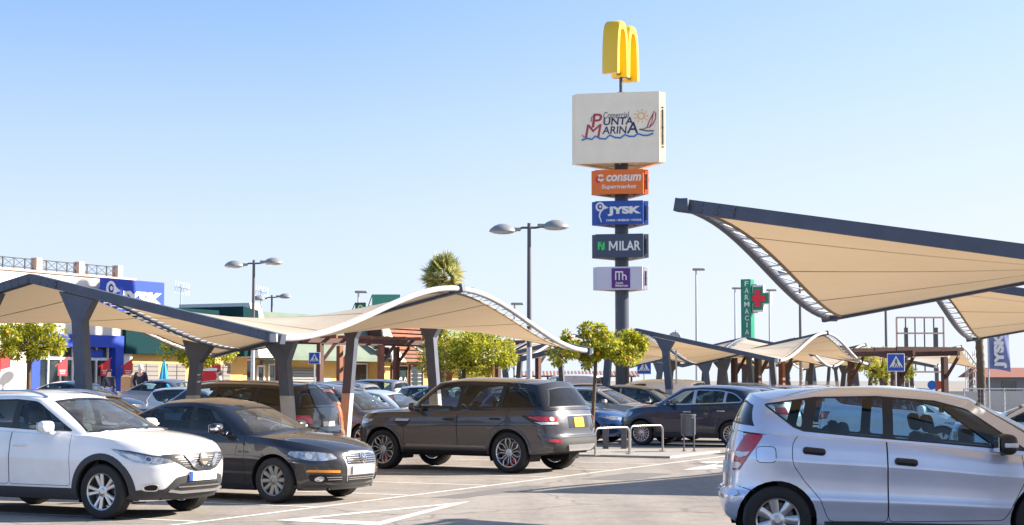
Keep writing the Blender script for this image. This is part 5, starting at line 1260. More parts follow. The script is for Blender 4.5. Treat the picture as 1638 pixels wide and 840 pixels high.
q.box(((pt0 + pt1) / 2, .22, 2.1), (pt1 - pt0 - 1.35, .07, .12)); q.out('mullion', B_PALE, gl)
a = ft(150); q = MB(); q.box((a, .17, 2.32), (1.6, .06, .32)); q.out('fascia_sign', B_BLUE, gl); 
for px in (82, 151, 187):
    t = ft(px); q = MB(); q.tube([(t - .42, -.62, 1.75), (t + .42, -.62, 2.15)], .02, 6); q.xz([(t - .26, 1.38), (t + .30, 1.36), (t + .30, 2.08), (t - .26, 1.80)], -.64, -.60); q.out('banner', B_FLAG, s1)
    q = MB(); 
    for k in range(3): q.box((t, -.65, 1.60 - .07 * k), (.40 - .06 * k, .012, .022))
    q.out('banner_lettering', K_WHT, s1)
q = MB(); q.xz([(ft(2) - .3, 1.6), (ft(2) + .25, 1.7), (ft(2) + .25, 2.6), (ft(2) - .3, 2.3)], -.3, -.26); q.out('banner', B_FLAG, s1)
rl = None
for px in (62, 130, 192): pbox('pier', B_PINK, s1, ft(px) - .17, ft(px) + .17, 5.68, 6.22, .02, .36, .02)
q = MB(); a, b = -6, ft(190)
for z in (5.78, 6.14): q.tube([(a, .2, z), (b, .2, z)], .022, 5)
n = int((b - a) / .62)
for k in range(n + 1):
    x = a + (b - a) * k / n; q.tube([(x, .2, 5.68), (x, .2, 6.16)], .022 if k % 2 else .035, 5)
    if k < n:
        x2 = a + (b - a) * (k + 1) / n; q.tube([(x, .2, 5.78), (x2, .2, 6.14)], .012, 4); q.tube([(x, .2, 6.14), (x2, .2, 5.78)], .012, 4)
q.out('railing', B_IRON, s1)
# blue roof sign of the home store
t0, t1 = ft(162) - .75, ft(272) - 1.4
zt_, zb_ = Z(445, fD(t0)) - H0, Z(492, fD((t0 + t1) / 2)) - H0 - .25
rs = pbox('roof_sign', B_BLUE, s1, t0, t1, zb_, zt_, -.75, -.5, .02); wS, hS = t1 - t0, zt_ - zb_; cS, mS = (t0 + t1) / 2, (zt_ + zb_) / 2
q = MB(); text_bm(q, 'JYSK', wS * .72, hS * .52, cS + wS * .11, mS - hS * .10, -.752, .03, bold=.06); q.out('lettering', K_WHT, rs)
q = MB(); duck(q, cS - wS * .37, mS - hS * .08, hS * .44, -.752); q.out('emblem', K_WHT, rs)
# teal store
s2 = shop('teal_store', 'shop with dark teal fascia over an ochre wall with grey shutter doors', 'shop', 0)
a, b = ft(196), ft(404)
pbox('wall', B_OCHRE, s2, a, b, 0, 2.35, .3, 12); pbox('fascia', B_TEAL, s2, a, ft(345), 2.35, 4.5, -.2, 12, .02)
q = MB(); q.prism([(ft(378), 2.35), (ft(404), 2.35), (ft(400), 4.6), (ft(375), 4.75)], lambda p: Vector((p[0], -.5 + .0 * p[1], p[1])), lambda p: Vector((p[0], 6, p[1]))); q.out('fascia', B_TEAL, s2)
q = MB(); q.prism([(ft(345), 2.4), (ft(378), 2.4), (ft(375), 4.1), (ft(345), 4.1)], lambda p: Vector((p[0], .1, p[1])), lambda p: Vector((p[0], 8, p[1]))); q.out('parapet', B_PALE, s2)
for p0, p1 in ((221, 262), (276, 305), (352, 376)):
    d = pbox('shutter_door', B_DOOR, s2, ft(p0), ft(p1), 0, 1.95, .24, .34); q = MB(); c = (ft(p0) + ft(p1)) / 2; q.box((c, .235, .97), (.03, .02, 1.9))
    for k in range(9): q.box((c, .237, .2 + k * .2), (ft(p1) - ft(p0) - .1, .012, .02))
    q.out('seam', M_GAP, d)
pbox('string_course', B_DOOR, s2, a, ft(219), .95, 1.0, .27, .31)
pbox('pilaster', B_PALE, s2, ft(322), ft(328), 0, 2.34, .1, .4); pbox('pilaster', B_PALE, s2, ft(338), ft(342), 0, 2.34, .1, .4)
# long sage-roofed parade
s3 = shop('sage_roofed_parade', 'row of ochre shops under a long sloping sage green roof', 'shop', 0)
a, b, c = ft(404), ft(548), ft(812)
pbox('wall', B_OCHRE, s3, a + .02, c, 0, 2.35, .5, 12)
zA = Z(494, fD(ft(412))) - H0
q = MB(); q.prism([(-.9, 2.2), (-.9, 2.42), (1.6, zA), (7, zA + .1), (7, 2.2)], lambda p: Vector((ft(414), p[0], p[1])), lambda p: Vector((c + .3, p[0], p[1]))); q.out('roof', B_GREEN, s3)
q = MB(); q.prism([(ft(388), 2.3), (ft(416), 2.3), (ft(408), zA + .25), (ft(392), zA + .25)], lambda p: Vector((p[0], -1.0 + .28 * (p[1] - 2.3), p[1])), lambda p: Vector((p[0], 4, p[1]))); aw = q.out('corner_panel', B_PALE, s3)
q = MB(); text_bm(q, 'auto', 1.0, .3, 0, 0, 0, .03, bold=.02); tx = q.out('lettering', K_GRY, aw); tx.location = ((ft(390) + ft(402)) / 2, -.55, 3.55); tx.rotation_euler = (R(-15), R(-70), 0)
for p0, p1, z0, z1, nm, m in ((480, 516, .75, 1.75, 'window', B_LOUV), (424, 434, 0, 1.9, 'shop_window', B_GLASS), (442, 452, 0, 2.0, 'shop_window', B_GLASS), (404, 416, 0, 2.2, 'shop_window', B_GLASS), (578, 598, 0, 2.1, 'shop_window', B_GLASS)):
    w_ = pbox(nm, m, s3, ft(p0), ft(p1), z0, z1, .44, .56); q = MB(); x0, x1 = ft(p0), ft(p1)
    for x in (x0, x1): q.box((x, .43, (z0 + z1) / 2), (.09, .08, z1 - z0 + .09))
    for z in ((z0, z1) if z0 else (z1,)): q.box(((x0 + x1) / 2, .43, z), (x1 - x0, .075, .09))
    q.out('frame', B_PALE if m is B_GLASS else B_GREY, w_)
    if m is B_LOUV:
        q = MB()
        for k in range(7): q.box(((x0 + x1) / 2, .42, z0 + .08 + k * .14), (x1 - x0 - .1, .05, .05), Matrix.Rotation(.5, 3, 'X'))
        q.out('slat', B_GREY, w_)
pbox('wall_poster', K_WHT, s3, ft(530), ft(541), .75, 1.3, .42, .49); pbox('dark_panel', B_GREY, s3, ft(430), ft(447), 2.0, 2.2, .3, .5)
pbox('string_course', B_BROWN, s3, ft(417), ft(700), .68, .74, .45, .499)
# timber-slatted cafe front standing out from the parade
s4 = shop('timber_cafe', 'cafe front of brown timber slats with cream sails and a dark glazed window', 'cafe', 0)
a, b = ft(600), ft(664)
pbox('wall', B_OCHRE, s4, a, b, 0, 2.2, -.6, .48); 
q = MB()
for k in range(9): q.box(((a + b) / 2, -.95 - .05 * (8 - k), 2.3 + k * .23), (b - a + .3, .1, .15))
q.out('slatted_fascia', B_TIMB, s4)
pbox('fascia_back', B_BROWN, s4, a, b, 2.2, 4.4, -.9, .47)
for p0, p1, z0, z1, dx in ((582, 600, 3.0, 4.3, .6), (590, 612, 2.2, 3.1, .9)):
    q = MB(); q.prism([(ft(p0), z1), (ft(p1) - dx, z1), (ft(p1), z0), (ft(p0), z0)], lambda p: Vector((p[0], -1.6 + .2 * (p[1] - 2), p[1])), lambda p: Vector((p[0], -1.5 + .2 * (p[1] - 2), p[1]))); q.out('cream_sail', B_WHITE, s4)
q = MB(); text_bm(q, 'MAXIMO', 3.2, .42, ft(636), 4.62, -1.0, .1, bold=.04); q.out('roof_lettering', K_WHT, s4)
for p0, p1, lit in ((611, 635, 1), (640, 660, 0)):
    w_ = pbox('shop_window', B_GLASS, s4, ft(p0), ft(p1), 0, 2.0, -.66, -.58); q = MB()
    for x in (ft(p0), ft(p1)): q.box((x, -.67, 1.0), (.1, .07, 2.0))
    q.box(((ft(p0) + ft(p1)) / 2, -.67, 2.0), (ft(p1) - ft(p0), .07, .1)); q.out('frame', B_BROWN, w_)
    if lit:
        q = MB(); text_bm(q, 'McCaf\u00e9', 1.7, .75, (ft(p0) + ft(p1)) / 2, 1.0, -.67, .02, bold=.01, shear=.3); q.out('lettering', K_WHT, w_)
    else:
        q = MB()
        for k in range(8): q.box(((ft(p0) + ft(p1)) / 2, -.66, .25 + .22 * k), (ft(p1) - ft(p0) - .2, .02, .05))
        q.out('slat', B_LOUV, w_)

# green boards on the roof line
def board(px0, px1, py0, py1, D, label, m, net=False):
    c = at((px0 + px1) / 2, py1, D); w_, h_ = (px1 - px0) * D / F, (py1 - py0) * D / F
    o = thing('roof_board', label, 'sign board', (c.x, D, c.z)); pbox('board', m, o, -w_ / 2, w_ / 2, 0, h_, 0, .12)
    q = MB()
    for s_ in (-1, 1): q.box((s_ * w_ * .4, .2, h_ / 2 - 2.2), (.1, .1, h_ + 4.4))
    q.tube([(-w_ / 2, .16, h_), (-w_ / 2 - .9, .3, -1.5)], .03, 5); q.out('support', B_IRON, o); return o, w_, h_
gb, w_, h_ = board(568, 585, 484, 500, 104, 'small dark green roof board with a white ring mark', mat('board_green', (.02, .13, .04), .5))
q = MB(); stroke(q, ell(0, h_ * .45, w_ * .2, h_ * .25, 14, -.6, 3.8), .09, -.002, .02); q.out('emblem', K_WHT, gb)
board(595, 640, 471, 500, 104, 'pale green netted board on the roof behind the canopy peak', mat('net_green', (.10, .36, .26), .7, noise=.2))

# ------------------------------------------------------------------ pergolas
def pergola(name, label, p0, p1, H, dep, nb, nposts, pw=.28, lit=True):
    p0, p1 = Vector(p0), Vector(p1); d = p1 - p0; L = d.length; a = math.atan2(d.y, d.x)
    o = thing(name, label, 'pergola', p0, a)
    for y in (0, dep):
        q = MB(); q.box((L / 2, y, H), (L + .8, pw * .55, pw * .9)); q.out('beam', B_BROWN, o)
        for k in range(nposts):
            x = L * (k + .15) / (nposts - .7); q = MB(); q.box((x, y, H / 2 - .08), (pw, pw, H - .1)); q.out('post', B_TIMB if lit and k % 2 else B_BROWN, o)  # alternate posts get the timber with sunlight put into its colour
            q = MB(); q.tube([(x + .1, y, H - .9), (x + .85, y, H - .15)], .09, 4); q.out('brace', B_BROWN, o)
    q = MB()
    for k in range(nb): q.box((L * k / (nb - 1), dep / 2, H + pw * .45 + .07), (.09, dep + 1., .15))
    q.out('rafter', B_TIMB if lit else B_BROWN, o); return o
P0, P1 = at(497, 556, 70), at(872, 561, 82)
pergola('pergola', 'long dark red timber pergola in front of the shops', (P0.x, P0.y, gz(P0.x, P0.y) - .1), (P1.x, P1.y, .1), 3.05, 2.6, 16, 5, .22)
P2 = at(1350, 565, 66); P3 = at(1452, 563, 62); pergola('pergola', 'short brown timber pergola beside the right-hand crossing sign', (P2.x, P2.y, 0), (P3.x, P3.y, 0), 2.75, 2.0, 4, 2, .2, False)
P2 = at(1082, 585, 58); P3 = at(1100, 585, 60.5)
P4 = at(1206, 577, 72); P5 = at(1256, 577, 74); pergola('pergola', 'brown timber pergola posts beneath the canopy left of the silver car roof', (P4.x, P4.y, 0), (P5.x, P5.y, 0), 2.85, 1.2, 3, 2, .22)
# ------------------------------------------------------------------ lamps and masts
M_POLE = mat('pole_paint', (.10, .10, .115), .45, .2, noise=.1); M_POLEL = mat('pole_galvanised', (.50, .51, .53), .4, .3, noise=.1); M_LHEAD = mat('lamp_shell', (.30, .30, .31), .35, .3); M_LGLASS = mat('lamp_bowl', (.55, .55, .52), .15, 0, .6)
def street_lamp(px, py_top, D, label, foot=1.9, arm=.42, hr=.36, base=0., group='double-headed street lamps'):
    x = X(px, D); H = Z(py_top, D) - base; o = thing('street_lamp', label, 'street lamp', (x, D, base), 0, group)
    zs_ = H * .42
    q = MB(); q.lathe([(.075, zs_), (.055, H)], 12, 'Z', close=True); q.out('pole', M_POLE, o, True); q = MB(); q.lathe([(.095, 0), (.08, zs_)], 12, 'Z', close=True); q.lathe([(.16, 0), (.15, .25), (.09, .3)], 12, 'Z'); q.out('pole_foot', M_POLEL, o, True)
    q = MB(); q.tube([(-arm, 0, H - .22), (-.2, 0, H - .14), (.2, 0, H - .14), (arm, 0, H - .10)], .035, 8); q.out('arm', M_POLE, o, True)
    for s_, dz in ((-1, -.22), (1, -.10)):
        q = MB(); n = 20; r_ = []
        q.lathe([(.02, .20), (.12, .19), (.26, .12), (.37, .02), (.40, -.05), (.40, -.07), (.36, -.075)], n, 'Z', (0, 0, 0)); q.box((-s_ * .42, 0, .01), (.22, .12, .12), None, .03)
        h = q.out('lamp_head', M_LHEAD, o, True, 50); h.location = (s_ * (arm + .38), 0, H + dz + .02); k = hr / .40; h.scale = (k * 1.15, k, k)
        q = MB(); q.lathe([(.36, -.072), (.30, -.12), (.16, -.15), (.01, -.155)], n, 'Z'); g = q.out('lamp_bowl', M_LGLASS, h, True)
    return o
street_lamp(846.5, 357, 50, 'tall double-headed street lamp rising behind the bronze car')
street_lamp(405, 416, 68, 'double-headed street lamp over the slate beam, taller of the left pair', base=.5)
street_lamp(434.5, 472, 100, 'double-headed street lamp just right of the taller left one', base=.5)
street_lamp(735, 462, 110, 'double-headed street lamp mostly hidden behind the canopy peak', base=.5)
street_lamp(1280, 430, 84, 'street lamp pole under the low corner of the overhead sail')
street_lamp(1417, 425, 88, 'street lamp pole left of the empty billboard frame')
def mast(px, py_top, D, label):
    H = Z(py_top, D); o = thing('lamp_mast', label, 'lamp mast', (X(px, D), D, 0), 0, 'tall single-headed lamp masts')
    q = MB(); q.lathe([(.14, 0), (.08, H)], 10, 'Z', close=True); q.out('pole', M_POLEL, o, True); q = MB(); q.box((.25, 0, H + .05), (1.15, .5, .22), None, .09, 3); q.out('lamp_head', M_LHEAD, o, True)
mast(1114, 432, 150, 'tall thin lamp mast standing alone left of the pharmacy pillar'); mast(1176, 462, 185, 'thin lamp mast touching the left of the pharmacy pillar'); mast(1231, 465, 185, 'thin lamp mast just right of the red cross')
mast(573, 468, 150, 'distant lamp mast above the small dark green board'); mast(823, 487, 150, 'distant lamp mast left of the tall street lamp'); 
# aerials
for px, py, D, lb in ((289, 455, 85, 'roof aerial right of the blue roof sign'), (417, 462, 100, 'thin roof aerial between the two left street lamps')):
    x = X(px, D); z0 = Z(515, D); o = thing('roof_aerial', lb, 'aerial', (x, D, z0)); h_ = Z(py, D) - z0
    q = MB(); q.tube([(0, 0, -.5), (0, 0, h_)], .03, 5); q.out('mast', M_POLEL, o); q = MB(); q.tube([(-.35, 0, h_ - .1), (.45, 0, h_ - .25)], .015, 4)
    for k in range(6): q.tube([(-.3 + .14 * k, -.1, h_ - .45 - .03 * k), (-.3 + .14 * k, .1, h_ + .2 - .03 * k)], .01, 4)
    q.out('dipoles', M_POLEL, o)
# ------------------------------------------------------------------ signs
def crossing_sign(px, py, D, w_, label, base=0., rot=0.):
    z = Z(py, D) - base; o = thing('crossing_sign', label, 'road sign', (X(px, D), D, base), rot, 'pedestrian crossing signs')
    q = MB(); q.tube([(0, .05, 0), (0, .05, z + w_ * .5)], .03, 8); q.out('post', M_POLEL, o, True)
    q = MB(); q.box((0, 0, z), (w_, .03, w_ * 1.02), None, .012); p = q.out('plate', mat('sign_rim', (.75, .76, .8), .4), o)
    q = MB(); q.box((0, -.012, z), (w_ * .93, .02, w_ * .95), None, .008); q.out('blue_field', mat('sign_field', (.01, .07, .42), .35), p)
    h = w_ / 2; q = MB(); q.xz([(-h * .78, z - h * .55), (h * .78, z - h * .55), (0, z + h * .78)], -.03, -.02); q.out('triangle', K_WHT, p)
    q = MB(); y = -.031
    q.xz(ell(0, z + h * .36, h * .085, h * .085, 10), y - .006, y); stroke(q, [(0, z + h * .27), (.0, z + h * .0)], h * .14, y, .006)
    stroke(q, [(0, z + h * .02), (-h * .12, z - h * .22), (-h * .2, z - h * .40)], h * .09, y, .006); stroke(q, [(0, z + h * .02), (h * .13, z - h * .18), (h * .2, z - h * .40)], h * .09, y, .006)
    stroke(q, [(0, z + h * .24), (-h * .2, z + h * .05)], h * .06, y, .006); stroke(q, [(0, z + h * .24), (h * .2, z + h * .08)], h * .06, y, .006)
    for k in range(5): x = (-.48 + .24 * k) * h; stroke(q, [(x * .9, z - h * .38), (x * 1.15, z - h * .53)], h * .09, y, .006)
    q.out('walking_figure', M_BLK, p); return o
crossing_sign(503.5, 573, 68, .47, 'blue pedestrian crossing sign near the left end of the long pergola', .35)
crossing_sign(1432, 580, 57, .60, 'blue pedestrian crossing sign by the short brown pergola')
crossing_sign(1030, 587, 72, .62, 'blue crossing sign half hidden behind the orange tree crown')
D = 60; o = thing('round_sign', 'round grey road sign seen from behind above the slate beam', 'road sign', (X(1079, D), D, 0)); z = Z(541, D)
q = MB(); q.tube([(.05, 0, 0), (.05, 0, z + .3)], .03, 8); q.out('post', M_POLEL, o, True); q = MB(); q.lathe([(.01, -.015), (.22, -.015), (.23, 0), (.22, .015), (.01, .015)], 24, 'Y', (0, -.05, z)); q.out('disc', mat('sign_back', (.26, .28, .34), .45, .3), o, True)
for px, D, m, lb in ((1489, 62, mat('disc_blue', (.01, .12, .5), .4), 'small blue round sign behind the silver car roof'), (1499, 64, mat('disc_red', (.6, .08, .02), .4), 'small red round sign behind the silver car roof')):
    o = thing('round_sign', lb, 'road sign', (X(px, D), D, 0)); z = Z(616, D); q = MB(); q.tube([(0, .03, 0), (0, .03, z + .1)], .025, 6); q.out('post', M_POLEL, o, True); q = MB(); q.lathe([(.01, -.015), (.17, -.015), (.17, .01), (.01, .01)], 20, 'Y', (0, 0, z)); q.out('disc', m, o, True)
# pharmacy pillar
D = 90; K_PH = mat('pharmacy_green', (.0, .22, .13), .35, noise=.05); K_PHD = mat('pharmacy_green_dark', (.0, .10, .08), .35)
xw = X(1197, D); H = Z(447, D); o = thing('pharmacy_pillar', 'tall green pharmacy pillar with white vertical lettering and a red cross', 'sign pillar', (xw, D, 0), R(-30))
w_ = .52; q = MB(); q.box((0, 0, H / 2), (w_, w_, H), None, .02); body = q.out('pillar', K_PH, o)
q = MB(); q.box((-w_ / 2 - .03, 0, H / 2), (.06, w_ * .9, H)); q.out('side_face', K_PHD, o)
q = MB(); L_ = 'FARMACIA'
for i, c in enumerate(L_): text_bm(q, c, {'I': .06, 'M': .30}.get(c, .22), .27, 0.03, H - .24 - i * .375, -w_ / 2 - .002, .012, bold=.012)
q.out('lettering', K_WHT, body)
cr = thing('x', 'x', 'x'); bpy.data.objects.remove(cr)
cx_, cz_ = .62, Z(478, D); q = MB()
def cross(q, r, a, y0, y1): q.xz([(cx_ - a, cz_ - r), (cx_ + a, cz_ - r), (cx_ + a, cz_ - a), (cx_ + r, cz_ - a), (cx_ + r, cz_ + a), (cx_ + a, cz_ + a), (cx_ + a, cz_ + r), (cx_ - a, cz_ + r), (cx_ - a, cz_ + a), (cx_ - r, cz_ + a), (cx_ - r, cz_ - a), (cx_ - a, cz_ - a)], y0, y1)
cross(q, .72, .32, -.12, .12); q.out('cross_rim', K_WHT, o); q = MB(); cross(q, .62, .27, -.16, -.118); cc = q.out('cross_field', K_PH, o); q = MB(); cross(q, .46, .15, -.20, -.159); q.out('cross', mat('cross_red', (.75, .01, .04), .4), cc)
q = MB(); q.box((.3, .0, cz_ + .75), (.5, .08, .08)); q.box((.3, 0, cz_ - .75), (.5, .08, .08)); q.out('bracket', M_POLEL, o)
# empty billboard frame
D = 100; x0, x1 = X(1434, D), X(1509, D); zt_, zb_ = Z(508, D), Z(595, D); o = thing('billboard_frame', 'empty steel billboard frame with only its grid of posts left', 'billboard', ((x0 + x1) / 2, D, 0)); w_ = x1 - x0
q = MB()
for z in (zt_, zt_ - .95, zb_ + 1.2, zb_): q.box((0, 0, z), (w_, .10, .10))
for s_ in (-1, 1): q.box((s_ * w_ / 2, 0, (zt_ + zb_) / 2), (.09, .1, zt_ - zb_))
q.out('frame', B_PINK, o); q = MB()
for k in range(1, 5): q.box((-w_ / 2 + w_ * k / 5, .09, (zt_ + zb_) / 2), (.07, .06, zt_ - zb_))
q.out('batten', M_POLE, o)
for x in (-w_ * .28, w_ * .36): q = MB(); q.box((x, .25, (zt_ - .6) / 2), (.20, .20, zt_ - .6)); q.out('post', M_POLE, o)
# banner flag
D = 60; o = thing('banner_flag', 'faded blue banner flag with white upright lettering below the right sail', 'flag', (X(1580, D), D, 0)); z1, z0 = Z(522, D), Z(590, D); w_ = .74
q = MB(); q.tube([(0, 0, 0), (0, 0, z1 + .05)], .028, 8); q.out('pole', M_POLEL, o, True)
b = bmesh.new(); g = [[b.verts.new((.03 + w_ * i / 10, -.07 * math.sin(i * .8 + j * .3) * i / 10, z0 + (z1 - z0) * j / 12 - .12 * (i / 10) ** 2)) for i in range(11)] for j in range(13)]
for j in range(12):
    for i in range(10): b.faces.new((g[j][i], g[j][i + 1], g[j + 1][i + 1], g[j + 1][i]))
fl = bm_obj('cloth', b, mat('flag_blue', (.16, .20, .40), .8), o, True, 80)
q = MB(); text_bm(q, 'JYSK', 1.3, .46, 0, 0, 0, .01, bold=.06); l = q.out('lettering', K_WHT, fl); l.location = (.40, -.10, (z0 + z1) / 2 - .1); l.rotation_euler = (0, R(-90), 0)
# lattice mast, ladder, gatehouse, fence
D = 90
for px, py, lb in ((1551, 562, 'pale stepped lattice mast by the palm trunk'), ):
    H = Z(py, D); o = thing('lattice_mast', lb, 'mast', (X(px, D), D, 0)); q = MB()
    for dx in (-.2, .2):
        for dy in (-.2, .2): q.tube([(dx, dy, 0), (dx, dy, H)], .03, 4)
    for k in range(int(H / .4)): q.tube([(-.2, -.2, k * .4), (.2, -.2, k * .4 + .4)], .02, 4); q.tube([(.2, -.2, k * .4), (.2, .2, k * .4 + .4)], .02, 4)
    q.out('lattice', M_POLEL, o)
o = thing('gatehouse', 'small grey gatehouse with a red tiled roof at the right edge', 'building', (X(1650, 100), 102, 0)); pbox('wall', mat('wall_slate', (.20, .21, .24), .8), o, -2.0, 4, 0, Z(603, 100), 0, 5)
q = MB(); z = Z(602, 100); q.prism([(-.6, z - .05), (2.5, z + .55), (5.6, z - .05)], lambda p: Vector((-2.5, p[0], p[1])), lambda p: Vector((4.5, p[0], p[1]))); q.out('roof', B_TERR, o)
for x in (-1.3, .2): pbox('window', B_GLASS, o, x, x + .9, .9, Z(610, 100), -.03, .05)
q = MB(); x = -.9
for s_ in (-.17, .17): q.tube([(x + s_, 2.4, z + .3), (x + s_, 2.4, Z(566, 100))], .03, 4)
for k in range(6): q.tube([(x - .17, 2.4, z + .5 + k * .25), (x + .17, 2.4, z + .5 + k * .25)], .02, 4)
q.out('ladder', M_POLE, o)
D = 56; x0, x1 = X(1540, D), X(1700, D); o = thing('mesh_fence', 'pale wire mesh fence across the right edge behind the silver cars', 'fence', (x0, D, 0)); H = Z(622, D); q = MB()
for k in range(6): q = MB(); q.tube([((x1 - x0) * k / 5, 0, 0), ((x1 - x0) * k / 5, 0, H + .02)], .03, 6); q.out('post', M_POLEL, o, True)
q = MB(); q.tube([(0, 0, H), (x1 - x0, 0, H)], .022, 6); q.tube([(0, 0, .1), (x1 - x0, 0, .1)], .015, 6)
for k in range(int((x1 - x0) / .11)): q.box((k * .11, 0, H / 2), (.008, .008, H))
for k in range(9): q.box(((x1 - x0) / 2, 0, .15 + k * .16), (x1 - x0, .008, .008))
q.out('mesh', M_POLEL, o)
# long low wall and carport far off, closing the view
o = thing('block_wall', 'long low pale block wall far behind the right-hand cars', 'wall', (X(1280, 75), 75, 0), R(-6)); pbox('wall', mat('block_pale', (.52, .50, .46), .85, noise=.08), o, -2, 40, 0, 1.25, 0, .25)
D = 125; o = thing('far_carport', 'far low carport with a striped reddish roof beyond the white van', 'carport', (X(890, D), D, 0)); x = 4.6
q = MB()
for k in range(34): q.box((-x * .62 + k * .27, 0, Z(598, D)), (.14, 3, .10), Matrix.Rotation(.12, 3, 'X'))
q.out('roof_slats', B_TERR, o); q = MB(); q.box((1.4, 0, Z(602, D)), (2 * x, .1, .12)); q.out('beam', B_BROWN, o)
for k in range(5): q = MB(); q.box((-x * .6 + k * 2.1, 0, Z(603, D) / 2), (.14, .14, Z(603, D))); q.out('post', B_BROWN, o)
# rails, bin, rack
def hoop(a, b, h, label):
    a, b = Vector(a), Vector(b); d = b - a; L = d.length; o = MB(); r = .12
    pts = [(0, 0, -.02), (0, 0, h - r)] + [(r - r * math.cos(t), 0, h - r + r * math.sin(t)) for t in [math.pi / 2 * k / 5 for k in range(1, 6)]] + [(L - r + r * math.sin(t), 0, h - r + r * math.cos(t)) for t in [math.pi / 2 * k / 5 for k in range(6)]] + [(L, 0, -.02)]
    o.tube(pts, .024, 10); o.box((0, 0, .006), (.14, .14, .012)); o.box((L, 0, .006), (.14, .14, .012))
    ob = o.out('guard_rail', mat('rail_steel', (.40, .39, .38), .3, .6), None, True, 40); ob.location = a; ob.rotation_euler = (0, 0, math.atan2(d.y, d.x)); tag(ob, label, 'guard rail', 'steel hoop guard rails')
hz = .06
a, b, c, d = at(952, 700, 37.2), at(1006.5, 700, 38.0), at(1008, 700, 38.9), at(1060, 700, 39.7)
hoop((a.x, a.y, hz), (b.x, b.y, hz), .60, 'steel hoop rail nearest the back of the bronze car'); hoop((c.x, c.y, hz), (d.x, d.y, hz), .60, 'steel hoop rail in front of the navy front wheel')
p = at(1101, 700, 39.5); o = thing('litter_bin', 'slate litter bin on two legs in front of the navy car', 'litter bin', (p.x, p.y, .06)); MBN = mat('bin_slate', (.13, .14, .16), .5, .2)
q = MB(); q.lathe([(.01, .36), (.15, .36), (.165, .38), (.175, .82), (.18, .83), (.17, .84), (.15, .83), (.14, .42), (.01, .41)], 24, 'Z')
for k in range(12): a = k * math.pi / 6; q.box((.172 * math.cos(a), .172 * math.sin(a), .6), (.012, .03, .40), Matrix.Rotation(a, 3, 'Z'))
q.out('drum', MBN, o, True, 30)
for s_ in (-1, 1): q = MB(); q.tube([(s_ * .12, -.14, .0), (s_ * .12, -.14, .78)], .02, 6); q.box((s_ * .12, -.14, .006), (.1, .1, .012)); q.out('leg', M_POLE, o)
q = MB(); q.lathe([(.19, .83), (.19, .86), (.165, .87), (.165, .83)], 24, 'Z'); q.out('rim', M_POLE, o, True)
p = at(985, 700, 41); o = thing('bollard_rack', 'low grey rack of upright plates behind the guard rails', 'rack', (p.x - .4, p.y, 0)); 
for k in range(3): q = MB(); q.box((k * .45 - .3, 0, .30), (.14, .10, .60), None, .01); q.out('plate', M_POLE, o)
q = MB(); q.box((.15, .03, .16), (1.3, .05, .06)); q.out('foot_bar', M_POLE, o)

# small things along the shops
p = at(262, 603, 64); o = thing('closed_parasol', 'closed cyan parasol in front of the grey shutter doors', 'parasol', (p.x, p.y, gz(p.x, p.y))); z0 = gz(p.x, p.y); zt_ = Z(576, 64) - z0
q = MB(); q.tube([(0, 0, 0), (0, 0, zt_)], .025, 6); q.lathe([(.01, 0), (.22, 0), (.2, .06), (.04, .1)], 12, 'Z'); q.out('pole', M_POLEL, o, True); q = MB(); q.lathe([(.02, zt_), (.06, zt_ - .12), (.13, zt_ - .5), (.20, zt_ - 1.0), (.17, zt_ - 1.08), (.05, zt_ - 1.06)], 14, 'Z')
for v in q.bm.verts:
    a = math.atan2(v.co.y, v.co.x); f = 1 + .16 * math.cos(7 * a); v.co.x *= f; v.co.y *= f
q.out('canopy', B_CYAN, o, True, 80)
p = at(334, 590, 70); o = thing('advert_banner', 'red and yellow advert banner behind the canopy column', 'banner', (p.x, p.y, gz(p.x, p.y)), R(20)); z1 = Z(574, 70) - gz(p.x, p.y)
q = MB(); q.xz([(-.5, .3), (.5, .3), (.5, z1 - .25), (-.5, z1)], -.02, .02); q.out('red_field', B_FLAG, o); q = MB(); q.xz(ell(.1, .75, .38, .42, 16), -.03, -.019); q.out('yellow_patch', B_YEL, o); q = MB(); q.box((0, -.028, z1 - .45), (.7, .012, .12)); q.out('white_band', K_WHT, o); q = MB()
for s_ in (-.45, .45): q.tube([(s_, .04, 0), (s_, .04, z1 - .1)], .02, 5)
q.out('stand', M_POLEL, o)
for px, w_, h_, lb, m in ((205, .45, .62, 'tan cardboard carton standing by the shop wall', mat('carton_tan', (.45, .27, .15), .85, noise=.1)), (219, .40, .70, 'beige upright carton next to the man', mat('carton_beige', (.60, .50, .42), .85))):
    p = at(px, 610, 65.5); g = gz(p.x, p.y); o = thing('carton', lb, 'carton', (p.x, p.y, g), random.uniform(-.4, .4)); q = MB(); q.box((0, 0, h_ / 2 + .35), (w_, .35, h_ + .7), None, .01); bx = q.out('box', m, o); q = MB(); q.box((0, -.1, h_ + .73), (w_ * .96, .18, .015), Matrix.Rotation(.5, 3, 'X')); q.out('flap', m, o)
p = at(246, 612, 63); g = gz(p.x, p.y); o = thing('white_sofa_seat', 'white tufted armchair beside the parasol', 'armchair', (p.x, p.y, g), R(15)); q = MB(); q.box((0, .25, .75), (.8, .2, .7), None, .08, 3); q.out('backrest', K_WHT, o, True); q = MB(); q.box((0, -.05, .42), (.74, .6, .22), None, .06, 3); q.out('seat', K_WHT, o, True)
for s_ in (-1, 1): q = MB(); q.box((s_ * .38, -.05, .5), (.12, .6, .4), None, .05, 3); q.out('armrest', K_WHT, o, True)
for s_ in (-1, 1):
    for y in (-.3, .3): q = MB(); q.tube([(s_ * .34, y, 0), (s_ * .34, y, .32)], .025, 6); q.out('leg', M_POLE, o)

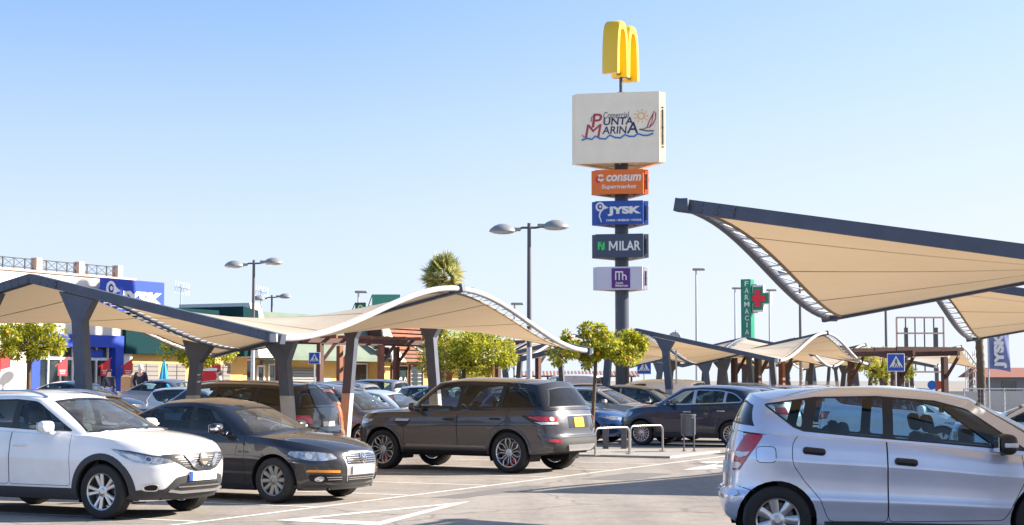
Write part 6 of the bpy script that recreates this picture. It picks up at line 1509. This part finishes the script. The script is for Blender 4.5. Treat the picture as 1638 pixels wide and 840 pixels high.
# ------------------------------------------------------------------ people
M_SKIN = mat('skin', (.62, .40, .31), .6, noise=.06); M_JKT = mat('jacket_navy', (.02, .025, .05), .85, noise=.2); M_JEAN = mat('jeans', (.06, .10, .22), .9, noise=.2); M_SHIRT = mat('shirt_pale', (.66, .62, .64), .85); M_HAIR = mat('hair_dark', (.03, .02, .015), .8); M_HAIRW = mat('hair_white', (.60, .58, .56), .8); M_SHOE = mat('shoe', (.03, .028, .025), .6)
def skin_mesh(pts, edges, rad, name, m, parent, sub=2, root_=0):
    me = bpy.data.meshes.new(name); me.from_pydata(pts, edges, []); o = bpy.data.objects.new(name, me); C.objects.link(o)
    md = o.modifiers.new('s', 'SKIN'); lay = me.skin_vertices[0].data
    for i, r in enumerate(rad): lay[i].radius = (r, r) if not isinstance(r, tuple) else r
    lay[root_].use_root = True
    o.modifiers.new('u', 'SUBSURF').levels = sub; bpy.context.view_layer.update()
    nm = bpy.data.meshes.new_from_object(o.evaluated_get(bpy.context.evaluated_depsgraph_get())); bpy.data.objects.remove(o); nm.materials.append(m); nm.polygons.foreach_set('use_smooth', [True] * len(nm.polygons))
    o = bpy.data.objects.new(name, nm); C.objects.link(o); o.parent = parent; return o
def person(px, D, rz, label, top, legs, hair, H=1.75, walk=.12, bald=False):
    x = X(px, D); root = thing('person', label, 'person', (x, D, gz(x, D)), rz); k = H / 1.75
    J = {'pel': (0, 0, .95), 'bel': (0, .0, 1.08), 'ch': (0, .01, 1.30), 'nk': (0, .01, 1.48), 'hd': (0, -.02, 1.60), 'ht': (0, -.01, 1.70)}
    names_ = list(J); pts = [J[n] for n in names_]; rad = [(.15, .11), (.145, .105), (.165, .115), (.058, .058), (.088, .10), (.065, .075)]; ed = [(0, 1), (1, 2), (2, 3), (3, 4), (4, 5)]
    for s_ in (-1, 1):
        n = len(pts); w_ = walk * s_
        pts += [(s_ * .10, 0, .88), (s_ * .105, -w_ * .5 - .02, .50), (s_ * .11, w_ * .9 if w_ > 0 else w_ * .7, .09), (s_ * .12, (w_ * .9 if w_ > 0 else w_ * .7) - .16, .04)]; rad += [.088, .060, .042, (.045, .03)]; ed += [(0, n), (n, n + 1), (n + 1, n + 2), (n + 2, n + 3)]
        n = len(pts); pts += [(s_ * .19, .01, 1.40), (s_ * .245, .03 + w_ * .4, 1.12), (s_ * .25, -.03 - w_ * .3, .90), (s_ * .245, -.06 - w_ * .3, .80)]; rad += [.062, .046, .036, .032]; ed += [(2, n), (n, n + 1), (n + 1, n + 2), (n + 2, n + 3)]
    pts = [tuple(c * k for c in p) for p in pts]; bd = skin_mesh(pts, ed, rad, 'body', M_SKIN, root)
    def shell(name, m, idx, grow, cut):
        ed2 = [(idx.index(a), idx.index(b)) for a, b in ed if a in idx and b in idx]
        P = [list(pts[i]) for i in idx]; Rr = [tuple(c + grow for c in (rad[i] if isinstance(rad[i], tuple) else (rad[i], rad[i]))) for i in idx]
        return skin_mesh([tuple(p) for p in P], ed2, Rr, name, m, bd)
    shell('jacket', top, [0, 1, 2, 10, 11, 12, 18, 19, 20], .022, None)
    shell('trousers', legs, [0, 6, 7, 8, 14, 15, 16], .014, None)
    q = MB(); q.lathe([(.001, .125), (.06, .115), (.095, .07), (.105, .0), (.10, -.05), (.085, -.085)], 14, 'Z')
    for v in q.bm.verts:
        v.co.y = v.co.y * 1.12 + .02 + (.05 if v.co.z < .02 and v.co.y < 0 else 0)
    h = q.out('hair', hair, bd, True); h.location = (0, 0, 1.635 * k)
    q = MB(); q.lathe([(.001, -.10), (.018, -.095), (.012, -.12)], 6, 'Y', (0, -.02, 1.60)); 
    for s_ in (-1, 1): q.box((s_ * .092, .0, 1.60), (.02, .05, .06), None, .008)
    f_ = q.out('face_features', M_SKIN, bd); 
    q = MB()
    for s_ in (-1, 1): q.box((s_ * .034, -.113, 1.622), (.026, .012, .012))
    q.box((0, -.108, 1.552), (.05, .012, .012)); q.out('eyes_and_mouth', M_HAIR, bd)
    return root
person(226.5, 64, R(165), 'white-haired man in a dark navy jacket and jeans walking away past the shop', M_JKT, M_JEAN, M_HAIRW, 1.80)
person(351, 62, R(-70), 'dark-haired person in a pale shirt by the advert banner', M_SHIRT, M_JEAN, M_HAIR, 1.70)
person(176, 67, R(30), 'person with dark hair at the blue portal, mostly hidden by cars', M_JKT, M_JEAN, M_HAIR, 1.60)

# ------------------------------------------------------------------ trees
def leaf_mat(name, c1, c2, c3, tr=.35):
    m = bpy.data.materials.new(name); m.use_nodes = True; t = m.node_tree; L = t.links.new; N = t.nodes.new
    for n in list(t.nodes): t.nodes.remove(n)
    o = N('ShaderNodeOutputMaterial'); p = N('ShaderNodeBsdfPrincipled'); r = N('ShaderNodeBsdfTranslucent'); mx = N('ShaderNodeMixShader'); g = N('ShaderNodeNewGeometry'); cr = N('ShaderNodeValToRGB')
    e = cr.color_ramp.elements; e[0].color = (*c1, 1); e[1].color = (*c3, 1); x = e.new(.5); x.color = (*c2, 1); L(g.outputs['Random Per Island'], cr.inputs[0]); L(cr.outputs[0], p.inputs['Base Color']); L(cr.outputs[0], r.inputs[0]); p.inputs['Roughness'].default_value = .45; mx.inputs[0].default_value = tr
    L(p.outputs[0], mx.inputs[1]); L(r.outputs[0], mx.inputs[2]); L(mx.outputs[0], o.inputs[0]); return m
M_LEAF = leaf_mat('orange_tree_leaf', (.12, .19, .02), (.40, .42, .03), (.72, .62, .07), .5); M_BARK = mat('bark', (.11, .075, .05), .9, noise=.3, bump=.6, nscale=14); M_PALM = leaf_mat('palm_frond', (.14, .20, .06), (.36, .38, .12), (.66, .54, .24), .5); M_FRUIT = mat('orange_fruit', (.80, .26, .01), .5)
def leaf(vs, fs, p, d, up, l, w_):
    s_ = d.cross(up); s_ = s_.normalized() if s_.length > 1e-4 else Vector((1, 0, 0)); n = len(vs); u = s_.cross(d).normalized()
    vs += [p, p + d * l * .45 + s_ * w_ / 2 - u * l * .03, p + d * l - u * l * .12, p + d * l * .45 - s_ * w_ / 2 - u * l * .03]; fs.append((n, n + 1, n + 2, n + 3))
def tree(px, D, label, zc, rx, rz_, ry, n_cl, n_leaf, seed, base=0., lean=0., fruit=10, trunk=.075, squash=1.):
    rnd = random.Random(seed); x = X(px, D); o = thing('orange_tree', label, 'tree', (x, D, base), 0, 'orange trees'); zc -= base
    q = MB(); th = zc - rz_ * .55; q.tube([(lean, 0, -.05), (lean * .8, .01, th * .35), (lean * .35, -.02, th * .7), (0, 0, th), (.02, 0, zc)], [trunk * 1.25, trunk, trunk * .9, trunk * .85, trunk * .4], 9)
    cl = []
    for i in range(n_cl):
        while True:
            v = Vector((rnd.uniform(-1, 1), rnd.uniform(-1, 1), rnd.uniform(-1, 1)))
            if .25 < v.length < 1: break
        c = Vector((v.x * rx, v.y * ry, zc + v.z * rz_ * (squash if v.z < 0 else 1.))); cl.append((c, rnd.uniform(.15, .42) * min(rx, rz_ * 1.3)))
    for i in range(3):   # a few shoots stick out of the top
        a = rnd.uniform(-.7, .7); c = Vector((a * rx, rnd.uniform(-.3, .3) * ry, zc + rz_ * (1.05 - abs(a) * .25))); cl.append((c, .13 * rz_ + .08))
    for c, r in cl[::2]:
        m_ = Vector((c.x * .35, c.y * .35, th + (c.z - th) * .35)); q.tube([(0, 0, th * .98), m_, c], [trunk * .5, trunk * .3, .01], 5, False)
    q.out('trunk', M_BARK, o, True)
    vs, fs = [], []
    for i in range(n_leaf):
        c, r = cl[rnd.randrange(len(cl))]; d = Vector((rnd.gauss(0, 1), rnd.gauss(0, 1), rnd.gauss(0, 1))).normalized(); p = c + d * r * rnd.uniform(.35, 1.05) ** .6
        dd = (d + Vector((rnd.gauss(0, .6), rnd.gauss(0, .6), rnd.gauss(-.15, .6)))).normalized(); up = Vector((rnd.gauss(0, .5), rnd.gauss(0, .5), 1)); l = rnd.uniform(.08, .135); leaf(vs, fs, p, dd, up, l, l * rnd.uniform(.42, .58))
    mesh_obj('crown', vs, fs, M_LEAF, o, False, recalc=False)
    if fruit:
        q = MB()
        for i in range(fruit):
            c, r = cl[rnd.randrange(len(cl))]; d = Vector((rnd.gauss(0, 1), -abs(rnd.gauss(0, 1)), rnd.gauss(-.3, .6))).normalized(); bmesh.ops.create_icosphere(q.bm, subdivisions=2, radius=.05, matrix=Matrix.Translation(c + d * r * .95))
        f_ = q.out('fruit', M_FRUIT, o, True); f_['kind'] = 'stuff'
    return o
tree(953, 40.9, 'small orange tree with a lopsided yellow-green crown behind the guard rails', Z(556, 40.9), 1.22, .44, .95, 40, 6600, 3, .0, -.10, 8, .05, .85)
tree(742, 55, 'large bushy orange tree under the pale wavy canopy edge', Z(566, 55), 1.62, .78, 1.4, 60, 9500, 5, .0, 0, 4, .08)
tree(48, 47, 'orange tree with ripe oranges at the left edge, in front of the white store', Z(544, 47), 1.18, .46, 1.1, 44, 6500, 8, .45, .0, 9, .07)
tree(318, 53, 'orange tree behind the canopy columns in front of the ochre wall', Z(562, 53), 1.12, .50, 1.0, 40, 5600, 11, .45, 0, 8, .07)
tree(1408, 70, 'orange tree behind the short brown pergola at right', Z(586, 70), 1.35, .62, 1.2, 36, 4200, 14, .0, 0, 0, .08)
def palm(px, D, label, zc, r, trunk_r, seed, nf=46, base=0.):
    rnd = random.Random(seed); x = X(px, D); o = thing('palm_tree', label, 'palm tree', (x, D, base)); q = MB(); zc -= base; n = int(zc / .16); pts, rad = [], []
    for k in range(n + 1): pts.append((.04 * math.sin(k * .2), 0, zc * k / n)); rad.append(trunk_r * (1.15 if k % 2 else .98) * (1.15 - .2 * k / n))
    q.tube(pts, rad, 12); q.out('trunk', M_BARK, o, True, 60); vs, fs = [], []
    for i in range(nf):
        a = rnd.uniform(0, 2 * math.pi); el = rnd.uniform(-1.15, 1.3) if i > 14 else rnd.uniform(.9, 1.5); d = Vector((math.cos(a) * math.cos(el), math.sin(a) * math.cos(el), math.sin(el))); L_ = r * rnd.uniform(.30, .62)
        c = Vector((0, 0, zc)) + d * L_; side = d.cross(Vector((0, 0, 1))); side = side.normalized() if side.length > .05 else Vector((1, 0, 0)); side = Matrix.Rotation(rnd.uniform(-1.2, 1.2), 3, d) @ side; n0 = len(vs)
        vs += [Vector((0, 0, zc)) + side * .02, c + side * .02, c - side * .02, Vector((0, 0, zc)) - side * .02]; fs.append((n0, n0 + 1, n0 + 2, n0 + 3))
        for k in range(15):
            t = -1 + 2 * k / 14; dd = (d * math.cos(t * 1.35) + side * math.sin(t * 1.35)).normalized(); dd = (dd + Vector((0, 0, -.12))).normalized(); up = d.cross(side) + Vector((rnd.gauss(0, .2),) * 3); leaf(vs, fs, c, dd, up, r * rnd.uniform(.40, .62), r * .06)
    mesh_obj('crown', vs, fs, M_PALM, o, False, recalc=False); return o
palm(709, 95, 'fan palm whose bushy head rises behind the canopy peak', Z(442, 95), 1.38, .22, 4, 84, .4)
palm(1567, 70, 'palm with a stout bare trunk beside the blue banner flag', 6.55, .8, .15, 9)
# ------------------------------------------------------------------ the five near cars
cq, pq, Sq = build_car('parked_car', spec_crossover(), P_WHITE, 'white crossover with grey lower cladding and roof rails, nearest car at left', 'car')
def wheel_out(root, x, sg): return (x, sg * root['track'], 0)
g1 = gat(159.5, 831.5); put(cq, wheel_out(cq, 1.323, -1), (g1.x, g1.y), R(-27.5))
cs, ps, Ss = build_car('parked_car', spec_sedan(), P_SEDAN, 'dark umber saloon with a chrome grille parked next to the white crossover', 'car')
g1 = gat(435, 805.5); put(cs, wheel_out(cs, 1.355, -1), (g1.x, g1.y), R(-28.5))
cr_, pr__, Sr = build_car('parked_car', spec_suv(), P_SUV, 'large bronze-grey off-roader with a yellow rear plate and dark glass', 'car')
g1 = gat(812, 757.5); put(cr_, wheel_out(cr_, -1.4615, 1), (g1.x, g1.y), R(147.5))
ch, ph, Sh = build_car('parked_car', spec_hatch(), P_SILVER, 'silver-blue hatchback with black handles cropped by the right edge', 'car')
ch.scale = (1.035,) * 3; g1 = gat(1245, 887); put(ch, wheel_out(ch, -1.284, -1), (g1.x, g1.y), R(-4))
cm, pm_, Sm = build_car('parked_car', spec_mini_suv(), P_NAVY, 'dark navy small crossover with chrome window line behind the litter bin', 'car')
g1 = gat(1170, 715.5); put(cm, wheel_out(cm, -1.285, 1), (g1.x, g1.y), R(151))

# ------------------------------------------------------------------ the other cars
PROTO = {}
def far_car(kind, pnt, label, local, px, D, phi, sc_=1., glass_=None):
    if kind not in PROTO:
        s = {'sedan': lambda: spec_far('sedan'), 'hatch': lambda: spec_far('hatch'), 'suv': lambda: spec_far('suv', rails=(.3, -1.9), glass=[G_MID, G_DARK, G_DARK], trim=M_BLK, mirror_m=None, cabin_m=None), 'crossover': lambda: spec_far('crossover'), 'wagon': spec_wagon, 'mpv': spec_mpv, 'van': spec_van}[kind]()
        base = paint('paint_base_' + kind, (.3, .3, .3))
        if s.get('mirror_m', 1) is None: s.pop('mirror_m')
        if kind == 'hatch': s['handle_m'] = base; s['mirror_m'] = base
        if kind == 'van': s['glass'] = [G_MID, base, base]
        r, p_, S = build_car('parked_car', s, base, 'x', 'car', None, kind in ('suv', 'mpv')); PROTO[kind] = [r, base, False]
    r, base, used = PROTO[kind]
    o = r if not used else copy_tree(r); PROTO[kind][2] = True
    o['label'] = label; o['category'] = 'van' if kind == 'van' else 'car'; o['group'] = 'other cars in the car park'; o.scale = (sc_,) * 3
    def rep(ob):
        for ch_ in ob.children: rep(ch_)
        if ob.type == 'MESH' and ob.data.materials and ob.data.materials[0] == base:
            ob.material_slots[0].link = 'OBJECT'; ob.material_slots[0].material = pnt
        elif ob.type == 'MESH': pass
    rep(o); x = X(px, D); put(o, local, (x, D), R(phi)); o.location.z = gz(o.location.x, o.location.y); return o
UP, DN = -26.2, 153.8
RC = (-2.45, .9, 0)       # rear left corner
bs = far_car('suv', P_BLACK, 'black off-roader with a sloping tailgate behind the umber saloon', (-2.45, .95, 0), 494, 36.0, DN + 4, 1.0)
bs.scale = (1.14, 1, .965); put(bs, (-2.45, .95 / 1.14, 0), (X(494, 36), 36.0), R(DN + 4))
far_car('hatch', P_ORANGE, 'orange hatchback seen from behind between black off-roader and taupe people carrier', (-1.85, 0, 0), 540, 37.6, DN, 1.0)
far_car('mpv', P_TAUPE, 'taupe people carrier with a long blue-reflecting windscreen', (1.5, -.3, 0), 606, 41.5, UP, .98)
far_car('sedan', P_PALE, 'pale ice-blue saloon with a curved roof left of the bronze off-roader', (1.0, 0, 0), 668, 47.0, UP, 1.0)
far_car('wagon', P_CHAMP, 'champagne estate with roof rails and upright red tail lights before the pergola', (-2.4, .2, 0), 606, 56, DN, 1.05)
far_car('hatch', P_GREY, 'grey hatchback half hidden by the orange-lit pergola post', (-1.8, 0, 0), 655, 63, DN, 1.0)
far_car('crossover', P_DBLUE, 'dark blue crossover whose windscreen shows behind the right canopy column', (1.0, .4, 0), 655, 52, DN, 1.05)
far_car('crossover', P_GREY, 'grey crossover roof with rails directly behind the white crossover', (.2, 0, 0), 70, 27.2, UP, .98)
far_car('mpv', P_CHAMP, 'champagne people carrier whose windscreen slopes behind the white crossover', (1.4, -.2, 0), 212, 30.5, UP, .93)
far_car('sedan', P_BLUE, 'bright blue saloon showing its tail beside the walking man', (-2.45, 0, 0), 236, 37.5, DN, 1.02)
far_car('sedan', P_DBLUE, 'dark blue saloon in front of the blue portal', (0, 0, 0), 135, 52, UP, .97)
far_car('hatch', P_PALE, 'pale hatchback parked at the foot of the slate column pair', (-.5, 0, 0), 305, 47, UP, .97)
far_car('wagon', P_PALE, 'pale estate parked in front of the advert banner', (0, 0, 0), 395, 57, UP, .97)
far_car('sedan', P_GREY, 'grey saloon roof left of the dark red pergola post', (0, 0, 0), 505, 60, UP, .97)
far_car('crossover', P_CHAMP, 'champagne crossover nose beside the slim orange tree trunk', (.9, -.2, 0), 1000, 50.5, UP, .96)
far_car('hatch', P_BLACK, 'black hatchback whose windscreen shows past the champagne nose', (1.1, -.2, 0), 1062, 55, UP, .98)
far_car('wagon', P_BLUE, 'blue estate whose bonnet shows under the orange tree', (2.3, 0, 0), 1010, 46.5, UP, .98)
far_car('van', P_WHITE, 'pale panel van behind the slate canopy columns, left of the navy crossover roof', (1.8, 0, 0), 968, 62, DN, .97)
far_car('van', P_PALE, 'pale van whose tail shows between the far canopy columns', (-1.6, 0, 0), 1085, 68, DN, .95)
far_car('van', P_WHITE, 'distant white van with a roof rack left of the orange tree', (0, 0, 0), 905, 84, DN, .97)
far_car('sedan', P_GREY, 'silver-grey saloon tucked behind the tail of the bronze off-roader', (0, 0, 0), 915, 57, DN, 1.0)
far_car('crossover', P_CHAMP, 'tan crossover parked behind the navy crossover', (-1.9, 0, 0), 1262, 46.5, DN, .98)
far_car('hatch', P_RED, 'red hatchback far off between two brown pergola posts', (0, 0, 0), 1110, 76, UP, .97)
far_car('hatch', P_WHITE, 'white hatchback with a red tail light seen through the silver car windows', (-1.8, -.2, 0), 1306, 40, UP, 1.0)
far_car('wagon', P_SILVER, 'silver estate seen through the rear door glass of the near hatchback', (-2.4, .5, 0), 1352, 46, UP, 1.0)
far_car('sedan', P_PALE, 'pale saloon whose tail light shows through the front door glass', (-2.4, -.3, 0), 1520, 27.5, -18, 1.0)
for args in (('sedan', P_PALE, 'pale saloon far off below the striped carport roof', 878, 70, DN), ('hatch', P_NAVY, 'navy hatchback far off between the street lamp and the orange tree', 925, 74, DN), ('crossover', P_PALE, 'pale crossover behind the slanting canopy leg near the orange tree', 985, 70, DN),
        ('sedan', P_CHAMP, 'champagne saloon far behind the navy crossover roof', 1128, 64, DN), ('mpv', P_GREY, 'grey people carrier beside the foot of the pharmacy pillar', 1165, 72, DN), ('hatch', P_SILVER, 'silver hatchback between the pharmacy pillar and the brown posts', 1228, 66, DN),
        ('wagon', P_DBLUE, 'dark blue estate beyond the silver car roof under the crossing sign', 1400, 60, UP), ('crossover', P_WHITE, 'white crossover parked before the pale block wall', 1330, 66, UP), ('sedan', P_TAUPE, 'taupe saloon in front of the long pergola', 555, 66, UP),
        ('hatch', P_PALE, 'pale hatchback under the large bushy orange tree', 705, 60, UP), ('sedan', P_GREY, 'grey saloon in front of the teal fascia', 285, 58, UP)):
    far_car(args[0], args[1], args[2], (0, 0, 0), args[3], args[4], args[5], .97)
